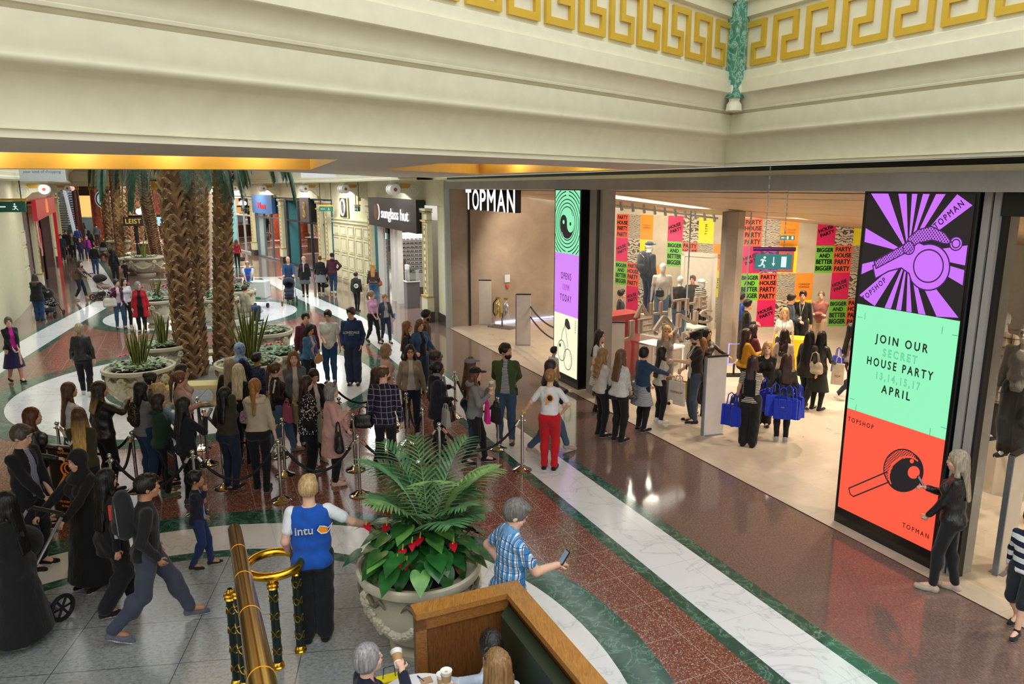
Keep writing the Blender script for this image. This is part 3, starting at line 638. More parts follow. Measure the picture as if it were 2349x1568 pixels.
# food court glow and counters at the far end
for k, (x_, z, w_, h_, c_, e_, d) in enumerate(((218, 2.7, 3.2, 2.0, '#f2a860', 1.6, 72), (150, 3.4, 2.2, 1.0, '#c87840', .8, 76), (300, 3.3, 3.5, .7, '#e0a050', 1.2, 74), (450, 3.2, 3.0, .8, '#d8d0b0', .8, 72))):
    c = far(x_, d); t = thing('food_counter', 'lit food counter far back, '+['with the orange glow between the red columns', 'dim one left of the maroon column', 'behind the kiosk lamps', 'behind the right palm trunk'][k], 'counter', tuple(c))
    put('lit_panel', MB().box((0, 0, z), (w_, .2, h_)), plain(c_, .5, 0, e_), t); put('base', MB().box((0, -.3, .6), (w_*1.3, .6, 1.2)), plain('#3c2c24', .5), t)
c = far(217, 68); t = thing('barrier_wall', 'low blue-grey barrier with a pale top in front of the far food court', 'barrier', tuple(c)); put('panel', MB().box((0, 0, .9), (4.2, .2, 1.8)), plain('#6d8494', .5), t); put('coping', MB().box((0, 0, 1.85), (4.3, .3, .1)), M['cream'], t)
c = far(236, 60); t = thing('clock', 'white round clock hanging under the far bulkhead', 'clock', (c.x, c.y, 0)); put('case', MB().tube([(0, 0, 3.55), (0, .3, 3.55)], .75, 24), plain('#dfe5e8', .4, 0, .5), t)
put('rim', MB().tube([(.62*math.cos(i*math.pi/12), -.04, 3.55+.62*math.sin(i*math.pi/12)) for i in range(25)], .05, 6), M['dark_metal'], t); put('hand', MB().tube([(0, -.05, 3.55), (.1, -.05, 3.95)], .03, 6), M['black'], t); put('hand', MB().tube([(0, -.05, 3.55), (.3, -.05, 3.4)], .03, 6), M['black'], t)
# kiosks with lamp globes
for k, (x_, y_, w_) in enumerate(((352, 592, 4.2), (290, 548, 4.2))):
    c = Vector(P(x_, y_)); t = thing('kiosk', ['dark kiosk with a screen band and globe lamps between the palms', 'farther dark kiosk with orange-lit panels and globe lamps'][k], 'kiosk', tuple(c), .12)
    put('canopy', MB().box((1.2, 0, 2.72), (w_, 2.2, .12)), M['blackg'], t); m = MB(); m.box((-.6, -1.12, 2.4), (1.2, .06, .55)); put('sign_board', m, plain('#241c14', .5), t)
    Mk = t.matrix_basis @ Matrix.Translation((-.6, -1.16, 2.4)) @ Matrix.Rotation(math.pi/2, 4, 'X'); put_text('lettering', 'LEISTLL'[:5], plain('#d8b44a', .5, 0, 1), t, Mk, size=.42, ext=.01)
    put('screen', MB().box((1.75, -1.12, 2.4), (2.7, .06, .55)), plain(['#9fd0e0', '#f0b060'][k], .5, 0, 1.2), t); put('panel', MB().box((.2, -1.13, 2.4), (.3, .05, .55)), plain('#b01848', .5), t)
    for x2 in (-.55, 2.9): put('post', MB().tube([(x2, -.9, 0), (x2, -.9, 2.65)], .11, 12), M['dark_metal'], t)
    put('counter', MB().box((1.2, 0, .5), (w_-.6, 1.8, 1.0)), plain('#5a3a2c', .5), t); put('counter_top', MB().box((1.2, 0, 1.02), (w_-.4, 2.0, .05)), plain('#cfc4b4', .3), t)
    m = MB()
    for i in range(26): m.box((-.2+rng.rand()*3, -.8+rng.rand()*1.5, 1.15), (.16, .16, .2), rng.rand())
    g = put('goods', m, plain('#b86a6a', .5), t); g['kind'] = 'stuff'
    m = MB()
    for i in range(20): m.box((-.2+rng.rand()*3, -.8+rng.rand()*1.5, 1.13), (.14, .14, .15), rng.rand())
    g = put('goods', m, plain('#e8e2d8', .5), t); g['kind'] = 'stuff'
    for i in range(3):
        gx, gz = (-.35+.25*i, 3.0 if i != 1 else 3.14); put('globe', MB().sph((gx, -.7, gz), .19, 14, 10), plain('#fff0dc', .5, 0, 2.2), t, smooth=True)
# hanging exit signs and banners
def exit_sign(c, rz, w, h, label, arrow=-1):
    t = thing('exit_sign', label, 'sign', c, rz); put('housing', MB().box((0, 0, 0), (w, .08, h)), plain('#1f5f50', .4, 0, 0), t)
    wm = plain('#dff5ee', .5, 0, 1.0); m = MB(); s = h
    for (x0, z0, x1, z1, r) in ((-.05, .1, 0, -.12, .05), (0, -.12, .12, -.2, .035), (.12, -.2, .2, -.32, .03), (0, -.12, -.1, -.25, .035), (-.1, -.25, -.25, -.22, .03), (-.02, .08, .14, .0, .03), (-.05, .1, -.18, .0, .03)):
        m.tube([((w*.22)+x0*s, -.05, z0*s), ((w*.22)+x1*s, -.05, z1*s)], r*s, 6)
    m.sph((w*.22-.04*s, -.05, .24*s), .07*s, 8, 6); put('figure', m, wm, t)
    m = MB(); m.box((-w*.2, -.045, 0), (w*.3, .02, h*.1)); m.prism([(0, 0), (.16*s, .14*s), (.16*s, -.14*s)], -.01, .01); m.v[8:] = [(-w*.38+x, -.045-z, y) for x, y, z in m.v[8:]]; put('arrow', m, wm, t)
    m = MB(); 
    for x_ in (-w*.4, w*.4): m.tube([(x_, 0, h/2), (x_, 0, h/2+(4.7-c[2]-h/2))], .015, 6)
    put('hanger', m, M['dark_metal'], t); put('bracket_bar', MB().box((0, 0, h/2+.05), (w*1.1, .1, .07)), M['gold_leaf'], t); return t
c = Vector(P(10, 700)); c = D3(18, 474, 24); exit_sign(c, .3, 1.0, .34, 'green exit sign with running man hanging over the left entrance')
exit_sign(D3(748, 479, rwall(748)[0][1]-1.6), .0, .66, .22, 'green exit sign hanging before the dark-framed shopfront'); exit_sign(D3(820, 479, rwall(820)[0][1]-1.2), -.9, .36, .2, 'green exit sign seen edge-on near the sunglasses sign')
bn = thing('banner', 'white hanging banner reading your kind of shopping', 'banner', D3(97, 400, 22)); put('sheet', MB().box((0, 0, 0), (1.33, .02, .38)), plain('#cfd9e2', .6), bn)
put_text('lettering', 'your kind of shopping', plain('#6d7f96', .6), bn, bn.matrix_basis @ Matrix.Translation((0, -.014, .08)) @ Matrix.Rotation(math.pi/2, 4, 'X'), size=.125)
put('hanger', MB().tube([(-.5, 0, .18), (-.5, 0, .5)], .008).tube([(.5, 0, .18), (.5, 0, .5)], .008), M['steel'], bn)
bn = thing('banner', 'plain white hanging banner over the palm court', 'banner', D3(730, 394, 24)); put('sheet', MB().box((0, 0, 0), (1.1, .02, .35)), plain('#e4e8ee', .6), bn); put('hanger', MB().tube([(-.4, 0, .17), (-.4, 0, .5)], .008).tube([(.4, 0, .17), (.4, 0, .5)], .008), M['steel'], bn)

# fill lights added to brighten the far mall and its shopfront walls
for x_, y_, p_, s_ in ((-20, 44, 700, 5), (-26, 56, 900, 6), (-34, 68, 900, 6), (-18, 62, 700, 6)): area('mall_fill', (x_, y_, 4.7), s_, p_, (1, .9, .76))
for px_, w_ in ((30, 30), (128, 60)):
    q = lwall(px_)[0]; area('cornice_fill', (q[0]+1.5, q[1]-.5, 4.62), 1.2, w_, (1, .95, .85))  # added fill that lifts the left wall, no fitting there
for px_ in (940, 800, 700, 610, 545):
    q = rwall(px_)[0]; area('cornice_fill', (q[0]-1.3, q[1]-.6, 4.62), 1.2, 150, (1, .97, .9))  # same added fill along the right-hand shopfronts
# ================================================================ THE SHOP
def lineS(px, n):   # s on the line n=const seen in pixel column px
    r = ray(px, 429); o = FP(0, n); den = r[0]*FT[1]-r[1]*FT[0]; return -(o[0]*r[1]-o[1]*r[0])/(FT[0]*r[1]-FT[1]*r[0])
def zc_(n): return 4.45-.108*(n-.3)
# header
m = MB(); m.prism([FP(-.15, -.02), FP(24, -.02), FP(24, .3), FP(-.15, .3)], 4.45, 4.66); hd = struct(put('wall_header', m, M['concrete_grey'])); hd.name = 'trim_4'
m = MB(); m.prism([FP(-.15, .02), FP(24, .02), FP(24, .3), FP(-.15, .3)], 4.66, 4.73); put('cream_band', m, M['cream2'], hd)
m = MB(); m.prism([FP(-.15, .1), FP(24, .1), FP(24, .3), FP(-.15, .3)], 4.73, 4.80); put('black_gap', m, M['black'], hd)
# sloping timber-look ceiling
M['shop_ceiling'] = concrete('shop_ceiling_panel', '#b39a80', '#c9b198', .45)
o = struct(put('ceiling', MB().add([FP(-.2, .3, 4.45), FP(24, .3, 4.45), FP(24, 22, zc_(22)), FP(-.2, 22, zc_(22))], [(0, 1, 2, 3)]), M['shop_ceiling'])); o.name = 'ceiling.shop'
for n_, w_ in ((.55, .10), (1.6, .035), (3.4, .02), (5.3, .045)):
    m = MB(); m.add([FP(3 if n_ > 1 else -.1, n_, zc_(n_)-.006), FP(24, n_, zc_(n_)-.006), FP(24, n_+w_, zc_(n_+w_)-.006), FP(3 if n_ > 1 else -.1, n_+w_, zc_(n_+w_)-.006)], [(0, 1, 2, 3)]); put('track_slot', m, M['black'], o)
# concrete walls of the left recess
cw = [FP(-.05, .1), P(1080, 747), P(1270, 728), tuple(far(1392, 27.3))]
m = MB().sweep(cw, [(0, 0), (0, 4.5), (.2, 4.5), (.2, 0)], True); o = struct(put('wall_concrete', m, M['concrete'])); o.name = 'wall_back.concrete'
q = P(1079, 747); o2 = put('wall_joint', MB().box((q[0], q[1]-.03, 2.15), (.06, .06, 4.3)), M['black'], o)
m = MB(); a, b = Vector(P(1135, 741)), Vector(P(1268, 728)); d = (b-a).normalized(); nz = Vector((d.y, -d.x)); m.tube([(a.x+nz.x*.06, a.y+nz.y*.06, .04), (b.x+nz.x*.06, b.y+nz.y*.06, .04)], .025, 6); put('light_strip', m, plain('#b9c4ff', .5, 0, 5), o)
# jamb of the shopfront, slanted grey edge
m = MB(); m.add([FP(-.1, -.04, 0), FP(.12, -.04, 0), FP(-.1, -.04, 4.5), FP(-.02, -.04, 4.5), FP(-.1, .12, 0), FP(.12, .12, 0), FP(-.1, .12, 4.5), FP(-.02, .12, 4.5)], [(0, 1, 3, 2), (1, 5, 7, 3), (4, 6, 7, 5), (0, 2, 6, 4)]); o = struct(put('trim_5', m, plain('#9aa3a3', .4, .3)))
# poster wall
PW = [tuple(far(x_, d_)) for x_, d_ in ((1392, 27.3), (1500, 25.5), (1640, 23.9), (1712, 22.85), (1990, 23.1), (2400, 23.6))]
pw = struct(put('wall_back', MB().sweep(PW, [(0, 0), (0, 3.75), (.2, 3.75), (.2, 0)], True), plain('#c8bba6', .6)))
def wavemat(name, sc, dist, a='#1c1a18', b='#d3c6b0', th=.5):
    t = NT(name); w_ = t.n('TexWave', i_Vector=t.map(t.obj(), scale=(1, 1.2, 1)), i_Scale=sc, i_Distortion=dist, i_Detail=3, i_Detail_Scale=1.6, bands_direction='Y'); t.col(t.ramp(w_.outputs[1], (th-.08, a), (th+.08, b))); return t.set(.5)
PMAT = {'R': plain('#ee5b38', .5), 'O': plain('#f2962e', .5), 'P': plain('#d8125c', .5), 'Y': plain('#efdc1e', .5), 'G': plain('#72c23a', .5), 'W': wavemat('poster_waves', 6, 5, '#3c3730', '#cdbfa8', .35), 'S': wavemat('poster_scribble', 2.4, 13, '#4a443b', '#c9bba4', .3), 'F': concrete('poster_photo', '#b3a78f', '#cbbfa9')}
INK = plain('#1d1a18', .6); INKO = plain('#a5581c', .6)
PT = {'R': text_mesh('PARTY\nHOUSE\nPARTY\nPARTY', .165, 0, .008), 'G': text_mesh('BIGGER\nAND\nBETTER\nBIGGER', .155, 0, .008), 'O': text_mesh('TOPSHOP\nTOPMAN', .085, 0, .001), 'Y': text_mesh('TSTM', .12, 0, .002, sp=1.3), 'P': text_mesh('HOUSE\nPARTY', .15, 0, .008)}
for k, me in PT.items():
    me.materials.clear(); me.materials.append(INKO if k == 'O' else INK)
    if k in 'RG':   # the lettering grows taller down the sheet
        for v in me.vertices: v.co.y = v.co.y*1.12 if v.co.y > 0 else v.co.y*1.3
    if k == 'Y': me.transform(Matrix.Rotation(math.pi/2, 4, 'Z'))
    if k == 'P': me.transform(Matrix.Rotation(.35, 4, 'Z'))
SEQ = 'RWOFPSYFG'; PH = .84; pwid = .58
quadm = {}
for k in SEQ:
    me = bpy.data.meshes.new('poster_'+k); me.from_pydata([(-pwid/2, -PH/2, 0), (pwid/2, -PH/2, 0), (pwid/2, PH/2, 0), (-pwid/2, PH/2, 0)], [], [(0, 1, 2, 3)]); me.materials.append(PMAT[k]); quadm[k] = me
Ltot = sum(math.dist(a, b) for a, b in zip(PW[:3], PW[1:4])); col0 = int(Ltot/pwid); npan = 0
t_ = Ltot-col0*pwid; ci = -col0
while t_ < sum(math.dist(a, b) for a, b in zip(PW, PW[1:5]))+2.2:
    (x, y), d = seg_at(PW, t_+pwid/2); mm = wallM((x, y), (x+d[0], y+d[1]), 0, .012)
    for r_ in range(5):
        k = SEQ[(ci+4*r_) % 9]; zz = 3.57-PH*(r_+.5)
        
        if zz < .2: continue
        o = bpy.data.objects.new('poster_panel', quadm[k]); COL.objects.link(o); o.parent = pw; o.matrix_basis = mm @ Matrix.Translation((0, zz, 0)); npan += 1
        if k in PT:
            q = bpy.data.objects.new('lettering', PT[k]); COL.objects.link(q); q.parent = o; q.matrix_basis = Matrix.Translation((0, .02, .006))
    t_ += pwid; ci += 1
# glass of the display window, set back at an angle
G0, G1 = Vector(P(1398, 886)), Vector(P(1702, 822)); gd = (G1-G0).normalized(); gL = (G1-G0).length
def glassP(px, py=None):
    r = ray(px, 429); den = gd.x*r[1]-gd.y*r[0]; u = (G0.y*r[0]-G0.x*r[1])/den; q = G0+gd*u
    if py is None: return q
    return D3(px, py, q.y)
win = struct(put('window_1', MB().add([(*G0, 0), (*G1, 0), (*G1, zc_(toF(G1)[1])), (*G0, zc_(toF(G0)[1]))], [(0, 1, 2, 3)]), M['glass']))
m = MB(); 
for q in (G0, G1, G0+gd*gL*.52): m.box((q.x, q.y, 2.0), (.03, .03, 3.9))
put('glass_edge', m, plain('#9fb0ad', .3), win)
a, b = wallM(G0, G1, 0, .02), 0
for txt, xa, xb, yc, h_, nm in (('ALL THE', 1462, 1632, 703, .30, 0), ('JEANS', 1442, 1650, 738, .46, 0), ('AND', 1555, 1620, 770, .2, 0)):
    pa, pb = glassP(xa), glassP(xb); c = (pa+pb)/2; z = D3((xa+xb)/2, yc, c.y)[2]; me = text_mesh(txt, 1, 0, .02); ws = [v.co.x for v in me.vertices]; hs = [v.co.y for v in me.vertices]
    mx = wallM(c, c+gd, 0, .05) @ Matrix.Translation((0, z, 0)) @ Matrix.Diagonal(((pb-pa).length/(max(ws)-min(ws)), h_/(max(hs)-min(hs)), 1, 1))
    o = put_text('lettering', txt, plain('#a8988a', .4), win, mx, size=1, ext=.03, off=.02)
# piers
def pier(px_l, px_r, n0, n1, mat, name):
    s0, s1 = lineS(px_l, n0), lineS(px_r, n0); m = MB().prism([FP(s0, n0), FP(s1, n0), FP(s1, n1), FP(s0, n1)], 0, 4.45); o = struct(put(name, m, mat)); return o, s0, s1
o, s0, s1 = pier(1354, 1384, .3, .6, M['concrete_grey'], 'column_1'); sm = s0+(s1-s0)*.6
put('slot', MB().prism([FP(sm, .28), FP(sm+.1, .28), FP(sm+.1, .32), FP(sm, .32)], 0, 4.45), M['black'], o)
q = Vector(P(1662, 836)); o = struct(put('column_2', MB().box((q.x+.1, q.y+.3, 1.95), (.42, .5, 3.9), -.6), M['concrete']))
# ---- LED pillars
SCR = {}
def em(c, s=1.0):
    return plain(c, .4, 0, s*1.12)
def led(name, label, s0, s1, n0, dep, z1, arts):
    o = FP(s0, n0); t = thing('screen_pillar', label, 'screen', o, F_ANG); w = s1-s0
    put('casing', MB().box((w/2, dep/2, z1/2), (w, dep, z1)), M['blackg'], t, bev=.006)
    fr = (w-.09); z0 = .24; hs = (z1-.02-z0)/3
    for i, art in enumerate(arts):
        base = Matrix.Translation((.05, -.004, z0+hs*(2-i))) @ Matrix.Rotation(math.pi/2, 4, 'X') @ Matrix.Diagonal((fr, hs, 1, 1))
        art(t, base, fr/hs)
    return t
def A(t, base, name, pts, col, lay, st=1.0): put(name, MB().poly([(x, y, .0015*lay) for x, y in pts]).xf(base), em(col, st) if isinstance(col, str) else col, t)
def circ(cx, cy, r, asp, n=40, a0=0, a1=2*math.pi): return [(cx+r*math.cos(a0+(a1-a0)*i/n), cy+r*asp*math.sin(a0+(a1-a0)*i/n)) for i in range(n+(a1-a0 < 6.2))]
def ringA(t, base, name, cx, cy, r0, r1, asp, col, lay, n=48):
    a, b = circ(cx, cy, r0, asp, n), circ(cx, cy, r1, asp, n); m = MB(); m.add([(x, y, .0015*lay) for x, y in a+b], [(i, n+i, n+(i+1) % n, (i+1) % n) for i in range(n)]); put(name, m.xf(base), em(col, .0 or 1.0), t)
def strokeA(t, base, name, pts, w, col, lay, asp=1):
    m = MB()
    for (x0, y0), (x1, y1) in zip(pts, pts[1:]):
        dx, dy = x1-x0, (y1-y0)/asp; L = math.hypot(dx, dy) or 1; nx, ny = -dy/L*w/2, dx/L*w/2*asp; ex, ey = dx/L*w*.3, dy/L*w*.3*asp
        m.add([(x0-nx-ex, y0-ny-ey, .0015*lay), (x1-nx+ex, y1-ny+ey, .0015*lay), (x1+nx+ex, y1+ny+ey, .0015*lay), (x0+nx-ex, y0+ny-ey, .0015*lay)], [(0, 1, 2, 3)])
    put(name, m.xf(base), em(col, 1.0), t)
def TX(t, base, txt, cx, cy, size, ang, col, lay=8, asp=1, sx=.8, sp=1.35, off=.02, outline=0):
    mx = t.matrix_basis @ base @ Matrix.Translation((cx, cy, .0015*lay)) @ Matrix.Diagonal((1, asp, 1, 1)) @ Matrix.Rotation(ang, 4, 'Z')
    put_text('lettering', txt, em(col, 1.0), t, mx, size=size, sxx=sx, sp=sp, off=off*size, outline=outline)
def dots(t, base, pts_in, col, lay, asp, r=.008, step=.026):
    m = MB(); 
    xs = [p[0] for p in pts_in]; ys = [p[1] for p in pts_in]
    def inside(x, y):
        c = False; j = len(pts_in)-1
        for i in range(len(pts_in)):
            xi, yi = pts_in[i]; xj, yj = pts_in[j]
            if (yi > y) != (yj > y) and x < (xj-xi)*(y-yi)/(yj-yi)+xi: c = not c
            j = i
        return c
    y = min(ys); k = 0
    while y < max(ys):
        x = min(xs)+(step/2 if k % 2 else 0)
        while x < max(xs):
            if inside(x, y): m.add([(x+r*math.cos(a)*1, y+r*asp*math.sin(a), .0015*lay) for a in [i*math.pi/3 for i in range(6)]], [tuple(range(6))])
            x += step
        y += step*.6*asp; k += 1
    if m.v: put('dots', m.xf(base), em(col, 1.0), t)
def marks(t, base, asp):
    for x, y, v in ((.1, .93, 1), (.02, .88, 0), (.86, .93, 1), (.95, .88, 0), (.1, .06, 1), (.02, .1, 0), (.86, .06, 1), (.95, .1, 0)): strokeA(t, base, 'crop_mark', [(x, y), (x, y-.06*asp)] if v else [(x, y), (x+.05, y)], .004, '#1f7a5a', 3, asp)
PUR, GRN, ORG, CRM, BLK = '#c46cf2', '#8ef0b8', '#f5543a', '#f2f4cf', '#1b1520'
def art_whistle(t, b, asp):
    A(t, b, 'art_ground', [(0, 0), (1, 0), (1, 1), (0, 1)], BLK, 1, .5)
    cx, cy = .47, .5
    def edge(a):
        dx, dy = math.cos(a), math.sin(a)*asp; k = min((1-cx)/dx if dx > 1e-6 else 9, -cx/dx if dx < -1e-6 else 9, (1-cy)/dy if dy > 1e-6 else 9, -cy/dy if dy < -1e-6 else 9); return (cx+dx*k, cy+dy*k)
    for a0, a1 in ((-6, 11), (22, 0), (38, 52), (60, 68), (74, 81), (87, 93), (99, 108), (118, 132), (158, 172), (196, 206), (222, 240), (250, 257), (263, 269), (275, 281), (288, 295), (304, 318), (338, 350)):
        if a1 == 0: continue
        a0, a1 = math.radians(a0), math.radians(a1); p, q = edge(a0), edge(a1); ins = lambda P_: (cx+(P_[0]-cx)*.97, cy+(P_[1]-cy)*.99)
        A(t, b, 'ray', [(cx, cy), ins(p), ins(q)], PUR, 2)
    body = [(.13, .36), (.17, .25)]+[(.30, .33), (.42, .37), (.5, .33)]+circ(.67, .40, .19, asp, 24, -2.4, 1.9)+[(.5, .62), (.42, .56)]
    A(t, b, 'whistle', body, PUR, 3); strokeA(t, b, 'outline', body+[body[0]], .012, '#3a1550', 4, asp)
    ringA(t, b, 'outline', .67, .41, .128, .14, asp, '#3a1550', 5); cap = [(.14, .40), (.45, .585), (.46, .63), (.54, .70), (.66, .735), (.78, .69), (.85, .62), (.81, .60), (.68, .625), (.55, .59), (.48, .52), (.17, .34)]
    A(t, b, 'cap_band', cap, PUR, 5); dots(t, b, cap, '#3a1550', 6, asp); strokeA(t, b, 'outline', cap+[cap[0]], .011, '#3a1550', 7, asp)
    pend = circ(.475, .545, .055, asp, 16); A(t, b, 'clasp', pend, PUR, 7); dots(t, b, pend, '#3a1550', 8, asp); strokeA(t, b, 'outline', pend+[pend[0]], .01, '#3a1550', 9, asp)
    A(t, b, 'loop_fill', circ(.89, .61, .05, asp), PUR, 5); ringA(t, b, 'loop', .89, .61, .028, .038, asp, '#3a1550', 6); ringA(t, b, 'loop', .89, .61, .048, .058, asp, '#3a1550', 6)
    TX(t, b, 'TOPMAN', .80, .83, .075, math.radians(43), '#2a1040', asp=asp); TX(t, b, 'TOPSHOP', .17, .15, .068, math.radians(44), '#2a1040', asp=asp)
def art_join(t, b, asp):
    A(t, b, 'art_ground', [(0, 0), (1, 0), (1, 1), (0, 1)], GRN, 1, .95); marks(t, b, asp)
    for tx, y, s_, ol in (('JOIN OUR', .72, .105, 0), ('SECRET', .605, .095, .0022), ('HOUSE PARTY', .50, .105, 0), ('13,14,15,17', .385, .09, .0022), ('APRIL', .275, .105, 0)):
        TX(t, b, tx, .5, y, s_, 0, '#16251f' if not ol else '#3f9f78', asp=asp, sx=.72 if len(tx) > 9 else .8, sp=1.45, off=.03 if not ol else 0, outline=ol)
def art_lolly(t, b, asp):
    A(t, b, 'art_ground', [(0, 0), (1, 0), (1, 1), (0, 1)], ORG, 1, 1.0)
    R_ = lambda pts, a=math.radians(-38), c=(.66, .60): [(c[0]+x*math.cos(a)-y*math.sin(a), c[1]+(x*math.sin(a)+y*math.cos(a))*asp) for x, y in pts]
    el = lambda cx, cy, rx, ry, n=32, a0=0, a1=2*math.pi: [(cx+rx*math.cos(a0+(a1-a0)*i/n), cy+ry*math.sin(a0+(a1-a0)*i/n)) for i in range(n+1)]
    bodyp = R_(el(0, 0, .165, .215)); A(t, b, 'mallet_rim', bodyp, BLK, 2, .5)
    rim = R_(el(-.035, 0, .15, .20, 24, math.pi/2, 3*math.pi/2)+el(.0, 0, .07, .19, 24, 3*math.pi/2, math.pi/2)); A(t, b, 'mallet_side', rim, ORG, 3); dots(t, b, rim, BLK, 4, asp, .007, .022); strokeA(t, b, 'outline', rim+[rim[0]], .011, BLK, 5, asp)
    top = R_(el(.035, 0, .13, .185)); A(t, b, 'mallet_face', top, BLK, 6, .5); strokeA(t, b, 'rim_line', R_(el(.03, 0, .14, .19, 20, math.pi*.55, math.pi*1.45)), .014, ORG, 7, asp)
    A(t, b, 'highlight', R_(el(.06, .085, .05, .065)), ORG, 8); A(t, b, 'highlight', R_(el(-.02, .14, .018, .022)), ORG, 8)
    h0, h1 = (.50, .50), (.13, .20); strokeA(t, b, 'handle', [(h0[0]-.0, h0[1]+.04), (h1[0]-.02, h1[1]+.03), (h1[0]+.0, h1[1]-.02), (h1[0]+.04, h1[1]-.03), (h0[0]+.05, h0[1]-.03)], .012, BLK, 5, asp)
    TX(t, b, 'TOPSHOP', .17, .90, .06, 0, '#3a0f10', asp=asp, sp=1.5); TX(t, b, 'TOPMAN', .84, .12, .06, 0, '#3a0f10', asp=asp, sp=1.5)
def art_spiral(t, b, asp):
    A(t, b, 'art_ground', [(0, 0), (1, 0), (1, 1), (0, 1)], GRN, 1, .9)
    for r in (.33, .40, .47):
        ringA(t, b, 'ring', .5, .48, r-.02, r, asp, '#10301f', 2)
    for r in (.54, .61, .68):   # arcs in the corners
        for q in range(4):
            pts = [(.5+r*math.cos(a), .48+r*asp*math.sin(a)) for a in [q*math.pi/2+.1+(math.pi/2-.2)*i/14 for i in range(15)]]
            run = []
            for p in pts+[None]:
                if p and 0 <= p[0] <= 1 and 0 <= p[1] <= 1: run.append(p)
                else:
                    if len(run) > 1: strokeA(t, b, 'ring', run, .022, '#10301f', 2, asp)
                    run = []
    A(t, b, 'swirl', circ(.5, .48, .29, asp, 30, math.pi*.95, math.pi*1.97)+circ(.645, .48, .145, asp, 14, 0, math.pi)[::1][:1]+circ(.645, .48, .14, asp, 16, 0, -math.pi)[0:0]+[(.64+.14*math.cos(a), .46+.14*asp*math.sin(a)) for a in [-.1-i*(math.pi-.2)/12 for i in range(13)]]+[(.36+.14*math.cos(a), .50+.14*asp*math.sin(a)) for a in [i*math.pi/12 for i in range(13)]], BLK, 3, .5)
    A(t, b, 'eye', circ(.36, .5, .04, asp, 16), GRN, 4); A(t, b, 'eye', circ(.64, .48, .035, asp, 16), BLK, 4, .5)
    TX(t, b, 'TOPSHOP', .68, .68, .05, -1.0, '#10301f', asp=asp); TX(t, b, 'TOPMAN', .36, .26, .05, -1.0, '#cfe8d8', asp=asp)
def art_opens(t, b, asp):
    A(t, b, 'art_ground', [(0, 0), (1, 0), (1, 1), (0, 1)], '#d283f2', 1, .95); marks(t, b, asp)
    TX(t, b, 'OPENS', .5, .63, .19, 0, '#5a0f6a', asp=asp, sx=.6); TX(t, b, '12PM', .5, .45, .17, 0, '#a82fb0', asp=asp, sx=.6, outline=.003, off=0); TX(t, b, 'TODAY', .5, .27, .19, 0, '#5a0f6a', asp=asp, sx=.6)
def art_cherry(t, b, asp):
    A(t, b, 'art_ground', [(0, 0), (1, 0), (1, 1), (0, 1)], CRM, 1, .95)
    for cx, cy in ((.35, .38), (.62, .27)):
        pts = [(cx+.17*math.cos(a)*(1+.0*math.sin(a)), cy+.21*asp*math.sin(a)) for a in [i*math.pi/16 for i in range(33)]]; A(t, b, 'cherry', pts, CRM, 2, .95); strokeA(t, b, 'outline', pts, .016, BLK, 3, asp)
        for i in range(9): a = -1.0+i*.25; strokeA(t, b, 'hatch', [(cx+.11*math.cos(a), cy+.14*asp*math.sin(a)), (cx+.155*math.cos(a), cy+.19*asp*math.sin(a))], .007, BLK, 3, asp)
    strokeA(t, b, 'stalk', [(.33, .56), (.38, .70), (.50, .84)], .016, BLK, 4, asp); strokeA(t, b, 'stalk', [(.62, .48), (.55, .66), (.50, .84)], .014, BLK, 4, asp)
    A(t, b, 'leaf', [(.47, .84), (.50, .93), (.58, .95), (.66, .90), (.72, .80), (.62, .77), (.53, .80)], '#2b2b2e', 5, .6); A(t, b, 'eye', circ(.28, .46, .04, asp, 12), BLK, 4, .5)
    TX(t, b, 'TOPMAN', .92, .86, .06, -math.pi/2, BLK, asp=asp, sp=1.5)
s0 = toF(P(1913, 1194))[0]; s1 = toF(P(2140, 1309))[0]; nn = .2
led('screen_pillar', 'tall screen pillar with a purple whistle, green JOIN OUR SECRET HOUSE PARTY and red mallet panels', s0, s1, nn, .42, 4.45, (art_whistle, art_join, art_lolly))
s2 = toF(P(1268, 866))[0]; s3 = toF(P(1342, 893))[0]
led('screen_pillar', 'tall screen pillar reading OPENS 12PM TODAY above a cherry drawing', s2, s3, toF(P(1268, 866))[1], .5, 4.45, (art_spiral, art_opens, art_cherry))
# ---- TOPMAN hanging letters
sa, sb = lineS(1073, .6), lineS(1190, .6); a, b = Vector(FP(sa, .6)), Vector(FP(sb, .6)); c = (a+b)/2; zz = D3(1130, 459, c.y)[2]
t = thing('hanging_letters', 'white three-dimensional letters reading TOPMAN hung in the left shop entrance', 'sign', (c.x, c.y, 0))
WL = plain('#ffffff', .5, 0, 1.6)
for i, ch in enumerate('TOPMAN'):
    me = text_mesh(ch, 1, .5, .02); xs = [v.co.x for v in me.vertices]; ys = [v.co.y for v in me.vertices]; me.materials.clear(); me.materials.append(plain('#26211e', .5)); me.materials.append(WL)
    wch = [.155, .17, .15, .20, .19, .17][i]; L = (b-a).length; 
    pos = sum([.155, .17, .15, .20, .19, .17][:i])+wch/2
    q = a+(b-a)*(pos/1.035); mx = wallM(q, q+(b-a), 0, 0) @ Matrix.Translation((0, zz, 0)) @ Matrix.Diagonal((L*wch*.82/(max(xs)-min(xs)), .62/(max(ys)-min(ys)), .18, 1)) @ Matrix.Translation((-(max(xs)+min(xs))/2, -(max(ys)+min(ys))/2, 0))
    me.transform(t.matrix_basis.inverted() @ mx); nv = (mx.to_3x3() @ Vector((0, 0, 1))).normalized()
    for p in me.polygons: p.material_index = 1 if p.normal.dot(nv) > .9 else 0
    o = bpy.data.objects.new('letter', me); COL.objects.link(o); o.parent = t
m = MB(); 
for u in (.15, .62): q = a+(b-a)*u; m.tube([(q.x, q.y, zz+.3), (q.x, q.y, zc_(.6))], .012, 6)
put('hanger', m, M['steel'], t)
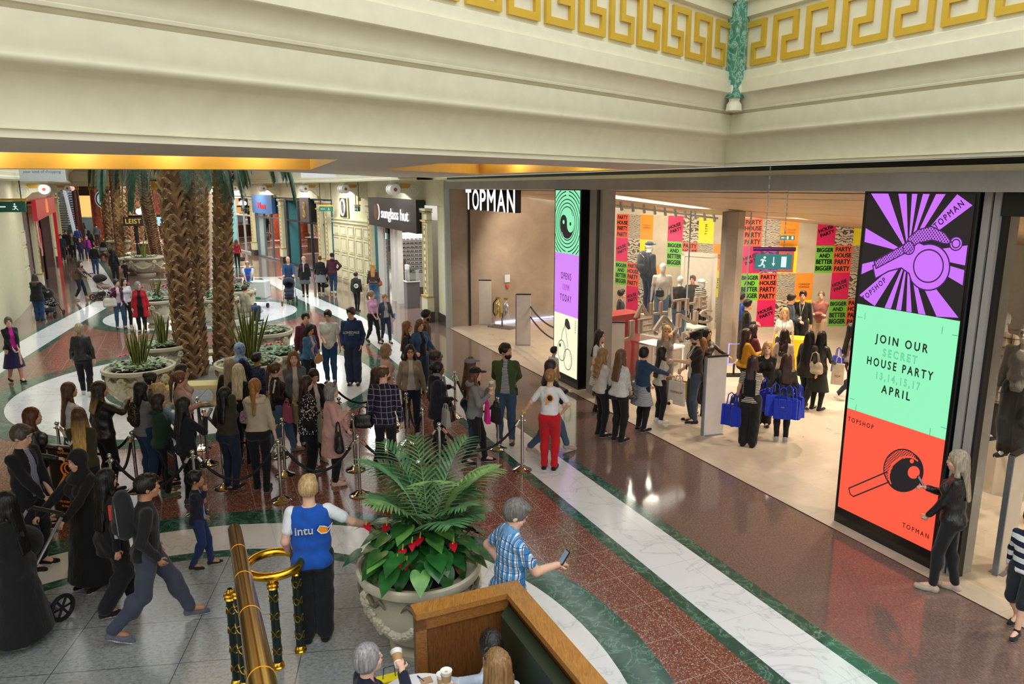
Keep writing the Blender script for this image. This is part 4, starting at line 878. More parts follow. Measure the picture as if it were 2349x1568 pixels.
# ---- white security totems
def totem(px, py, rz, label, h=1.5, w=.42, first=[None]):
    loc = P(px, py)
    if first[0] is None:
        t = thing('totem', label, 'panel', loc, rz, 'white narrow panels at the shop entrance'); put('panel', MB().box((0, 0, h/2), (w, .05, h-.02)), plain('#cfc9c3', .35), t, bev=.004); put('cap', MB().box((0, 0, h), (w+.01, .06, .03)), M['dark_metal'], t); put('edge', MB().box((-w/2-.01, 0, h/2), (.03, .06, h)), plain('#8792a4', .3, .5), t); put('base', MB().box((0, 0, .01), (w*.9, .16, .02)), M['steel'], t); first[0] = t; return t
    return copy_thing(first[0], loc, rz, label)
totem(1113, 745, -.1, 'white narrow panel against the concrete wall in the left entrance'); totem(1201, 792, -.1, 'white narrow panel in the left entrance nearest the cherry screen pillar'); totem(1408, 885, -.1, 'white narrow panel in front of the red plinth window')
totem(1634, 997, .3, 'white narrow panel beside the woman with blue shopping bags'); totem(2300, 1308, .62, 'white narrow panel at the right edge beyond the tall screen pillar')
# ---- left entrance: extinguishers, intercom, rope
c = P(1152, 752); t = thing('extinguisher_stand', 'steel stand holding two brass and silver fire extinguishers by the concrete wall', 'fire extinguisher', c, -.6)
put('base', MB().box((0, 0, .03), (.9, .4, .05)), M['steel'], t); put('post', MB().tube([(0, 0, .05), (0, 0, .5)], .03), M['steel'], t)
for x_ in (-.16, .16): put('cylinder', MB().lathe([(0, .3), (.10, .32), (.11, .4), (.11, .78), (.06, .86), (.03, .9), (.03, .95), (0, .95)], (x_, 0, 0), 14), plain('#d8c084' if x_ < 0 else '#c9c9c9', .15, .9), t, smooth=True); put('valve', MB().box((x_, 0, .98), (.16, .05, .06)), M['gold_leaf'], t)
put('hose', MB().tube([(-.2, 0, .95), (-.34, 0, .8), (-.36, 0, .5), (-.25, 0, .33)], .022, 8), M['black'], t)
a, b = Vector(cw[1]), Vector(cw[2]); q = a+(b-a)*.42; t = thing('call_point', 'white notice with a small red call point on the concrete wall', 'call point', (q.x, q.y, 0)); mm = wallM(a, b, 0, .03); mm.translation = Vector((q.x, q.y, 0))+(mm.to_3x3() @ Vector((0, 0, 1)))*.03
put('notice', MB().box((0, 1.5, 0), (.2, .26, .02)).xf(mm), plain('#c9d4dc', .5), t, world=True); put('button', MB().box((0, 1.24, .01), (.11, .1, .05)).xf(mm), plain('#d2452c', .5), t, world=True)
a3, b3 = Vector(P(1216, 792)), Vector(FP(s2, .6)); t = thing('barrier_rope', 'two sagging black ropes between the left totem and the cherry screen pillar', 'rope', tuple(a3))
for z in (1.15, .85): put('rope', MB().tube([(a3.x+(b3.x-a3.x)*u, a3.y+(b3.y-a3.y)*u, z-.8*u*(1-u)*1.0) for u in [i/12 for i in range(13)]], .022, 8), M['black'], t, world=True)
# ---- display window contents
q = Vector(glassP(1462))+Vector((-gd.y, gd.x))*.62; o = put('display_plinth', MB().box((q.x, q.y, .78), (1.15, .6, 1.56), math.atan2(gd.y, gd.x)), plain('#c4102c', .35)); tag(o, 'tall red plinth at the left of the display window', 'plinth')
back_n = Vector((-gd.y, gd.x))
MQ = {}
for key, px_, d_, zb_, w_, lab in (('a', 1494, 19.0, 1.30, .5, 'tall white plinth under the mannequin with the rucksack'), ('b', 1528, 18.7, .80, .8, 'white plinth under the mannequin in the cream tee'), ('c', 1570, 19.5, .42, .8, 'low white plinth under the black-topped mannequin'), ('d', 1620, 20.1, .24, .8, 'lowest white plinth under the striped mannequin')):
    q = far(px_, d_); MQ[key] = ((q.x, q.y), zb_); o = put('display_plinth', MB().box((q.x, q.y, zb_/2), (w_, .6, zb_), math.atan2(gd.y, gd.x)), plain('#d8cec4', .4)); tag(o, lab, 'plinth')
# light box and track with spots
A0, A1 = Vector(glassP(1440))+back_n*.6, Vector(glassP(1680))+back_n*.6; m = MB(); w_ = back_n*1.3
zz = lambda v: zc_(toF(v)[1])-.02
m.add([(*A0, zz(A0)), (*A1, zz(A1)), (*(A1+w_*.5), zz(A1+w_*.5)), (*(A0+w_), zz(A0+w_))], [(0, 1, 2, 3)]); o = put('light_box', m, plain('#fff2e2', .5, 0, 2.6)); tag(o, 'long glowing light panel over the display window', 'lamp')
t = thing('light_track', 'white track of small spotlights over the display window', 'lamp', (*A0, 0)); B0, B1 = A0-back_n*.2, A1-back_n*.2; put('track', MB().tube([(*B0, zz(B0)-.22), (*B1, zz(B1)-.22)], .025, 8), M['white'], t, world=True)
for i in range(10): p_ = B0.lerp(B1, (i+.5)/10); put('spot', MB().tube([(p_.x, p_.y, zz(p_)-.12), (p_.x+.04, p_.y, zz(p_)-.32)], .035, 10), M['white'], t, world=True)
# white door frame in the poster wall
(x, y), d = seg_at(PW, Ltot-1.6); mm = wallM((x, y), (x+d[0], y+d[1]), 0, .08); o = struct(put('door_3', MB().box((-.6, 1.2, 0), (.12, 2.4, .1)).box((.6, 1.2, 0), (.12, 2.4, .1)).box((0, 2.36, 0), (1.32, .14, .1)).box((0, 1.15, -.02), (1.1, 2.3, .04)).xf(mm), plain('#d9cfc2', .4)))
# white tables behind the glass
for k, (x_, y_, w_) in enumerate(((1512, 866, 1.0), (1560, 812, 1.3))):
    c = P(x_, y_); t = thing('display_table', ['white display table just behind the lettered glass', 'farther white display table with shoes in the window'][k], 'table', c, -.9); put('table_top', MB().box((0, 0, .82), (w_, .6, .05)), M['white'], t, bev=.01)
    for sx_ in (-1, 1):
        for sy_ in (-1, 1): put('leg', MB().box((sx_*(w_/2-.05), sy_*.25, .4), (.05, .05, .8)), M['white'], t)
# yellow counter and barrier frames inside
c = P(1850, 870); o = put('yellow_counter', MB().box((c[0], c[1]+1.2, .4), (.8, .5, .8), -.4), plain('#e8cf1a', .45), bev=.02); tag(o, 'bright yellow counter behind the queue inside the shop', 'counter')
c = P(1682, 862); t = thing('tablet_stand', 'small violet-lit frame stand by the concrete column', 'stand', c); put('frame', MB().tube([(-.15, 0, .3), (-.15, 0, .8), (.15, 0, .8), (.15, 0, .3), (-.15, 0, .3)], .015, 6), plain('#9a90ff', .5, 0, 2), t); put('base', MB().box((0, 0, .02), (.5, .3, .04)), M['dark_metal'], t); put('post', MB().box((0, 0, .16), (.04, .04, .3)), M['dark_metal'], t)
# hanging exit sign in front of the shop
c = D3(1774, 600, 10.6); t = thing('exit_sign', 'hanging green exit sign with running man, arrow and door before the poster wall', 'sign', c, -.15)
put('panel', MB().box((0, 0, 0), (.50, .02, .21)), plain('#2f8f86', .4, 0, .7), t); put('tint_plate', MB().box((0, .02, .0), (.56, .01, .30)), mglass('#d9a0e8', 'violet_acrylic', .2), t); put('rail', MB().tube([(-.29, 0, .18), (.29, 0, .18)], .03, 10), plain('#7a1f70', .3, .2), t)
wm = plain('#e8f5f5', .5, 0, 1.0); m = MB()
for (x0, z0, x1, z1, r) in ((-.14, .03, -.155, -.03, .014), (-.155, -.03, -.125, -.05, .01), (-.125, -.05, -.125, -.085, .01), (-.155, -.03, -.175, -.06, .01), (-.175, -.06, -.205, -.06, .009), (-.14, .03, -.105, .01, .009), (-.145, .035, -.18, .02, .009)): m.tube([(x0, -.013, z0), (x1, -.013, z1)], r, 6)
m.sph((-.125, -.013, .06), .018, 8, 6); put('figure', m, wm, t); put('arrow', MB().box((0, -.013, .02), (.012, .01, .1)).add([(-.025, -.016, -.02), (.025, -.016, -.02), (0, -.016, -.065)], [(0, 2, 1)]), wm, t); put('door_symbol', MB().box((.14, -.013, 0), (.07, .01, .15)), wm, t)
m = MB()
for x_ in (-.13, .13):
    for k in range(18): z = .2+k*(4.79-c[2]-.2)/18; m.box((x_, 0, z+.03), (.018 if k % 2 else .006, .006 if k % 2 else .018, .05))
put('chain', m, M['steel'], t)
t = thing('exit_sign', 'small green exit sign high on the poster wall', 'sign', D3(1806, 545, 22.0)); put('panel', MB().box((0, 0, 0), (.42, .04, .13)), plain('#2f8a5a', .4, 0, .6), t); put('figure', MB().box((.0, -.03, 0), (.05, .01, .09)).box((-.13, -.03, 0), (.12, .01, .03)).box((.14, -.03, 0), (.05, .01, .09)), wm, t)
# ---- right-hand window beyond the tall pillar
se = s1+.02
m = MB().prism([FP(se, .25), FP(se+.085, .25), FP(se+.085, .6), FP(se, .6)], 0, 4.45); o = struct(put('column_3', m, M['concrete_grey']))
put('slot', MB().prism([FP(se+.085, .28), FP(se+.115, .28), FP(se+.115, .6), FP(se+.085, .6)], 0, 4.45), M['black'], o); put('panel', MB().prism([FP(se+.115, .25), FP(se+.185, .25), FP(se+.185, .6), FP(se+.115, .6)], 0, 4.45), M['concrete_grey'], o)
put('frame_post', MB().prism([FP(se+.185, .3), FP(se+.215, .3), FP(se+.215, .4), FP(se+.185, .4)], 0, 4.4), M['black'], o); put('frame_head', MB().prism([FP(se+.185, .27), FP(24, .27), FP(24, .4), FP(se+.185, .4)], 4.2, 4.44), M['black'], o)
w2 = struct(put('window_2', MB().add([FP(se+.215, .35, 0.02), FP(22, .35, .02), FP(22, .35, 4.2), FP(se+.215, .35, 4.2)], [(0, 1, 2, 3)]), M['glass']))
c = P(2250, 992, .95); c = (c[0]+.55, c[1]+.55); o = put('display_plinth', MB().box((c[0], c[1], .475), (.9, 1.1, .95), F_ANG), plain('#d6c9ba', .4), bev=.005); tag(o, 'white plinth with clear shoes in the right-hand window', 'plinth')
for k in range(2):
    x_, y_ = P([2312, 2340][k], [990, 1002][k], .98); m = MB(); m.lathe([(.0, 0), (.05, .0), (.055, .02), (.045, .06), (.035, .1), (.03, .14), (0, .14)], (x_, y_, .955), 12); m.box((x_+.05, y_-.03, .975), (.1, .06, .04), -.4); o = put('trainer', m, plain('#a39c90', .3), smooth=True); tag(o, ['left translucent trainer', 'right grey translucent trainer'][k]+' on the white window plinth', 'shoe')
m = MB().sweep([FP(24, 4.8), FP(19.5, 5.5), FP(16.4, 6.8)][::-1], [(0, 0), (0, 4.2)]); o = struct(put('wall_shop_right', m, plain('#8a6f52', .5))); o.name = 'wall_right.window'
for k in range(3):
    p0, p1 = FP(16.6+k*1.2, 4.2, .6+k*.3), FP(20.6+k*1.2, 3.8, 3.8); o = put('truss_beam', MB().tube([p0, p1], .11, 4), plain('#c9b79a', .35)); tag(o, ['lowest', 'middle', 'upper'][k]+' diagonal pale steel beam behind the right-hand window', 'beam')
for k in range(5):
    q = FP(17.4+k*.9, 5.0, 0); o = put('display_shelf', MB().box((q[0], q[1], 1.1+.3*(k % 2)), (.7, .4, 2.2+.6*(k % 2)), F_ANG), plain(['#b89a70', '#6d5238', '#d8c4a0', '#4a3628', '#a88a5c'][k], .5)); tag(o, ['tan', 'brown', 'cream', 'dark brown', 'sand'][k]+' shelf unit far behind the right-hand window', 'shelf')
# shop lighting
def spotl(name, loc, power, color, size=1.9, r=.12, tgt=None):
    l = bpy.data.lights.new(name, 'SPOT'); l.energy = power; l.color = color; l.spot_size = size; l.spot_blend = .6; l.shadow_soft_size = r
    o = bpy.data.objects.new(name, l); COL.objects.link(o); o.location = loc
    if tgt: o.rotation_euler = (Vector(tgt)-Vector(loc)).to_track_quat('-Z', 'Y').to_euler()
    return o
for s_, n_, p_ in ((1.5, 2.0, 160), (4, 3.0, 200), (6.5, 4.5, 260), (9.3, 2.2, 260), (9.5, 5, 330), (11.5, 3.8, 330), (13.0, 6, 330), (14.6, 2.4, 330), (15, 5, 330), (9, 7.6, 300), (12, 8, 300), (16.5, 7.5, 260), (18.0, 2.4, 300), (20.0, 2.2, 260)):
    q = FP(s_, n_); spotl('shop_spot', (q[0], q[1], zc_(n_)-.1), p_*1.5, (1, .83, .63))
for u in (.18, .5, .8):   # wall washing spots aimed at the posters and the concrete
    (x, y), d = seg_at(PW, Ltot*u+1.5*u); spotl('wall_spot', (x-d[1]*-2.2, y-2.4, 3.7), 330, (1, .86, .68), 2.0, .15, (x, y, 1.6))
spotl('wall_spot', (*(Vector(far(1830, 20.0))), 3.7), 420, (1, .86, .68), 2.2, .15, (*far(1850, 23), 1.7))
q = P(1200, 745); spotl('wall_spot', (q[0]+.3, q[1]-1.8, 3.9), 330, (1, .80, .58), 1.6, .2, (q[0]+.4, q[1]+2.0, 1.9))

q = Vector(glassP(1560))+back_n*1.5; area('display_fill', (q.x, q.y, 3.55), 1.6, 120, (1, .9, .76))  # extra fill added because the window display was dull
q = far(1850, 19.5); area('shop_area_light', (q.x, q.y, 3.5), 2.2, 110, (1, .86, .66))  # fill added to brighten the shop interior
# ================================================================ STANCHIONS AND ROPES
ST = {}; ST0 = None; SH = .95
def stanchion(key, px, py, label):
    global ST0
    loc = P(px, py, SH-.02); ST[key] = loc
    if ST0 is None:
        t = thing('rope_stanchion', label, 'stanchion', loc, 0, 'chrome rope stanchions round the queue')
        put('base', MB().lathe([(.155, 0), (.16, .012), (.15, .022), (.10, .045), (.05, .075), (.03, .09), (0, .09)], n=28), M['chrome'], t, smooth=True)
        put('pole', MB().lathe([(.024, .08), (.024, .82), (.034, .825), (.034, .86), (.022, .865), (.018, .885)], n=16), M['chrome'], t, smooth=True)
        put('finial', MB().sph((0, 0, .915), .036, 16, 12), M['chrome'], t, smooth=True)
        for a in range(4): put('rope_hook', MB().tube([(.03*math.cos(a*1.57), .03*math.sin(a*1.57), .845), (.055*math.cos(a*1.57), .055*math.sin(a*1.57), .845)], .01, 6), M['chrome'], t)
        ST0 = t; return
    copy_thing(ST0, loc, len(ST)*.7, label)
for k, px, py, lb in ((1, 1198, 952, 'chrome rope post whose top the woman in red trousers touches'), (2, 1142, 912, 'chrome rope post in front of the bearded man in the green jacket'), (3, 1043, 853, 'chrome rope post behind the women in caps'), (4, 969, 937, 'chrome rope post left of the woman with the purple coat'),
    (5, 932, 902, 'chrome rope post in front of the woman in ripped jeans'), (6, 1007, 971, 'chrome rope post behind the palm fronds of the near planter'), (7, 900, 866, 'chrome rope post right behind the plaid-shirted man'), (8, 756, 876, 'chrome rope post just behind the grey-haired woman in pink'), (9, 777, 912, 'chrome rope post held in front of the woman in the pink coat'),
    (10, 810, 951, 'chrome rope post right of the pink coat, farther of the two there'), (11, 820, 999, 'chrome rope post right of the pink coat, nearest the camera there'), (12, 646, 961, 'chrome rope post with yellow paper behind it, behind the steward'), (13, 637, 1010, 'chrome rope post directly behind the steward in the blue vest'), (14, 635, 926, 'chrome rope post beside the pink and gold shopping bags'),
    (15, 467, 941, 'chrome rope post left of the woman in the olive jacket'), (16, 452, 912, 'chrome rope post behind the phone-holding woman'), (17, 441, 1034, 'chrome rope post above the little boy'), (18, 302, 990, 'chrome rope post in front of the woman with long black hair'), (19, 250, 1043, 'chrome rope post beside the poster stand'), (20, 328, 965, 'chrome rope post by the leopard-print rucksack'),
    (21, 130, 968, 'chrome rope post behind the woman in the sports jacket'), (22, 505, 985, 'chrome rope post hidden behind the woman with navy jeans')): stanchion(k, px, py, lb)
RM = plain('#14151b', .75, bump=.3)
def rope(a, b, sag, label):
    p, q = Vector(ST[a]) if a in ST else Vector(a), Vector(ST[b]) if b in ST else Vector(b); L = (q-p).length; d = (q-p)/L; p, q = p+d*.06, q-d*.06
    t = thing('barrier_rope', label, 'rope', tuple(p)); n = 18; f = lambda u: (p.x+(q.x-p.x)*u, p.y+(q.y-p.y)*u, .84-sag*4*u*(1-u))
    put('rope', MB().tube([f(.03+.94*i/n) for i in range(n+1)], .021, 8), RM, t, world=True, smooth=True)
    for u0, u1 in ((0, .045), (.955, 1)): put('rope_end', MB().tube([f(u0), f(u1)], .026, 8), M['chrome'], t, world=True)
for a, b, s_, lb in ((1, 6, .42, 'black rope sagging from the post the red-trousered woman holds'), (2, 3, .40, 'black rope hanging between the posts beside the bearded man'), (6, 11, .40, 'black rope sagging behind the palm fronds toward the pink coat'), (13, 11, .42, 'black rope sagging in front of the pink-coated woman'), (17, 13, .42, 'black rope sagging in front of the cream jacket and olive jacket women'),
    (19, 17, .40, 'black rope sagging above the man with the rucksack'), (18, 19, .3, 'black rope from the poster stand post back into the queue'), (21, 18, .34, 'black rope behind the woman in the black leather jacket'), (15, 16, .3, 'short black rope left of the olive jacket woman'), (15, 12, .38, 'black rope hanging behind the cream fur collar jacket'), (9, 10, .36, 'black rope in a tight loop right of the pink coat'), (8, 7, .36, 'black rope across the white marble behind the plaid shirt'), (5, 4, .36, 'black rope in a tight loop by the ripped jeans'), (7, 5, .3, 'black rope left of the woman in ripped jeans'), (20, 16, .34, 'black rope behind the group of women in pink')): rope(a, b, s_, lb)
# ================================================================ PLANTERS
PLM = None
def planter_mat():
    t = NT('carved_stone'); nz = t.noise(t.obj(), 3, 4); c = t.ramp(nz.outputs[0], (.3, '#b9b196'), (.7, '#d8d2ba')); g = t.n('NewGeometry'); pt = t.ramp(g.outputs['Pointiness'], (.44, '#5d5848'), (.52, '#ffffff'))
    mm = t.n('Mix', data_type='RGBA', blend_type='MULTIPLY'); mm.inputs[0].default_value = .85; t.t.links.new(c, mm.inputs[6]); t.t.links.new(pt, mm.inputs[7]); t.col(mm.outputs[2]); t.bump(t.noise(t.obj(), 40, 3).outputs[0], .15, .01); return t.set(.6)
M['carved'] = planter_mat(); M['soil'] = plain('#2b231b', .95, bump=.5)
def planter_relief(R=.6):
    m = MB()
    def wallr(z): return np.interp(z, [.12, .3, .5, .68, .80], [.30*R/.6, .42*R/.6, .52*R/.6, .555*R/.6, .56*R/.6])
    nb = 5
    for k in range(nb):
        a0 = k*2*math.pi/nb; pts = []
        for i in range(26):   # hanging garland of bunched leaves
            u = i/25; a = a0+u*2*math.pi/nb; z = .68-.30*4*u*(1-u); r = wallr(z)+.012; w_ = .030+.02*math.sin(math.pi*u)
            for j in range(3):
                aa = a+rng.uniform(-.04, .04); zz = z+rng.uniform(-.022, .022); m.sph((r*math.cos(aa), r*math.sin(aa), zz), (w_*.8, w_*.8, w_*.75), 6, 4)
        r = wallr(.7)+.02; 
        for i in range(7): aa = a0+math.cos(i*.9)*.09; m.sph((r*math.cos(aa), r*math.sin(aa), .70+.05*math.sin(i*.9)), (.04, .04, .04), 7, 5)
        for s_ in (-1, 1):   # bow ribbons
            m.tube([(wallr(.72+.05*math.sin(i*1.2))*math.cos(a0+s_*(.05+i*.055))*1.04, wallr(.72)*math.sin(a0+s_*(.05+i*.055))*1.04, .72+.035*math.sin(i*1.3)) for i in range(9)], [.022, .026, .024, .02, .022, .024, .02, .014, .006], 6)
        for z in np.linspace(.62, .3, 7): aa = a0+rng.uniform(-.03, .03); r = wallr(z)+.01; m.sph((r*math.cos(aa), r*math.sin(aa), z), (.035, .035, .035), 6, 4)
    return m
PL0 = {}
def planter(loc, label, R=.6, Hh=.9):
    if not PL0:
        t = thing('planter', label, 'planter', loc, 0, 'carved stone urn planters'); k = 1
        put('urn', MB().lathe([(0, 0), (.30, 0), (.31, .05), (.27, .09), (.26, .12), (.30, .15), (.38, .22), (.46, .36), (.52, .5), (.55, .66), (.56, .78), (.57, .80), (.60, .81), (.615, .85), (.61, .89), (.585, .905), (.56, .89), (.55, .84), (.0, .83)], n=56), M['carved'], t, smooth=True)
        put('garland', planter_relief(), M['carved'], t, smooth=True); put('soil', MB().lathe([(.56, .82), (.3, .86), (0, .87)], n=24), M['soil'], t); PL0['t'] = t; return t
    return copy_thing(PL0['t'], loc, rng.rand()*6, label, scale=(R/.6, R/.6, Hh/.9))
def leafmat(name, a, b, rough=.35, vein=None):
    t = NT(name); nz = t.noise(t.obj(), 9, 3); c = t.ramp(nz.outputs[0], (.3, a), (.7, b)); t.col(c); t.b.inputs['Roughness'].default_value = rough; return t.m
LG = leafmat('anthurium_leaf', '#1d4a22', '#2f6b2f', .22); LG2 = leafmat('light_leaf', '#3f7a35', '#6aa04a', .3); KG = leafmat('kentia_leaf', '#2f5a38', '#5a8a58', .4); KG2 = leafmat('kentia_leaf_pale', '#4f7f4a', '#86a860', .4)
SN = leafmat('sansevieria_green', '#24401f', '#45622e', .4); SNY = leafmat('sansevieria_edge', '#a9a848', '#cdc768', .4); IV = leafmat('ground_leaf', '#47603a', '#7d9060', .5); IV2 = leafmat('ground_leaf_pale', '#7f9268', '#b3bd90', .5)
RD = plain('#cf1830', .2); OR_ = plain('#e0572a', .4); YL = plain('#d8b860', .5)
def heart(m, c, d, up, L, W_):
    """heart-shaped cupped leaf: c base, d direction, up normal"""
    d = Vector(d).normalized(); s_ = d.cross(Vector(up)).normalized(); n = s_.cross(d)
    out = [(0, 0), (-.13, .12), (-.19, .28), (-.15, .43), (-.03, .53), (.14, .565), (.32, .52), (.5, .41), (.7, .25), (.87, .10), (1.0, 0)]
    base = len(m.v); c = Vector(c); vs = []; mid = []
    for x, y in out: mid.append(c+d*(max(x, 0)*L)+n*(-.10*L*max(x, 0)**2*1.5))
    for sg in (1, -1):
        for x, y in out: vs.append(c+d*(x*L)+s_*(sg*y*W_)+n*(.10*W_*y-.15*L*max(x, 0)**2))
    k = len(out); m.add(mid+vs, [f for i in range(k-1) for f in ((i, k+i, k+i+1, i+1), (i+1, 2*k+i+1, 2*k+i, i))])
def blade(m, p, d, L, w, curve, n=7, tw=0, edge=None):
    """strap leaf; edge: MB for the yellow margins"""
    d = Vector(d).normalized(); s_ = d.cross(Vector((0, 0, 1))); s_ = s_.normalized() if s_.length > .05 else Vector((1, 0, 0)); s_.rotate(Matrix.Rotation(tw, 3, 'Z')); p = Vector(p)
    pts = []; cur = p.copy(); dd = d.copy()
    for i in range(n+1): pts.append(cur.copy()); cur += dd*(L/n); dd = (dd+Vector((d.x, d.y, -.6))*curve/n).normalized()
    ws = [w*math.sin(math.pi*min(1, .22+.78*(i/n)))**.6 if i < n else .001 for i in range(n+1)]
    vs = []
    for q, ww in zip(pts, ws): vs += [q-s_*ww, q+Vector((0, 0, 0)), q+s_*ww]
    m.add(vs, [f for i in range(n) for f in ((3*i, 3*i+1, 3*i+4, 3*i+3), (3*i+1, 3*i+2, 3*i+5, 3*i+4))])
    if edge is not None:
        nn_ = s_.cross(dd).normalized()*.003
        for sg in (-1, 1):
            vs = []
            for q, ww in zip(pts, ws): vs += [q+s_*(sg*ww*.72)+nn_, q+s_*(sg*ww*1.04)+nn_, q+s_*(sg*ww*.72)-nn_, q+s_*(sg*ww*1.04)-nn_]
            edge.add(vs, [f for i in range(n) for f in ((4*i, 4*i+1, 4*i+5, 4*i+4), (4*i+2, 4*i+3, 4*i+7, 4*i+6))])
def low_leaves(t, c, R, n, mats, z=.86):
    for mi_, mt in enumerate(mats):
        m = MB()
        for i in range(n):
            a = rng.rand()*6.28; r = R*math.sqrt(rng.rand())*.92; p = (r*math.cos(a), r*math.sin(a), z+rng.rand()*.05); b = rng.rand()*6.28; heart(m, p, (math.cos(b), math.sin(b), rng.uniform(-.1, .5)), (0, 0, 1), .11+.05*rng.rand(), .06)
        o = put('foliage', m, mt, t); o['kind'] = 'stuff'
def sansevieria(loc, label, z, h=.75, n=26, R=.13):
    t = thing('snake_plant', label, 'plant', (loc[0], loc[1], z)); m, e_ = MB(), MB()
    for i in range(n):
        a = rng.rand()*6.28; r = R*rng.rand(); out = rng.uniform(.02, .45)*(r/R+.2); L = h*rng.uniform(.6, 1.05); blade(m, (r*math.cos(a), r*math.sin(a), 0), (math.cos(a)*out, math.sin(a)*out, 1), L, .022+.01*rng.rand(), rng.uniform(0, .15), 7, rng.rand()*3, e_)
    o = put('leaves', m, SN, t); o['kind'] = 'stuff'; o = put('leaf_margins', e_, SNY, t); o['kind'] = 'stuff'; return t
def flowers(t, pts, mat, s=.07):
    for p in pts:
        m = MB()
        for k in range(5): a = k*1.257; heart(m, p, (math.cos(a), math.sin(a), .5), (0, 0, 1), s, s*.6)
        m.sph((p[0], p[1], p[2]+.01), s*.25, 6, 4); put('flower', m, mat, t)
# near planter
PC = P(961, 1287, .9); planter((PC[0], PC[1]), 'large carved stone urn in the foreground holding red anthuriums and a palm', .60)
t = thing('anthurium', 'glossy dark green anthurium with red flowers in the near urn', 'plant', (PC[0], PC[1], .86)); m, m2 = MB(), MB()
for i in range(95):
    a = rng.rand()*6.28; r = rng.uniform(.15, .62); z = rng.uniform(.10, .42)*(1.15-r); d = (math.cos(a), math.sin(a)-.3, rng.uniform(-.7, -.0)); (m.tube([(r*.4*math.cos(a), r*.4*math.sin(a), 0), (r*math.cos(a), r*math.sin(a), z+.1)], .006, 5)); heart(m if i % 4 else m2, (r*math.cos(a), r*math.sin(a), z+.1), d, (math.cos(a)*.6, math.sin(a)*.6, 1), rng.uniform(.17, .25), rng.uniform(.15, .20))
for i, (dx, dy) in enumerate(((-.38, -.42), (-.12, -.50), (.10, -.58), (.30, -.48), (-.2, -.3), (.42, -.25), (0, -.35), (-.45, -.15))):
    heart(m, (dx*.95, dy*.8, .16), (dx, dy, -.9), (dx, dy, .8), .22, .17)
o = put('leaves', m, LG, t, smooth=2); o['kind'] = 'stuff'; o = put('young_leaves', m2, LG2, t, smooth=2); o['kind'] = 'stuff'
for fx, fy, fz in ((-.52, .10, .38), (-.30, .0, .42), (-.10, -.34, .34), (-.02, -.28, .38), (-.14, -.42, .28), (.05, -.22, .40), (.30, -.12, .42), (.36, -.26, .36), (-.36, .35, .42), (-.06, -.38, .24)):
    mf = MB(); heart(mf, (fx, fy, fz), (rng.uniform(-.6, .6), -1, -.35), (0, -.4, 1), .10, .07); put('flower', mf, RD, t, smooth=2); ms = MB().tube([(fx, fy-.02, fz+.01), (fx+.01, fy-.04, fz+.08)], [.008, .004], 6); put('spadix', ms, YL, t)
    put('stem', MB().tube([(fx*.4, fy*.4, 0), (fx, fy, fz)], .005, 5), LG2, t)
t = thing('potted_palm', 'feathery green palm rising from the near urn', 'plant', (PC[0]+.10, PC[1]+.15, .88))
for i in range(20):
    a = i*2.4+.3; L = rng.uniform(.75, 1.15) if i < 14 else 1.3; tilt = rng.uniform(.12, .42) if i < 13 else .08; pts = []; cur = Vector((.05*math.cos(a), .05*math.sin(a), 0)); dd = Vector((math.cos(a)*tilt, math.sin(a)*tilt, 1)).normalized()
    for k in range(13): pts.append(cur.copy()); cur += dd*(L/12); dd = (dd+Vector((math.cos(a)*.06, math.sin(a)*.06, -.09*(k/6)))).normalized()
    m = MB(); m.tube(pts, [.010-.0006*k for k in range(13)], 5)
    for k in range(5, 26):
        f = k/26*12; k0 = int(f); p = pts[k0].lerp(pts[min(12, k0+1)], f-k0); d0 = (pts[min(12, k0+1)]-pts[k0]); d0 = d0.normalized() if d0.length > 0 else dd; sd = d0.cross(Vector((0, 0, 1))); sd = sd.normalized() if sd.length > .01 else Vector((1, 0, 0)); u = (k-5)/21; ln = .36*math.sin(math.pi*(.15+.8*u))**.7
        for sg in (-1, 1): blade(m, p, d0*(.55+.6*u)+sd*sg+Vector((0, 0, .15)), ln, .014, .9, 6)
    o = put('frond', m, KG if i % 3 else KG2, t)
t['group'] = 'plants in the near urn'
# palm court planters
def pt(px, py, R, label, kind, h=.9):
    c = P(px, py, h); planter(c, 'carved stone urn '+label, R, h); return c
c = pt(318, 838, .70, 'with snake plants left of the palm trunks', 0, .85); sansevieria((c[0]-.02, c[1]+.05), 'tall yellow-edged snake plant in the urn left of the palm trunks', .85, .85, 30); t = thing('ground_cover', 'low leaves with orange flowers round the left snake plant', 'plant', (c[0], c[1], 0)); low_leaves(t, c, .6, 170, (IV, IV2)); flowers(t, [(-.5, .25, .98), (-.42, .32, 1.0), (-.2, .45, 1.03), (-.12, .42, 1.0)], OR_)
c = pt(372, 788, .62, 'half hidden behind the left trunk', 0, .85); sansevieria(c, 'snake plant in the urn half hidden by the left trunk', .85, .75, 22); t = thing('ground_cover', 'low leaves round the half-hidden snake plant', 'plant', (c[0], c[1], 0)); low_leaves(t, c, .5, 120, (IV, IV2))
c = pt(570, 828, .68, 'beside the blue headscarf', 0, .9); sansevieria((c[0]+.0, c[1]+.1), 'tallest snake plant in the urn beside the blue headscarf', .88, 1.25, 34, .15); t = thing('ground_cover', 'low striped leaves in the urn beside the blue headscarf', 'plant', (c[0], c[1], 0)); low_leaves(t, c, .58, 170, (IV, IV2), .9)
c = pt(628, 806, .62, 'with orange flowers right of the palm trunks', 0, .85); t = thing('ground_cover', 'green leaves with orange flowers right of the blue headscarf', 'plant', (c[0], c[1], 0)); low_leaves(t, c, .5, 130, (IV, LG2)); flowers(t, [(-.15, 0, 1.0), (.1, .05, 1.05), (.18, 0, 1.0), (-.1, .15, .98)], OR_, .09)
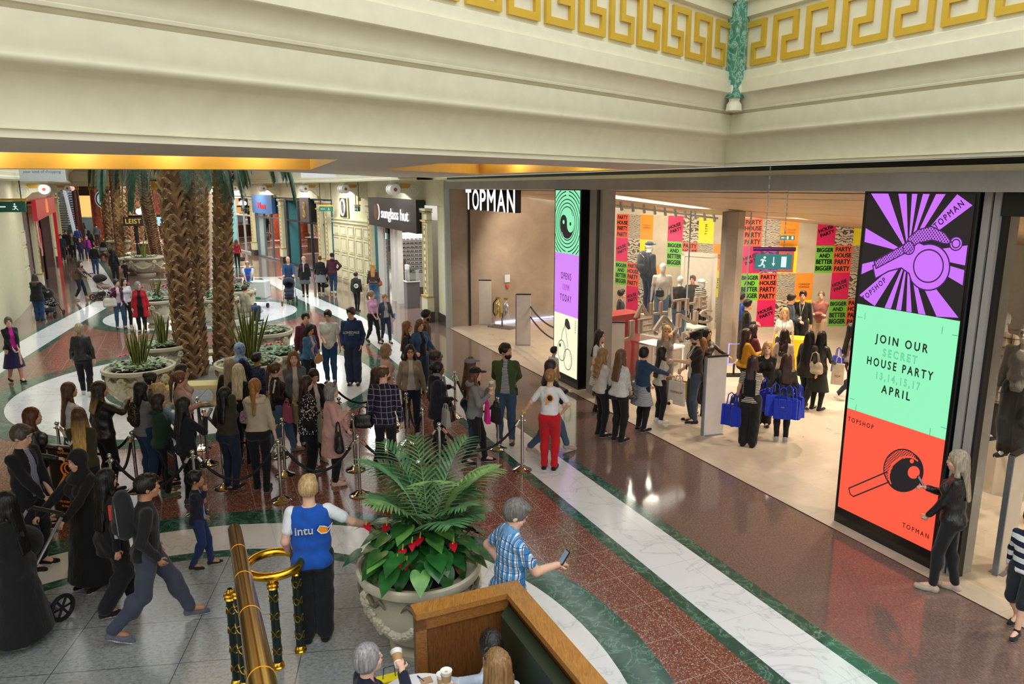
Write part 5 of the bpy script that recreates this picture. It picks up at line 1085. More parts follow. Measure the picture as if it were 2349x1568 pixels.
c = pt(608, 757, .68, 'behind the orange-flowered one', 0, .85); t = thing('ground_cover', 'low leaves in the rear right urn', 'plant', (c[0], c[1], 0)); low_leaves(t, c, .6, 150, (IV, IV2)); 
c = pt(358, 686, .62, 'of red flowers behind the woman in the red coat', 0, .9)
def antho(c, label, R=.5, n=40, z=.9, fl=10):
    t = thing('anthurium', label, 'plant', (c[0], c[1], z)); m = MB()
    for i in range(n): a = rng.rand()*6.28; r = R*rng.rand(); heart(m, (r*math.cos(a), r*math.sin(a), .08+.25*rng.rand()), (math.cos(a), math.sin(a), -.3), (0, 0, 1), .2, .13)
    o = put('leaves', m, LG, t, smooth=2); o['kind'] = 'stuff'; flowers(t, [(R*.9*math.cos(a), R*.9*math.sin(a)-.1, .38+.1*rng.rand()) for a in [rng.rand()*6.28 for _ in range(fl)]], RD, .1); return t
antho(c, 'green plant with red flowers behind the red coat'); sansevieria(c, 'narrow snake plant behind the red coat', .95, .8, 12, .06)
c = pt(503, 682, .62, 'seen between the palm trunks', 0, .9); antho(c, 'red-flowered plant between the palm trunks')
c = pt(545, 664, .62, 'right of the right palm trunk in front of the seated attendant', 0, .9); antho(c, 'pink-flowered plant beside the attendant in the blue vest')
c = P(331, 588, .95); planter(c, 'carved stone urn with a snake plant beyond the walking women', .95, .95); sansevieria(c, 'snake plant in the far urn by the kiosk', .95, .9, 20); t = thing('ground_cover', 'low leaves in the far urn by the kiosk', 'plant', (c[0], c[1], 0)); low_leaves(t, c, .7, 120, (IV, IV2), .95)
c = P(271, 552, .95); planter(c, 'small-looking carved urn with red flowers far down the mall', .75, .95); antho(c, 'red-flowered plant far down the mall', .6, 40, .95)
c = P(296, 591, .8); planter(c, 'low carved urn beside the far snake plant', .6, .8); antho(c, 'cream-flowered plant in the low far urn', .4, 24, .8, 4)
# ================================================================ STONE BENCHES
BN0 = None
def bench(px, py, rz, label, L=1.5):
    global BN0
    c = P(px, py, .45)
    if BN0 is None:
        t = thing('stone_bench', label, 'bench', c, rz, 'pale stone benches round the palms'); put('seat', MB().box((0, 0, .44), (L, .45, .09)), plain('#d3c487', .55), t, bev=.015)
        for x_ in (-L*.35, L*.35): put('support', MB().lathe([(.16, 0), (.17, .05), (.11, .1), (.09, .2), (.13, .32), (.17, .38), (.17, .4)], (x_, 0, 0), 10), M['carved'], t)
        BN0 = t; return
    copy_thing(BN0, c, rz, label)
bench(437, 882, .15, 'long pale stone bench in front of the palm trunks'); bench(458, 712, .1, 'short stone bench seen between the palm trunks'); bench(360, 605, 0, 'stone bench at the far urn behind the left trunk'); bench(478, 808, .4, 'stone bench just behind the trunks')
# ================================================================ PALMS
TR = [plain('#7a5a38', .7, bump=.4, bs=30), plain('#5c4026', .75, bump=.4, bs=30), plain('#94734a', .7, bump=.4, bs=30), plain('#cfc0a8', .7)]
def trunk(t, path, radii, sc=1.0, rows=None):
    path = [Vector(p) for p in path]; m = MB(); m.cm = 1; m.tube(path, [r*.88 for r in radii], 16); L = sum((b-a).length for a, b in zip(path, path[1:]))
    step = .115*sc; rows = int(L/step); na = 8
    def at(u):
        f = u*(len(path)-1); i = min(int(f), len(path)-2); return path[i].lerp(path[i+1], f-i), radii[i]+(radii[i+1]-radii[i])*(f-i)
    for r_ in range(rows):
        u = r_/rows; c, R = at(u); c2, _ = at(min(1, u+.02)); ax = (c2-c).normalized() if (c2-c).length > 0 else Vector((0, 0, 1))
        x0 = ax.orthogonal().normalized(); y0 = ax.cross(x0)
        for k in range(na):
            a = (k+.5*(r_ % 2))*2*math.pi/na+rng.uniform(-.06, .06); sg = 1 if (r_+k) % 2 else -1; m.cm = rng.choice([0, 0, 1, 2, 2]); n = 5; vs = []
            sweep = 2*math.pi/na*rng.uniform(.75, 1.0); Ht = step*rng.uniform(2.0, 2.5); w = step*rng.uniform(.62, .8)
            for i in range(n+1):   # a strap sweeping diagonally up round the trunk and lifting off at its tip
                v = i/n; aa = a-sg*sweep*(.5-v); o = x0*math.cos(aa)+y0*math.sin(aa); p = c+ax*(Ht*v*.8)+o*R*(.90+.10*v)+o*(.035*sc*v*v); tn = (ax.cross(o)*sg*.6+ax).normalized(); pr = tn.cross(o); ww = w*(1-.45*v); vs += [p-pr*ww-o*.02, p+o*.022*sc, p+pr*ww-o*.02]
            m.add(vs, [f for i in range(n) for f in ((3*i, 3*i+3, 3*i+4, 3*i+1), (3*i+1, 3*i+4, 3*i+5, 3*i+2))]); m.cm = 3; e0, e1, e2 = vs[-3:]; d_ = (e1-vs[-5]).normalized()*.022*sc; m.add([e0, e1, e2, e2-o*.03, e1-o*.04, e0-o*.03, e1+d_*.8], [(0, 1, 4, 5), (1, 2, 3, 4), (0, 6, 1), (1, 6, 2)])
    return put('trunk', m, TR, t)
FR = leafmat('palm_frond', '#1f3f30', '#3f6a4c', .45)
def crown(t, c, n, L, dropz, seed=0, names='frond'):
    R_ = np.random.RandomState(seed)
    for i in range(n):
        a = i*2.399+seed; pts = []; cur = Vector(c)+Vector((math.cos(a)*.15, math.sin(a)*.15, 0)); dd = Vector((math.cos(a), math.sin(a), R_.uniform(.1, .9))).normalized(); Lf = L*R_.uniform(.85, 1.1)
        for k in range(15): pts.append(cur.copy()); cur += dd*(Lf/14); dd = (dd+Vector((0, 0, -.26*dropz))).normalized()
        m = MB(); m.tube(pts, [.03-.0017*k for k in range(15)], 5)
        for k in range(6, 60):
            f = k/60*14; k0 = int(f); p = pts[k0].lerp(pts[min(14, k0+1)], f-k0); d0 = (pts[min(14, k0+1)]-pts[k0]).normalized() if k0 < 14 else Vector((0, 0, -1)); sd = Vector((-math.sin(a), math.cos(a), 0)); 
            for sg in (-1, 1): blade(m, p, d0*1.1+sd*sg*.75+Vector((0, 0, -.15)), .42*math.sin(math.pi*(.12+.8*k/60))**.6, .013, .6, 3)
        put(names, m, FR, t)
def palm(px, py, top, r0, r1, label, n=11, L=2.6, base_r=None, seed=1, drop=1, sc=1.0, ctop=5.6):
    b = Vector((*P(px, py), 0)); tp = Vector(top); t = thing('palm_tree', label, 'palm tree', tuple(b)[:2])
    k = 12; path = [b.lerp(tp, i/k) for i in range(k+1)]; rr = [r0+(r1-r0)*min(1, i/k*1.0) for i in range(k+1)]; Mi = t.matrix_basis.inverted(); path = [Mi @ p for p in path]
    trunk(t, path, rr, sc); crown(t, path[-1], n, L, drop, seed); return t
palm(437, 866, D3(384, 395, 17.3)[:2]+(6.1,), .27, .215, 'thick leaning palm with a woven-looking brown trunk, nearest on the left', seed=3)
palm(514, 850, D3(519, 395, 18.0)[:2]+(6.1,), .23, .165, 'straight palm trunk standing right of the thick one', seed=8)
palm(462, 858, D3(425, 420, 18.6)[:2]+(6.0,), .17, .14, 'slimmer palm trunk leaning behind the thick left one', n=9, seed=12)
palm(462, 712, D3(468, 420, 25.0)[:2]+(6.0,), .26, .18, 'palm standing farther back between the two main trunks', n=9, seed=5, sc=1.2)
palm(362, 595, D3(320, 420, 34)[:2]+(6.2,), .30, .22, 'dark leaning palm beside the kiosk', n=10, seed=15, sc=1.6, L=3)
for i, (px, d) in enumerate(((238, 52), (262, 48), (285, 55), (310, 60), (340, 56))):
    c = far(px, d); t = thing('palm_tree', ['far palm beside the clock', 'far palm over the red flowers', 'far palm above the kiosk lamps', 'far palm right of the kiosk lamps', 'far palm left of the bright red column'][i], 'palm tree', tuple(c)); trunk(t, [(0, 0, 0), (0, 0, 3), (.1, 0, 7)], [.27, .24, .21], 1.5)
    if i in (1,): crown(t, (0.1, 0, 6.8), 8, 3.2, 1.1, i)
# ================================================================ BRASS HANDRAIL AND RING
gcol = plain('#13241d', .25, name='dark_green_lacquer'); DB = plain('#a8863e', .3, .9)
def baluster(c, top, label, first=[None]):
    if first[0] is None:
        t = thing('baluster', label, 'baluster', (c[0], c[1], c[2] if len(c) > 2 else 0), 0, 'dark green balusters with brass scrolls'); put('shaft', MB().lathe([(.040, .06), (.040, .84)], n=18), gcol, t, smooth=True)
        put('foot', MB().lathe([(.056, 0), (.058, .02), (.048, .03), (.054, .045), (.044, .065), (.04, .07)], n=18), M['brass'], t, smooth=True); put('capital', MB().lathe([(.04, .83), (.052, .84), (.044, .855), (.056, .875), (.05, .89), (.03, .90), (.02, .93)], n=18), M['brass'], t, smooth=True)
        for k in range(4):
            z = .16+.185*k
            for s_ in (-1, 1): put('crossed_band', MB().tube([(.043*math.cos(a), .043*math.sin(a), z+.03+s_*.035*math.cos(a*2)) for a in [i*math.pi/8 for i in range(17)]], .0055, 5), DB, t, smooth=True)
        first[0] = t; return t
    return copy_thing(first[0], tuple(c)+(0,)*(3-len(c)), rng.rand()*3, label)
RC = Vector(P(628, 1293, .95)); rt = thing('brass_ring', 'large polished brass ring at the foot of the stair rail', 'handrail', (RC.x, RC.y, .95)); put('ring', MB().tube([(.25*math.cos(i*math.pi/24), .25*math.sin(i*math.pi/24), 0) for i in range(49)], .042, 16, False), M['brass'], rt, smooth=True)
baluster(P(690, 1493), .9, 'dark green and brass baluster beside the steward'); baluster((RC.x+.06, RC.y-.24), .9, 'dark green and brass baluster under the near side of the brass ring')
ra = Vector(D3(538, 1214, 6.75)); rb = Vector(D3(606, 1590, 2.75)); dr = (rb-ra); rc = ra+dr*1.2
t = thing('stair_handrail', 'thick polished brass stair handrail in the foreground', 'handrail', (ra.x, ra.y, 0)); path = [ra.lerp(rc, i/10) for i in range(11)]
m = MB(); m.tube(path, .062, 20); m.sph(tuple(ra), .062, 16, 10); put('rail', m, M['brass'], t, world=True, smooth=True)
for u in (.22, .42, .6, .8): p_ = ra.lerp(rc, u); put('joint_sleeve', MB().tube([p_-dr.normalized()*.02, p_+dr.normalized()*.02], .064, 20), M['brass'], t, world=True, smooth=True)
# stair wedge under the rail, and balusters on it
for i, (px, py, dd_) in enumerate(((527, 1352, 5.75), (545, 1345, 5.45), (562, 1392, 5.0), (572, 1440, 4.6))):
    q = D3(px, py, dd_); lab = ['leftmost', 'second', 'third', 'nearest'][i]+' dark green baluster of the cluster left of the brass handrail'; b_ = baluster((q[0], q[1], q[2]-.92), .9, lab)
st = thing('staircase', 'grey stone stair treads under the brass handrail', 'stairs', tuple(P(560, 1568)))
hd_ = Vector((dr.x, dr.y)).normalized(); lf_ = Vector((hd_.y, -hd_.x)); slope = dr.z/Vector((dr.x, dr.y)).length; lf_ = lf_ if lf_.x < 0 else -lf_
for k in range(14):   # treads climbing toward the landing, to the left of the rail
    s0_ = 1.12+.30*k; z_ = .165*(k+1); a0_ = Vector((ra.x, ra.y))+hd_*s0_-lf_*.08; a1_ = a0_+hd_*.30; put('tread', MB().prism([tuple(a0_), tuple(a1_), tuple(a1_+lf_*2.0), tuple(a0_+lf_*2.0)], 0 if k < 3 else z_-.4, z_), M['granite_grey'], st, world=True)
# ================================================================ OAK BOOTH AND CAFE TABLE
ZT = 1.15
a_, b_, c_, d_ = Vector(P(941, 1386, ZT)), Vector(P(1186, 1329, ZT)), Vector(P(1398, 1570, ZT)), None
t = thing('booth_partition', 'oak booth partition with green upholstered inside in the foreground', 'partition', (a_.x, a_.y, 0))
u1 = (b_-a_).normalized(); u2 = (c_-b_).normalized(); i1 = Vector((u1.y, -u1.x)); i2 = Vector((u2.y, -u2.x)); th = .17
a2, c2 = a_+i1*th, c_+u2*.6+i2*th; mit = (i1+i2)/((i1+i2).dot(i1)); b2 = b_+mit*th; c1 = c_+u2*.6
def sect(p, q, q2, p2, z0, z1, name, mat): put(name, MB().prism([tuple(p), tuple(q), tuple(q2), tuple(p2)], z0, z1), mat, t, world=True)
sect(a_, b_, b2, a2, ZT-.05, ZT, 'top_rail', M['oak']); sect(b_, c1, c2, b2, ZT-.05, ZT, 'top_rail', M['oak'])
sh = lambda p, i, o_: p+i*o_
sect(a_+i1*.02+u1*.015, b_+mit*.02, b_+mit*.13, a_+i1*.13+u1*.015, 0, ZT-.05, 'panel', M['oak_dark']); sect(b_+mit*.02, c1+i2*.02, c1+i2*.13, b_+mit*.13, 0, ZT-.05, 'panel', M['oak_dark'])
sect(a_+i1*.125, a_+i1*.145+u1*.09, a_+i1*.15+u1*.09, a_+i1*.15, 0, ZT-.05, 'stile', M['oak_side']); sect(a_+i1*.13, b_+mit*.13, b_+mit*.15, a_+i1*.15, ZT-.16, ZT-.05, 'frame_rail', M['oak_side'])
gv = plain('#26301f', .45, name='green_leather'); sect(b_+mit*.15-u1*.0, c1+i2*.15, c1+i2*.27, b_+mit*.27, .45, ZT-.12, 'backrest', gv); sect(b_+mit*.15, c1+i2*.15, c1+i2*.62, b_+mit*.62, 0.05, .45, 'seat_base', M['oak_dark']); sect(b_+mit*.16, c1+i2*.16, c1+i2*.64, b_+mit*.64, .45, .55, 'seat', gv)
TC = P(962, 1610, .75); t = thing('cafe_table', 'round white cafe table at the bottom edge', 'table', TC); put('table_top', MB().lathe([(0, .72), (.33, .72), (.345, .735), (.34, .75), (0, .75)], n=48), plain('#e6e8ea', .25), t, smooth=True); put('column', MB().lathe([(.035, .03), (.035, .72)], n=12), M['steel'], t); put('foot', MB().lathe([(.24, 0), (.24, .015), (.04, .05), (.03, .05)], n=24), M['steel'], t)
def cup(loc, label, lid=False, rx=0, sc=1):
    t = thing('paper_cup', label, 'cup', loc, 0, sc=sc); t.rotation_euler = (rx, rx*.6, 0); put('cup_body', MB().lathe([(0, 0), (.028, 0), (.040, .11), (.042, .112), (.038, .11), (.0, .10)], n=20), plain('#e9e6df', .5), t, smooth=True); put('sleeve', MB().lathe([(.032, .03), (.0385, .085)], n=20), plain('#b08a5c', .7), t, smooth=True)
    if lid: put('lid', MB().lathe([(.043, .108), (.043, .118), (.036, .125), (0, .125)], n=20), M['white'], t, smooth=True)
    else: put('coffee', MB().lathe([(0, .103), (.037, .103)], n=16), plain('#c9ad84', .3), t)
    return t
q = P(1013, 1545, .86); cup((q[0], q[1], .75), 'open paper coffee cup standing on the round white table')
q = P(978, 1560, .755); o = put('napkin', MB().box((q[0], q[1], .757), (.09, .07, .006), .4), plain('#b9926a', .7)); tag(o, 'folded brown napkin on the white table', 'napkin')
q = P(965, 1556, .76); o = put('pen', MB().tube([(q[0]-.03, q[1]+.04, .757), (q[0]+.03, q[1]-.03, .757)], .005, 8), plain('#1f2c6a', .4)); tag(o, 'dark blue pen lying on the white table', 'pen')
q = P(893, 1553, .5); t = thing('paper_bag', 'bright yellow paper bag with black string handles beside the table', 'bag', (q[0], q[1], .22)); put('bag_body', MB().box((0, 0, .14), (.2, .1, .28), .4), plain('#ecd91a', .5), t); put('handle', MB().tube([(-.05, -.02, .28), (-.04, -.02, .38), (.04, .02, .38), (.05, .02, .28)], .004, 6), M['black'], t)
o = put('stool', MB().lathe([(.03, 0), (.03, .0)], (0, 0, 0), 6) if 0 else MB().box((q[0], q[1], .11), (.3, .25, .22), .4), M['oak_dark']); tag(o, 'low dark box under the yellow bag', 'box')
# ================================================================ POSTER STAND
q = P(166, 1180); t = thing('poster_stand', 'silver-framed A-frame stand with a black and orange house party poster', 'sign', q, -.25, None, .84)
put('frame', MB().box((0, 0, .62), (.66, .05, 1.2)), M['steel'], t, bev=.008); put('poster', MB().box((0, -.03, .62), (.58, .01, 1.12)), plain('#1a1416', .5), t)
OG = plain('#f07a20', .4, 0, .25); m = MB()
m.tube([(-.2, -.04, .45), (.02, -.04, .75)], .015, 6); m.tube([(-.14, -.04, .41), (.07, -.04, .70)], .015, 6); m.tube([(-.2, -.04, .45), (-.14, -.04, .41)], .015, 6); m.tube([(.08+.14*math.cos(a), -.04, .82+.12*math.sin(a)) for a in [i*math.pi/10 for i in range(21)]], .015, 6); m.tube([(.10+.09*math.cos(a), -.04, .84+.08*math.sin(a)) for a in [i*math.pi/10 for i in range(21)]], .01, 6); put('mallet_drawing', m, OG, t)
for tx, z, s_ in (('TOPSHOP', 1.10, .05), ('HOUSE PARTY', .99, .062), ('100 GUESTS FIRST', .24, .05), ('IN THE QUEUE', .16, .045)): put_text('lettering', tx, OG, t, t.matrix_basis @ Matrix.Translation((0, -.037, z)) @ Matrix.Rotation(math.pi/2, 4, 'X'), size=s_, off=.001)
for x_ in (-.29, .29): put('foot', MB().tube([(x_, -.25, .02), (x_, .0, .05), (x_, .25, .02)], .015, 6), M['steel'], t)
# ================================================================ FIGURES: limbs and clothes as smooth blended volumes
def rodr(v, ax, a): return Matrix.Rotation(a, 3, ax) @ Vector(v)
class Vol:
    def __init__(s): s.p = []; s.cut = []
    def cap(s, a, b, ra, rb=None, sy=1.0, k=.02): s.p.append((0, np.array(a, float), np.array(b, float), ra, ra if rb is None else rb, sy, k)); return s
    def ell(s, c, r, k=.02, R=None): s.p.append((1, np.array(c, float), np.array(r if hasattr(r, '__len__') else (r, r, r), float), R, k)); return s
    def sub(s, c, r, k=.01, R=None): s.p.append((2, np.array(c, float), np.array(r, float), R, k)); return s
    def mesh(s, vox, fold=0, strand=None):
        lo, hi = np.full(3, 9.), np.full(3, -9.); bx = []
        for q in s.p:
            if q[0] == 0:
                r = max(q[3], q[4]); rv = np.array([r, r*max(q[5], .3), r]); l, h = np.minimum(q[1], q[2])-rv, np.maximum(q[1], q[2])+rv
            else:
                rv = q[2] if q[3] is None else np.full(3, q[2].max()); l, h = q[1]-rv, q[1]+rv
            k = q[-1]; bx.append((l-k-2.5*vox, h+k+2.5*vox))
            if q[0] < 2: lo = np.minimum(lo, l); hi = np.maximum(hi, h)
        lo -= 3*vox; hi += 3*vox; n = np.ceil((hi-lo)/vox).astype(int)+1; D = np.full(n, .3, np.float32)
        ax = [lo[i]+vox*np.arange(n[i]) for i in range(3)]
        for q, (l, h) in zip(s.p, bx):
            i0 = np.clip(np.floor((l-lo)/vox).astype(int), 0, n); i1 = np.clip(np.ceil((h-lo)/vox).astype(int)+1, 0, n)
            if np.any(i1 <= i0): continue
            sl = tuple(slice(i0[i], i1[i]) for i in range(3)); X = ax[0][sl[0]][:, None, None].astype(np.float32); Y = ax[1][sl[1]][None, :, None].astype(np.float32); Z = ax[2][sl[2]][None, None, :].astype(np.float32)
            if q[0] == 0:
                a, b, ra, rb, sy = q[1:6]; ab = b-a; dx, dy, dz = ab[0], ab[1]/sy, ab[2]; L2 = dx*dx+dy*dy+dz*dz+1e-9
                px, py, pz = X-a[0], (Y-a[1])/sy, Z-a[2]; t = np.clip((px*dx+py*dy+pz*dz)/L2, 0, 1)
                d = np.sqrt((px-t*dx)**2+(py-t*dy)**2+(pz-t*dz)**2)-(ra+(rb-ra)*t)
                if sy < 1: d = d*(.5+.5*sy)
            else:
                c, r, R = q[1:4]
                if R is None: u, v, w = X-c[0], Y-c[1], Z-c[2]
                else:
                    x_, y_, z_ = X-c[0], Y-c[1], Z-c[2]; u = R[0][0]*x_+R[1][0]*y_+R[2][0]*z_; v = R[0][1]*x_+R[1][1]*y_+R[2][1]*z_; w = R[0][2]*x_+R[1][2]*y_+R[2][2]*z_
                k0 = np.sqrt((u/r[0])**2+(v/r[1])**2+(w/r[2])**2); k1 = np.sqrt((u/r[0]**2)**2+(v/r[1]**2)**2+(w/r[2]**2)**2)+1e-6; d = k0*(k0-1)/k1
            o = D[sl]; k = q[-1]
            if q[0] == 2: d = -d; hh = np.clip(.5-.5*(o-d)/k, 0, 1); D[sl] = o*(1-hh)+d*hh+k*hh*(1-hh)
            else: hh = np.clip(.5+.5*(d-o)/k, 0, 1); D[sl] = d*(1-hh)+o*hh-k*hh*(1-hh)
        if fold or strand is not None:
            X = ax[0][:, None, None].astype(np.float32); Y = ax[1][None, :, None].astype(np.float32); Z = ax[2][None, None, :].astype(np.float32)
            if fold: D = D+fold*(.55*np.sin(26*Z+3.2*np.sin(12*X+5*Z)+2.5*np.sin(10*Y))+.45*np.sin(37*X+21*Z+4*np.sin(14*Y+3*Z)))
            if strand is not None: D = D+.0032*np.sin(24*np.arctan2(X-strand[0], Y-strand[1]+.02)+4*np.sin(7*Z))+.0022*np.sin(41*np.arctan2(X-strand[0], Y-strand[1]+.02)+11*Z)
        if s.cut:
            X = ax[0][:, None, None].astype(np.float32); Y = ax[1][None, :, None].astype(np.float32); Z = ax[2][None, None, :].astype(np.float32)
            for f in s.cut: D = np.maximum(D, f(X, Y, Z).astype(np.float32))
        return nets(D, lo, vox)
def nets(D, lo, h):
    N = D < 0; c = N[:-1, :-1, :-1].astype(np.int8)
    for a, b, d in ((1, 0, 0), (0, 1, 0), (0, 0, 1), (1, 1, 0), (1, 0, 1), (0, 1, 1), (1, 1, 1)):
        c = c+N[a:a+c.shape[0], b:b+c.shape[1], d:d+c.shape[2]]
    act = (c > 0) & (c < 8); I = np.argwhere(act)
    if len(I) == 0: return np.zeros((0, 3)), []
    idx = np.full(act.shape, -1, np.int32); idx[act] = np.arange(len(I)); acc = np.zeros((len(I), 3)); cnt = np.zeros(len(I))
    C = [(0, 0, 0), (1, 0, 0), (0, 1, 0), (1, 1, 0), (0, 0, 1), (1, 0, 1), (0, 1, 1), (1, 1, 1)]
    V = [D[I[:, 0]+o[0], I[:, 1]+o[1], I[:, 2]+o[2]].astype(float) for o in C]
    for a, b in ((0, 1), (2, 3), (4, 5), (6, 7), (0, 2), (1, 3), (4, 6), (5, 7), (0, 4), (1, 5), (2, 6), (3, 7)):
        m = (V[a] < 0) != (V[b] < 0); t = np.where(m, V[a]/np.where(m, V[a]-V[b], 1), 0)
        A_, B_ = np.array(C[a], float), np.array(C[b], float); acc += np.where(m[:, None], A_+(B_-A_)*t[:, None], 0); cnt += m
    v = lo+h*(I+acc/cnt[:, None]); F = []
    for axn in range(3):
        o = [0, 0, 0]; o[axn] = 1; s0 = N[:N.shape[0]-o[0], :N.shape[1]-o[1], :N.shape[2]-o[2]]; s1 = N[o[0]:, o[1]:, o[2]:]; E_ = np.argwhere(s0 != s1)
        u, w = (axn+1) % 3, (axn+2) % 3; E_ = E_[(E_[:, u] > 0) & (E_[:, w] > 0)]; 
        lim = np.array(act.shape); E_ = E_[(E_ < lim).all(1)]
        if not len(E_): continue
        sgn = s0[E_[:, 0], E_[:, 1], E_[:, 2]]; q = []
        for du, dw in ((1, 1), (0, 1), (0, 0), (1, 0)):
            G = E_.copy(); G[:, u] -= du; G[:, w] -= dw; q.append(idx[G[:, 0], G[:, 1], G[:, 2]])
        Q = np.stack(q, 1); Q[~sgn] = Q[~sgn][:, ::-1]; F.append(Q[(Q >= 0).all(1)])
    return v, np.concatenate(F)
def fastmesh(name, parts, parent, k=1.0):
    """parts: list of (verts, quads, material)"""
    V, Fq, Mi, mats = [], [], [], []; off = 0
    for v, f, m in parts:
        if not len(v) or not len(f): continue
        if m not in mats: mats.append(m)
        V.append(np.asarray(v, float)*k); f = np.asarray(f, int)+off; off += len(v); Fq.append(f); Mi.append(np.full(len(f), mats.index(m)))
    if not V: return None
    V = np.concatenate(V); Fq = np.concatenate(Fq); Mi = np.concatenate(Mi); me = bpy.data.meshes.new(name)
    me.vertices.add(len(V)); me.vertices.foreach_set('co', V.astype(np.float32).ravel()); me.loops.add(4*len(Fq)); me.loops.foreach_set('vertex_index', Fq.astype(np.int32).ravel())
    me.polygons.add(len(Fq)); me.polygons.foreach_set('loop_start', np.arange(0, 4*len(Fq), 4, dtype=np.int32)); me.polygons.foreach_set('loop_total', np.full(len(Fq), 4, dtype=np.int32))
    for m in mats: me.materials.append(m)
    me.polygons.foreach_set('material_index', Mi.astype(np.int32)); me.polygons.foreach_set('use_smooth', np.ones(len(Fq), bool)); me.update(calc_edges=True); me.validate()
    o = bpy.data.objects.new(name, me); COL.objects.link(o); o.parent = parent; return o
def sphq(c, r, n=10, m=6):
    b = MB().sph(c, r, n, m); return np.array(b.v), np.array(b.f)
# ---- cloth, hair, skin
_pm = {}
def cloth(spec):
    if spec in _pm: return _pm[spec]
    kind, _, cs = spec.partition(':')
    if not cs:
        base, _, fin = spec.partition('|'); t = NT('cloth_'+base[1:]); nz = t.noise(t.obj(), 5, 4, .6, .6); n2 = t.noise(t.map(t.obj(), scale=(1, 1, .35)), 16, 3, .6, 1.0); cc = H(base)
        t.col(t.mix(nz.outputs[0], tuple(x*.80 for x in cc), tuple(min(1, x*1.12+.004) for x in cc))); t.bump(n2.outputs[0], .55 if fin != 'leather' else .7, .02)
        m = t.set(.85 if not fin else .34, spec=.3 if not fin else .6)
        if not fin: t.b.inputs['Sheen Weight'].default_value = .15
    else:
        cs = cs.split(','); t = NT('cloth_'+kind); v = t.obj(); sp = t.n('SeparateXYZ', i_0=v); X, Y, Z = sp.outputs; U = t.math('ADD', X, t.math('MULTIPLY', Y, .7))
        fr = lambda q, f, w, o=0.0: t.math('LESS_THAN', t.math('FRACT', t.math('ADD', t.math('MULTIPLY', q, f), o+50)), w)
        if kind == 'stripe': c = t.mix(fr(Z, 30 if len(cs) < 3 else float(cs[2]), .5), cs[0], cs[1])
        elif kind == 'vstripe': c = t.mix(fr(U, 40, .5), cs[0], cs[1])
        elif kind == 'plaid':
            f = float(cs[3]) if len(cs) > 3 else 12; c = t.mix(fr(U, f, .5), cs[0], cs[1]); c = t.mix(t.math('MULTIPLY', fr(Z, f, .5), .55), c, cs[1]); c = t.mix(t.math('MAXIMUM', fr(U, f, .09, .2), fr(Z, f, .09, .2)), c, cs[2])
        elif kind == 'dots': vo = t.n('TexVoronoi', i_Vector=v, i_Scale=float(cs[2]) if len(cs) > 2 else 28.0); c = t.mix(t.math('LESS_THAN', vo.outputs['Distance'], .36), cs[0], cs[1])
        elif kind == 'mottle': nz = t.noise(v, 14, 4, .6, 2); c = t.ramp(nz.outputs[0], (.38, cs[0]), (.5, cs[1]), (.62, cs[2] if len(cs) > 2 else cs[0]))
        t.col(c); t.bump(t.noise(t.map(v, scale=(1, 1, .35)), 16, 3, .6, 1).outputs[0], .45, .02); m = t.set(.8, spec=.3)
    _pm[spec] = m; return m
def hairmat(spec):
    key = 'hair'+spec
    if key in _pm: return _pm[key]
    cs = spec.split('>'); t = NT('hair'); a = H(cs[0]); b = H(cs[-1])
    n1 = t.noise(t.map(t.obj(), scale=(1, 1, .12)), 55, 4, .6, .5); 
    if len(cs) > 1:
        z = t.n('SeparateXYZ', i_0=t.obj()).outputs[2]; f = t.n('MapRange', i_0=z, i_1=1.52, i_2=1.22); c0 = t.mix(f.outputs[0], a, b)
    else: c0 = t.mix(0.0, a, a)
    mm = t.n('Mix', data_type='RGBA', blend_type='MULTIPLY'); mm.inputs[0].default_value = 1; t.t.links.new(c0, mm.inputs[6]); t.t.links.new(t.ramp(n1.outputs[0], (.3, (.45, .45, .45)), (.7, (1.25, 1.25, 1.25))), mm.inputs[7]); t.col(mm.outputs[2]); t.bump(n1.outputs[0], .6, .01)
    _pm[key] = t.set(.38, spec=.45); return _pm[key]
SKC = {'a': '#e3b49a', 'b': '#d9a182', 'c': '#b98462', 'd': '#7d5238', 'e': '#5a3a2a', 'm': '#d8d2ca'}
def skin(s):
    key = 'skin'+s
    if key not in _pm:
        t = NT('skin'); nz = t.noise(t.obj(), 12, 3); cc = H(SKC[s]); t.col(t.mix(nz.outputs[0], tuple(x*.88 for x in cc), tuple(min(1, x*1.06) for x in cc))); t.b.inputs['Subsurface Weight'].default_value = .0; _pm[key] = t.set(.5)
    return _pm[key]
EYW = plain('#b9b0a8', .4); EYI = plain('#2a1d14', .2); LIPS = plain('#b5605a', .45); LIPR = plain('#a8484a', .4); SOLEW = plain('#dedbd5', .6); SOLEB = plain('#1a1918', .6)
def ik(a, t, l1, l2, pole):
    a, t, pole = Vector(a), Vector(t), Vector(pole); d = t-a; L = min(d.length, (l1+l2)*.995); dn = d.normalized(); t = a+dn*L; x = (l1*l1-l2*l2+L*L)/(2*L); y = math.sqrt(max(0, l1*l1-x*x)); p = pole-dn*pole.dot(dn); p = p.normalized() if p.length > 1e-4 else Vector((0, -1, 0)); return a+dn*x+p*y, t
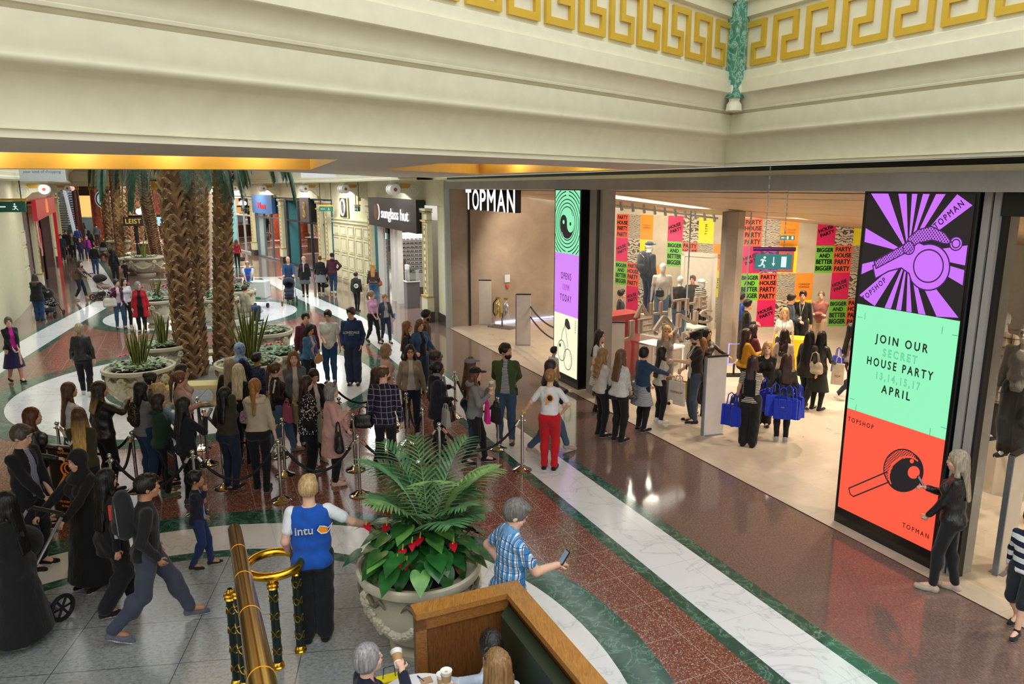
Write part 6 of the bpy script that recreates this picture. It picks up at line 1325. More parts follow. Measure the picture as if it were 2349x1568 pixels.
ARM = {'hang': ((.255, .02, .835), .5), 'waist': ((.05, .25, 1.08), .9), 'low': ((.06, .24, .93), .9), 'phone': ((.10, .30, 1.20), 1.1), 'face': ((.07, .17, 1.46), 1.0), 'ear': ((.13, .06, 1.53), 1.0), 'hip': ((.21, .03, 1.03), .6), 'back': ((.04, -.17, .98), .8), 'pocket': ((.20, .08, .93), .5),
       'push': ((.20, .46, 1.06), 1.3), 'cross': ((-.10, .22, 1.16), .6), 'reach': ((.20, .50, 1.18), .8), 'bag': ((.27, .06, .82), 1.5), 'strap': ((.15, .20, 1.30), 1.3), 'elbow': ((.24, .24, 1.06), 1.2), 'side': ((.52, .02, 1.08), .9), 'up': ((.10, .30, 1.40), 1.0), 'hold': ((.28, .20, .90), 1.5)}
NP = 0
def person(hx, hy, h, face, label, sx='f', skn='a', hair='long:#3a2a20', top='tee:#dddddd', bot='skinny:#1a1a1e', shoe='#202022', la='hang', ra='hang', walk=0, hy_=0, hp=0, lean=0, sit=0, fat=1.0, kid=0, inner=None, ex=(), vox=None, pos=None, sole=1, zoff=0, wide=0, name='person', turn=0, cat='person', group=None):
    global NP; NP += 1
    p = pos or P(hx, hy, h*(.995 if not sit else 1)); D = math.hypot(p[0], p[1]); v = math.atan2(p[1], p[0]); rz = v-math.radians(face)-math.pi/2
    T = thing(name, label, cat, (p[0], p[1], zoff), rz, group); HT = 1.765
    k = h/HT
    if sit: k = .98 if sx == 'm' else .93
    vx = (vox or min(.03, max(.0085, 1.9*math.hypot(D, EYE-1)/1740)))/k
    fine = vx < .016; fem = sx == 'f'; hs = 1.26 if kid else (1.07 if not fem else 1.05)
    # skeleton
    Z0 = .93 if not sit else .47
    hw = .088 if not fem else .09; sw = (.172 if not fem else .146)*(1 if not kid else .92)
    up = lambda x, y, z: np.array(Vector((x, y, 0))+rodr((0, 0, z-.95), 'X', -math.radians(lean))+Vector((0, 0, .95-(.93-Z0))) if 0 else Vector((0, 0, .95-(.93-Z0)))+rodr((x, y, z-.95), 'X', -math.radians(lean)))
    hipL, hipR = np.array([-hw, 0, Z0]), np.array([hw, 0, Z0])
    if sit:
        if sit == 2: kn = {s: np.array([s*.12, .40, .50]) for s in (-1, 1)}; an = {s: np.array([s*.12, .46, .10]) for s in (-1, 1)}
        else: kn = {s: np.array([s*.12, .42, .50]) for s in (-1, 1)}; an = {s: np.array([s*.12, .38, .08]) for s in (-1, 1)}
        lift = {-1: 0, 1: 0}
    else:
        ys = {-1: walk/2, 1: -walk/2}; kn, an, lift = {}, {}, {}
        for s in (-1, 1):
            back = ys[s] < -.12; lift[s] = min(.12, abs(walk)*.14) if back else 0; a = np.array([s*(.085+wide), ys[s], .085+lift[s]])
            kk, tt = ik((s*hw, 0, Z0-(.02 if abs(walk) > .4 else 0)), a, .43, .425, (s*.1, 1, 0)); kn[s], an[s] = np.array(kk), np.array(tt)
    S = {s: up(s*sw, 0, 1.41) for s in (-1, 1)}; EL, WR, GR = {}, {}, {}
    for s, spec in ((-1, la), (1, ra)):
        if isinstance(spec, str): tg, g = ARM[spec]; tg = (tg[0]*s, tg[1], tg[2])
        else: tg, g = spec[:3], (spec[3] if len(spec) > 3 else .9)
        if spec == 'hang' and walk: tg = (tg[0], tg[1]-s*walk*.28*(1), tg[2]+.02)
        if kid: tg = (tg[0]*.95, tg[1]*.9, tg[2])
        pole = (s*.5, -1, -.5) if spec != 'hip' else (s*1, -.6, 0)
        if spec == 'back': pole = (s*1, -.5, 0)
        tgt = up(*tg) if not sit else np.array([tg[0], tg[1], tg[2]-(.93-Z0)]); e_, w_ = ik(S[s], tgt, .29, .25, pole); EL[s], WR[s], GR[s] = np.array(e_), np.array(w_), g
    nb, nt, hd = up(0, -.01, 1.455), up(0, .012, 1.55), up(0, .02, 1.632)
    if kid: hd = hd+np.array([0, 0, .035])
    HR = Matrix.Rotation(-math.radians(hy_+turn), 3, 'Z') @ Matrix.Rotation(-math.radians(hp), 3, 'X'); HRn = np.array(HR)
    hp_ = lambda x, y, z: hd+HRn @ (np.array([x, y, z])*hs)
    def limbs_leg(V, i, s, t=1.0, kk=.025):
        f = (1.07 if fem else 1.0)*fat; a, b, c = (hipL if s < 0 else hipR), kn[s], an[s]
        V.cap(a, b, .083*f+i, .054*f+i, 1, kk); c2 = b+(c-b)*t; V.cap(b, c2, .052*f+i, .052*f+(.036-.052)*t+i, 1, kk); V.ell(b+(c-b)*.28+np.array([0, -.015, 0]), (.052*f+i, .055*f+i, .11+i), kk)
    def arm(V, i, s, tu=1.0, tf=1.0, kk=.02):
        f = (.88 if fem else 1.02)*(.5+.5*fat); a, b, c = S[s], EL[s], WR[s]; V.cap(a, a+(b-a)*tu, .045*f+i, .045*f+(.038-.045)*f*tu+i, 1, kk)
        if tu >= 1 and tf > 0: V.cap(b, b+(c-b)*tf, .039*f+i, (.039+(.027-.039)*tf)*f+i, 1, kk)
    def torso(V, i, kk=.05, z1=9):
        f = fat; V.ell(up(0, -.0, .94)-np.array([0, 0, .0]), ((.165 if fem else .158)*f+i, .115*f+i, .115+i), kk); V.ell(up(0, .0, 1.10), ((.132 if fem else .15)*f+i, .10*f+i, .14+i), kk); V.ell(up(0, -.0, 1.28), ((.140 if fem else .163)*f+i, .105+i*.8, .155+i*.6), kk)
        V.cap(up(-sw+.03, -.01, 1.405), up(sw-.03, -.01, 1.405), .042+i*.7, None, 1, kk); V.cap(up(0, -.01, 1.40), up(0, -.01, 1.45), .065+i*.6, .055+i*.4, 1, kk)
        if fem and not kid:
            for s in (-1, 1): V.ell(up(s*.07, .085, 1.285), (.062+i, .055+i, .06+i), .03)
        for s in (-1, 1): V.ell(up(s*.075, -.055, .91), (.085*f+i, .075*f+i, .085+i), .03)
    skirt = bot.startswith('skirt') or bot.startswith('dress'); longbot = not skirt and not bot.startswith('short')
    # ---------------- body
    B = Vol(); torso(B, -.012); sk = skin(skn)
    for s in (-1, 1): limbs_leg(B, 0, s); arm(B, 0, s); B.cap(an[s], an[s]+np.array([0, .12, -.04-lift[s]*.5]), .035, .028, 1, .02)
    B.cap(nb, nt, .054 if fem else .062, .05 if fem else .056, 1, .03)
    R3 = HRn
    B.ell(hp_(0, -.008, .022), np.array((.074, .092, .098))*hs, .02, R3); B.ell(hp_(0, .035, -.045), np.array((.055, .058, .066))*hs, .025, R3); B.ell(hp_(0, .062, -.088), np.array((.026, .024, .02))*hs, .02, R3)
    if fine:
        B.cap(hp_(0, .086, .018), hp_(0, .103, -.020), .008*hs, .0105*hs, 1, .012); B.cap(hp_(-.04, .078, .036), hp_(.04, .078, .036), .012*hs, None, 1, .015)
        for s in (-1, 1): B.sub(hp_(s*.030, .094, .012), np.array((.017, .014, .012))*hs, .012, R3); B.ell(hp_(s*.076, -.006, -.012), np.array((.012, .020, .030))*hs, .008, R3); B.ell(hp_(s*.04, .062, -.025), np.array((.024, .022, .022))*hs, .02, R3)
        B.ell(hp_(0, .094, -.050), np.array((.022, .010, .010))*hs, .008, R3)
    # hands: palm, four bent fingers, thumb leaving the side of the palm
    fr_ = max(.0082, .62*vx)
    for s in (-1, 1):
        d = WR[s]-EL[s]; d = d/np.linalg.norm(d); pd = np.array([-s, .35, 0.0]) if abs(d[2]) > .6 else np.array([-s*.3, .1, -1.0]); u = np.cross(d, pd); u /= np.linalg.norm(u); pd = np.cross(u, d); pd /= np.linalg.norm(pd)
        if pd[0]*s > 0 and abs(d[2]) > .6: pd = -pd
        front = 1 if np.dot(u, (0, 1, 0))+np.dot(u, (0, 0, 1))*.5 > 0 else -1; w = WR[s]; g = GR[s]; hsz = .92 if fem else 1.0
        for o in (-.024, 0, .024): B.cap(w+d*.015, w+d*.085*hsz+u*o*hsz, .016, .0135, 1, .012)
        for j, (o, ln) in enumerate(((.031, .062), (.0105, .072), (-.0105, .068), (-.031, .052))):
            o *= front; c1, c2 = math.cos(g*.6), math.sin(g*.6); e1 = d*c1+pd*c2; q0 = w+d*.085*hsz+u*o*hsz; q1 = q0+e1*ln*.5*hsz; c1, c2 = math.cos(g*1.5), math.sin(g*1.5); q2 = q1+(d*c1+pd*c2)*ln*.5*hsz; B.cap(q0-d*.012, q1, fr_, fr_, 1, .004); B.cap(q1, q2, fr_, fr_*.9, 1, .004)
        t0 = w+d*.025+u*.022*front; t1 = t0+(d*.55+u*.75*front+pd*.35)*.042; B.cap(t0, t1, fr_*1.25, fr_*1.1, 1, .01); B.cap(t1, t1+(d*.9+pd*.45*g)*.032, fr_*1.1, fr_*.95, 1, .004)
    parts = [B.mesh(vx)+(sk,)]
    if fine:
        for s in (-1, 1):
            c = hp_(s*.030, .0755, .011); parts.append(sphq(c, np.array((.0145, .0125, .0085))*hs)+(EYW,)); c = hp_(s*.030, .0835, .011); parts.append(sphq(c, np.array((.0062, .0055, .0068))*hs, 8, 5)+(EYI,))
            a, b = hp_(s*.016, .092, .034), hp_(s*.046, .083, .036); mb = MB().tube([a, (a+b)/2+HRn@np.array([0, .003, .004]), b], .0035, 5, False); parts.append((np.array(mb.v), np.array(mb.f), hairmat(hair.split(':')[1].split('>')[0] if ':' in hair and 'hijab' not in hair else '#30241e')))
        parts.append(sphq(hp_(0, .0985, -.050), np.array((.019, .006, .0062))*hs, 10, 6)+(LIPS if fem else skin(skn),))
    elif vx < .036 and skn != 'm':
        for s in (-1, 1): parts.append(sphq(hp_(s*.031, .078, .014), np.array((.015, .010, .009))*hs, 8, 5)+(EYI,))
        parts.append(sphq(hp_(0, .094, -.010), np.array((.012, .014, .020))*hs, 8, 5)+(sk,)); parts.append(sphq(hp_(0, .088, -.050), np.array((.020, .008, .006))*hs, 8, 5)+(LIPS,))
    fastmesh('body', parts, T, k)
    # ---------------- hair and head wear
    hk, _, hc = hair.partition(':'); hm = hairmat(hc) if hc and hk != 'hijab' else None; vh = vx
    def skullcap(V, i=.013, face=1):
        V.ell(hp_(0, -.014, .028), (np.array((.076, .094, .098))+i)*hs, .01, R3)
        if face: V.sub(hp_(0, .135, -.045), np.array((.078, .105, .115))*hs, .012, R3)
        return V
    bk = -1.0
    if hk not in ('bald', 'none', 'hijab'):
        V = skullcap(Vol(), .013 if hk != 'buzz' else .005)
        if hk in ('short', 'buzz', 'crop', 'ring'):
            V.cut.append(lambda X, Y, Z: -((Z-hd[2])+.045*hs) if 1 else 0)
            if hk == 'short': V.p.insert(1, (1, hp_(.01, .04, .098), np.array((.062, .05, .030))*hs, R3, .02))
            for s in (-1, 1): V.sub(hp_(s*.085, .055, -.055), np.array((.03, .07, .06))*hs, .008, R3)
            if hk == 'ring': V.sub(hp_(0, .0, .125), np.array((.062, .085, .075))*hs, .01, R3)
        elif hk in ('long', 'wavy', 'curly', 'xlong', 'bob', 'lob'):
            L = {'bob': .10, 'lob': .20, 'long': .32, 'wavy': .32, 'curly': .30, 'xlong': .44}[hk]; w = .062 if hk != 'curly' else .085
            V.ell(hp_(0, -.045, -.05), np.array((.088, .072, .115))*hs, .02, R3)
            zb = hd[2]-.10-L; a = hp_(0, -.07, -.09); b_ = np.array(up(0, -.135 if L > .15 else -.06, max(1.0, zb+ (0 if not sit else .46)))) if L > .15 else hp_(0, -.04, -.12); 
            if L > .15: b_[2] = zb
            for o in (-.045, 0, .045): V.cap(a+HRn@np.array([o*.8, 0, 0]), b_+HRn@np.array([o*1.25, 0, 0]), w*.95, w*.55, .62, .03)
            for s in (-1, 1):
                q0 = hp_(s*.072, -.005, .0); q1 = hp_(s*.086, .0, -.09-(.03 if L < .15 else .05)); V.cap(q0, q1, .03, .028, 1, .02)
                if L > .25: q2 = np.array(up(s*.105, .06 if s > 0 or hk == 'wavy' else -.07, 1.30)); q2[2] = hd[2]-.36; V.cap(q1, q2, .028, .014, 1, .02)
            if hk in ('curly', 'wavy'):
                R_ = np.random.RandomState(NP)
                for i in range(26 if hk == 'curly' else 12): u = R_.rand(); c = a+(b_-a)*u+HRn@np.array([R_.uniform(-.09, .09), R_.uniform(-.05, .02), 0]); V.ell(c, .028, .015)
            V.sub(hp_(0, .13, -.05), np.array((.066, .085, .13))*hs, .012, R3)
        elif hk in ('pony', 'bun', 'messy', 'updo'):
            V.cut.append(lambda X, Y, Z: -((Z-hd[2])+.07*hs))
            if hk == 'pony':
                V2 = Vol(); a = hp_(0, -.115, .06); b2 = hp_(0, -.15, -.05); c = np.array(up(0, -.16, 1.2)); c[2] = hd[2]-.38; V2.ell(a, .035, .01); V2.cap(a, b2, .03, .042, 1, .02); V2.cap(b2, c, .042, .02, .8, .02); fastmesh('ponytail', [V2.mesh(vh, strand=hd+np.array([0, -.12, 0]))+(hm,)], T, k)
            else:
                V2 = Vol(); c = hp_(0, -.085, .085) if hk != 'updo' else hp_(0, -.11, .03); V2.ell(c, .05*hs, .01); 
                if hk == 'messy':
                    for i in range(9): a_ = i*.7; V2.ell(c+np.array([.035*math.cos(a_), .02*math.sin(a_*2), .035*math.sin(a_)]), .022, .006)
                fastmesh('bun', [V2.mesh(vh)+(hm,)], T, k)
        elif hk == 'pixie': V.ell(hp_(0, -.03, -.015), np.array((.088, .088, .085))*hs, .02, R3); V.sub(hp_(0, .13, -.05), np.array((.07, .085, .11))*hs, .012, R3); V.cut.append(lambda X, Y, Z: -((Z-hd[2])+.085*hs))
        fastmesh('hair', [V.mesh(vh, strand=hd)+(hm,)], T, k)
    if hk == 'hijab':
        V = Vol(); V.ell(hp_(0, -.012, .02), np.array((.098, .112, .118))*hs, .02, R3); V.cap(hp_(0, -.01, -.09), up(0, 0, 1.43), .085, .13, .9, .04); V.ell(up(0, .01, 1.40), (.17, .14, .07), .04); V.sub(hp_(0, .125, -.02), np.array((.058, .075, .085))*hs, .008, R3); fastmesh('headscarf', [V.mesh(vh)+(cloth(hc if ':' in hc or '|' in hc else hc),)], T, k)
    # ---------------- clothes
    vc = vx
    def cutz(z): return lambda X, Y, Z: z-Z
    tk, _, tcs = top.partition(':'); opn = 'o' in tk[-1:] and tk not in ('polo',); tkk = tk[:-1] if opn and tk[-1] == 'o' else tk
    sp = {'tee': (.016, .55, 0, .90), 'croptee': (.022, .75, 0, 1.0), 'shirt': (.018, 1, 1, .86), 'ssshirt': (.022, .62, 0, .84), 'jumper': (.02, 1, 1, .90), 'crop': (.02, 1, 1, 1.0), 'hoodie': (.027, 1, 1, .88), 'jacket': (.026, 1, 1, .90), 'short': (.026, 1, 1, .98), 'long': (.028, 1, 1, .76), 'coat': (.030, 1, 1, .55), 'maxi': (.032, 1, 1, .12), 'vest': (.028, .12, 0, .86), 'blouse': (.022, 1, .8, .90), 'tunic': (.024, 1, .9, .74), 'tank': (.012, .1, 0, .88), 'quarter': (.02, 1, .45, .92)}[tkk]
    i, tu, tf, hem = sp; V = Vol(); torso(V, i)
    for s in (-1, 1):
        if tu > .2: arm(V, i*.62, s, min(tu, 1), tf*.96)
    if tkk not in ('tank', 'vest'): V.cap(up(0, -.012, 1.43), up(0, -.005, 1.47), .070, .062, 1, .02)
    if hem < .80:
        hz = hem-(.93-Z0); rr = .17+(.93-hem)*(.20 if tkk != 'maxi' else .16); V.cap(np.array(up(0, 0, .98)), np.array([0, (an[-1][1]+an[1][1])/2*.3, hz]), .15+i, rr*fat+i*.5, .78, .04)
    zc = hem-(.93-Z0)
    if not sit or hem < .8: V.cut.append(lambda X, Y, Z, zc=zc: np.where((abs(X) < .235) | (Z > 1.0), zc-Z, -1.0) if 0 else np.where((np.sqrt(X*X+Y*Y) < (.30 if hem > .8 else .6)) & (Z < 1.15), zc-Z, -1.0))
    zn = float(up(0, 0, 1.50)[2]) if tkk not in ('tank', 'vest', 'tee', 'croptee') else float(up(0, 0, 1.475)[2]); V.cut.append(lambda X, Y, Z: np.where(abs(X) < .13, Z-zn, -1.0))
    if tkk in ('tank', 'tee', 'croptee', 'blouse', 'quarter', 'crop', 'jumper'): V.sub(up(0, .07, 1.49), (.065, .09, .07 if tkk != 'tank' else .10), .01)
    ic = inner
    if opn:
        w0 = .045; V.cut.append(lambda X, Y, Z: np.where(Y > .0, np.minimum(w0+.05*np.clip((1.25-Z)/.5, -.3, 1)-abs(X), Y-.0), -1.0)); ic = inner or '#c9c4bc'
    # keep sleeves from being trimmed by the hem
    fastmesh({'tee': 'tshirt', 'croptee': 'tshirt', 'shirt': 'shirt', 'ssshirt': 'shirt', 'jumper': 'jumper', 'crop': 'jumper', 'hoodie': 'hoodie', 'jacket': 'jacket', 'short': 'jacket', 'long': 'jacket', 'coat': 'coat', 'maxi': 'dress', 'vest': 'vest', 'blouse': 'blouse', 'tunic': 'tunic', 'tank': 'top', 'quarter': 'top'}[tkk], [V.mesh(vc, .0052 if 'leather' not in tcs else .0065)+(cloth(tcs),)], T, k)
    if ic:
        V = Vol(); torso(V, i*.45 if not opn else i*.72); V.cap(up(0, -.012, 1.42), up(0, 0, 1.47), .07, .062, 1, .02); 
        if tkk == 'vest':
            for s in (-1, 1): arm(V, .016, s, .6, 0)
        zi = max(hem, .84)-(.93-Z0)+(.025 if opn else 0); V.cut.append(lambda X, Y, Z: np.where(np.sqrt(X*X+Y*Y) < .24, zi-Z, -1.0)); zn2 = float(up(0, 0, 1.48)[2]); V.cut.append(lambda X, Y, Z: np.where(abs(X) < .12, Z-zn2, -1.0)); fastmesh('undershirt', [V.mesh(vc)+(cloth(ic),)], T, k)
    if tkk == 'hoodie' or 'hood' in ex:
        V = Vol().ell(up(0, -.085, 1.47), (.105, .075, .065), .02).ell(up(-.07, -.01, 1.485), (.035, .06, .04), .03).ell(up(.07, -.01, 1.485), (.035, .06, .04), .03); hc2 = [e_[5:] for e_ in ex if e_.startswith('hood=')]; fastmesh('hood', [V.mesh(vc)+(cloth(hc2[0] if hc2 else tcs),)], T, k)
    # trousers / skirt
    bkd, _, bcs = bot.partition(':'); bcol = bcs.split(';')[0]
    if not skirt:
        i = {'skinny': .009, 'jeans': .018, 'wide': .034, 'short': .03, 'jogger': .028}[bkd]; V = Vol()
        for s in (-1, 1):
            limbs_leg(V, i, s, .96 if bkd != 'short' else .12)
            if bkd == 'wide': V.cap(kn[s], an[s]+np.array([0, .0, .02]), .06+i, .062+i*.6, 1, .02)
            if bkd == 'short': V.p.pop(); 
        f = fat; 
        li = i; i = min(i, .010)
        if not sit: V.ell(up(0, 0, .94), (.158*f+i, .112*f+i, .12), .04); V.ell(up(0, 0, 1.03), (.134*f+i, .100*f+i, .06), .04)
        else: V.ell(np.array([0, 0, .50]), (.165*f+i, .125*f+i, .12+i), .04)
        for s in (-1, 1): V.ell(up(s*.075, -.055, .91), (.085*f+i, .075*f+i, .085+i), .03)
        fastmesh('trousers' if bkd != 'short' else 'shorts', [V.mesh(vc, .0055 if bkd != 'skinny' else .003)+(cloth(bcol),)], T, k)
    else:
        Ls = float(bkd[5:] or 50)/100 if bkd != 'dress' else .5; V = Vol(); V.cap(np.array([0, 0, 1.0]), np.array([0, .0, 1.0-Ls]), .135*fat, (.17+.16*Ls)*fat, .8, .03); V.ell(up(0, 0, .94), (.164*fat+.006, .12*fat, .13), .04); [V.ell(up(s*.07, -.05, .90), (.088*fat, .08*fat, .09), .03) for s in (-1, 1)]; V.ell(up(0, 0, 1.03), (.142*fat, .11*fat, .08), .03); zb = 1.0-Ls; V.cut.append(lambda X, Y, Z: zb-Z); V.cut.append(lambda X, Y, Z: Z-1.07); fastmesh('skirt', [V.mesh(vc)+(cloth(bcol),)], T, k)
        if ';' in bcs:
            V = Vol(); [limbs_leg(V, .006, s, .97) for s in (-1, 1)]; fastmesh('tights', [V.mesh(vc)+(cloth(bcs.split(';')[1]),)], T, k)
    # shoes
    sc, _, sfin = shoe.partition('/'); sm_ = cloth(sc); solem = SOLEW if sole else SOLEB
    for s in (-1, 1):
        a = an[s]; l = lift[s]; tilt = l*2.2; z0 = a[2]-.085; V = Vol(); heel = a+np.array([0, -.03, -.05]); toe = np.array([a[0]+s*.02, a[1]+.165, .035+max(0, z0-l)*1]); toe[2] = .035 if not sit == 2 else a[2]-.05
        V.cap(heel, toe, .042, .034, 1, .02); V.cap(a+np.array([0, .0, .01 if sfin != 'flat' else -.03]), heel, .047 if sfin != 'flat' else .038, .04, 1, .02); V.ell((heel+toe)/2+np.array([0, .02, -.004]), (.046, .085, .03), .02)
        if sfin == 'boot': V.cap(a, a+(kn[s]-a)*.55, .052, .058, 1, .02)
        if sfin == 'ankle': V.cap(a, a+(kn[s]-a)*.18, .050, .05, 1, .02)
        zf = min(heel[2]-.042, 9); vtx, q = V.mesh(min(vx, .016)); 
        if len(vtx):
            fl = min(0, 0); n_h = (vtx[:, 1]-heel[1])/(toe[1]-heel[1]+1e-6); gz = (heel[2]-.045)*(1-np.clip(n_h, 0, 1))+.004*np.clip(n_h, 0, 1); vtx[:, 2] = np.maximum(vtx[:, 2], gz); fc = vtx[q].mean(1); nh = np.clip((fc[:, 1]-heel[1])/(toe[1]-heel[1]+1e-6), 0, 1); g2 = (heel[2]-.045)*(1-nh)+.004*nh; lowm = fc[:, 2] < g2+.022; fastmesh('boot' if sfin in ('boot', 'ankle') else 'shoe', [(vtx, q[~lowm], sm_), (vtx, q[lowm], solem)], T, k)
    # extras
    for e_ in ex:
        n_, _, c_ = e_.partition('=')
        if n_ == 'cap':
            V = Vol().ell(hp_(0, -.012, .045), np.array((.094, .110, .088))*hs, .01, R3); zz = .028; n3 = HRn@np.array([0, 0, 1.]); o3 = hp_(0, 0, .035); V.cut.append(lambda X, Y, Z: -((X-o3[0])*n3[0]+(Y-o3[1])*n3[1]+(Z-o3[2])*n3[2])); fastmesh('cap', [V.mesh(vx)+(cloth(c_),)], T, k)
            V = Vol().ell(hp_(0, .125, .045), np.array((.072, .07, .012))*hs, .01, R3); fastmesh('cap_brim', [V.mesh(vx)+(cloth(c_),)], T, k)
        elif n_ == 'glasses':
            mb = MB()
            for s in (-1, 1):
                mb.tube([tuple(hp_(s*.032+.022*math.cos(a), .108, .010+.017*math.sin(a))) for a in [i_*math.pi/6 for i_ in range(13)]], .0028, 5); mb.tube([tuple(hp_(s*.054, .105, .014)), tuple(hp_(s*.08, .0, .012))], .0025, 5)
            mb.tube([tuple(hp_(-.01, .110, .014)), tuple(hp_(.01, .110, .014))], .0025, 5); put('glasses', mb.xf(Matrix.Scale(k, 4)), plain(c_ or '#1a1416', .3), T)
        elif n_ == 'sunnies':
            mb = MB(); mb.tube([tuple(hp_(.085*math.sin(a), .062*math.cos(a)*.9, .098-.02*abs(math.sin(a)))) for a in [(-1.3+i_*.26) for i_ in range(11)]], .006, 6); [mb.sph(tuple(hp_(s*.035, .058, .112)), (.026, .01, .018), 8, 6) for s in (-1, 1)]; put('sunglasses', mb.xf(Matrix.Scale(k, 4)), plain('#2a1c20', .2), T)
        elif n_ == 'beard':
            V = Vol().ell(hp_(0, .045, -.066), np.array((.060, .060, .060))*hs, .01, R3); V.sub(hp_(0, .11, -.035), np.array((.024, .03, .012))*hs, .004, R3); z9 = hp_(0, 0, -.028)[2]; V.cut.append(lambda X, Y, Z: Z-z9); fastmesh('beard', [V.mesh(vx)+(hairmat(c_),)], T, k)
        elif n_ == 'scarf':
            V = Vol().cap(up(0, -.01, 1.46), up(0, .0, 1.50), .09, .085, 1, .02).cap(up(.01, .12, 1.46), up(.02, .17, 1.12), .045, .04, .5, .02); fastmesh('scarf', [V.mesh(vx)+(cloth(c_),)], T, k)
        elif n_ == 'fur':
            V = Vol()
            for i_ in range(22): a = i_/22*2*math.pi; V.ell(up(.12*math.cos(a), -.015+.10*math.sin(a), 1.455+.02*math.cos(i_*3)), (.04, .04, .035), .015)
            fastmesh('fur_collar', [V.mesh(vx)+(cloth(c_),)], T, k)
        elif n_ == 'lanyard':
            put('lanyard', MB().tube([tuple(up(-.06, .06, 1.46)), tuple(up(-.03, .165, 1.3)), tuple(up(0, .17, 1.12)), tuple(up(.03, .165, 1.3)), tuple(up(.06, .06, 1.46))], .005, 5).box(tuple(up(0, .175, 1.08)), (.05, .008, .08)).xf(Matrix.Scale(k, 4)), plain(c_ or '#221c2c', .5), T)
        elif n_ == 'band': put('wristband', MB().tube([tuple(WR[-1]+(EL[-1]-WR[-1])*u) for u in (.02, .09)], .036, 10).xf(Matrix.Scale(k, 4)), plain(c_, .5), T)
        elif n_ == 'collar': V = Vol().cap(up(0, -.01, 1.465), up(0, -.008, 1.50), .076, .07, 1, .01); V.sub(up(0, -.005, 1.52), (.06, .06, .04), .005); fastmesh('collar', [V.mesh(vx)+(cloth(c_),)], T, k)
    T['_k'] = k
    pinfo[T.name] = dict(T=T, k=k, WR={s: tuple(WR[s]*k) for s in WR}, up=lambda x, y, z: tuple(np.array(up(x, y, z))*k), rz=rz, hd=hd*k, hp=lambda x, y, z: tuple(hp_(x, y, z)*k))
    return T
pinfo = {}
def inP(T, l): return T.matrix_basis @ Vector(l)
# ---------------- things carried
def bag(T, l, label, kind='handbag', c='#1a1a1c', size=(.32, .12, .26), rz=0, hl=.18, lt=None, name=None):
    """l: local point where the handles are held"""
    q = inP(T, l); cm = cloth(c if ':' in c or '|' in c else c+'|leather' if kind == 'handbag' else c); w, d, h_ = size
    t = thing(name or {'handbag': 'handbag', 'tote': 'tote_bag', 'shop': 'shopping_bag', 'pack': 'backpack'}[kind], label, 'bag', (q.x, q.y, q.z-hl-h_), pinfo[T.name]['rz']+rz)
    if kind == 'pack':
        V = Vol().ell((0, 0, h_*.5), (w/2, d/2, h_/2), .03).cap((-w*.22, 0, h_*.2), (w*.22, 0, h_*.2), h_*.18, None, d/h_/.5, .04).cap((0, 0, h_*.2), (0, 0, h_*.8), w*.42, w*.36, d/w*1.05, .04); fastmesh('pack_body', [V.mesh(.014)+(cm,)], t); V = Vol().cap((-w*.22, -d*.42, h_*.28), (w*.22, -d*.42, h_*.28), h_*.15, None, .5, .02); fastmesh('pocket', [V.mesh(.014)+(cm,)], t); put('piping', MB().tube([(-w*.40, -d*.30, h_*.15), (-w*.36, -d*.34, h_*.75), (0, -d*.36, h_*.92), (w*.36, -d*.34, h_*.75), (w*.40, -d*.30, h_*.15)], .006, 5), M['steel'], t); return t
    V = Vol(); fl = .75 if kind == 'handbag' else .95
    n = (6, 2, 6); a = [(x, z) for x in (-1, 1) for z in (0, 1)]
    V.cap((-w*.36, 0, h_*.16), (w*.36, 0, h_*.16), h_*.16, None, d/h_/.32 if kind == 'handbag' else .45, .05); V.cap((-w*.36*fl, 0, h_*.8), (w*.36*fl, 0, h_*.8), h_*.14, None, .5, .05); V.ell((0, 0, h_*.48), (w*.5, d*.5, h_*.5), .06)
    V.cut.append(lambda X, Y, Z: Z-h_*.92); fastmesh('bag_body', [V.mesh(.012)+(cm,)], t) if kind == 'handbag' else put('bag_body', MB().add([(-w/2, -d/2, 0), (w/2, -d/2, 0), (w/2, d/2, 0), (-w/2, d/2, 0), (-w/2*.96, -d/2*.5, h_), (w/2*.96, -d/2*.5, h_), (w/2*.96, d/2*.5, h_), (-w/2*.96, d/2*.5, h_)], [(0, 3, 2, 1), (0, 1, 5, 4), (1, 2, 6, 5), (2, 3, 7, 6), (3, 0, 4, 7), (4, 5, 6, 7)]), cm, t, bev=.01)
    m = MB()
    for y in (-d*.25, d*.25): m.tube([(-w*.25, y, h_*.88), (-w*.16, y*.6, h_+hl*.8), (0, 0, h_+hl), (w*.16, y*.6, h_+hl*.8), (w*.25, y, h_*.88)], .009, 6)
    put('handle', m, cm, t)
    if lt:
        for j, (tx, col, z, s_) in enumerate(lt if isinstance(lt, list) else [lt]): put_text('lettering', tx, plain(col, .5), t, t.matrix_basis @ Matrix.Translation((0, -d/2*(1.02-.45*z)-.004, h_*z)) @ Matrix.Rotation(math.pi/2, 4, 'X'), size=s_, off=.001)
        
    return t
def prop_at(T, l, mb, mat, name, label, cat, parts=()):
    q = inP(T, l); t = thing(name, label, cat, tuple(q), pinfo[T.name]['rz']); put('body' if name != 'phone' else 'case', mb, mat, t)
    for n_, m_, ma in parts: put(n_, m_, ma, t)
    return t
def phone(T, s, label):
    w = pinfo[T.name]['WR'][s]; return prop_at(T, (w[0], w[1]+.07, w[2]+.06), MB().box((0, 0, 0), (.07, .012, .14), R=Matrix.Rotation(-.6, 3, 'X')), M['black'], 'phone', label, 'phone', [('screen', MB().box((0, -.004, .005), (.06, .012, .12), R=Matrix.Rotation(-.6, 3, 'X')), plain('#8fa0b0', .2))])
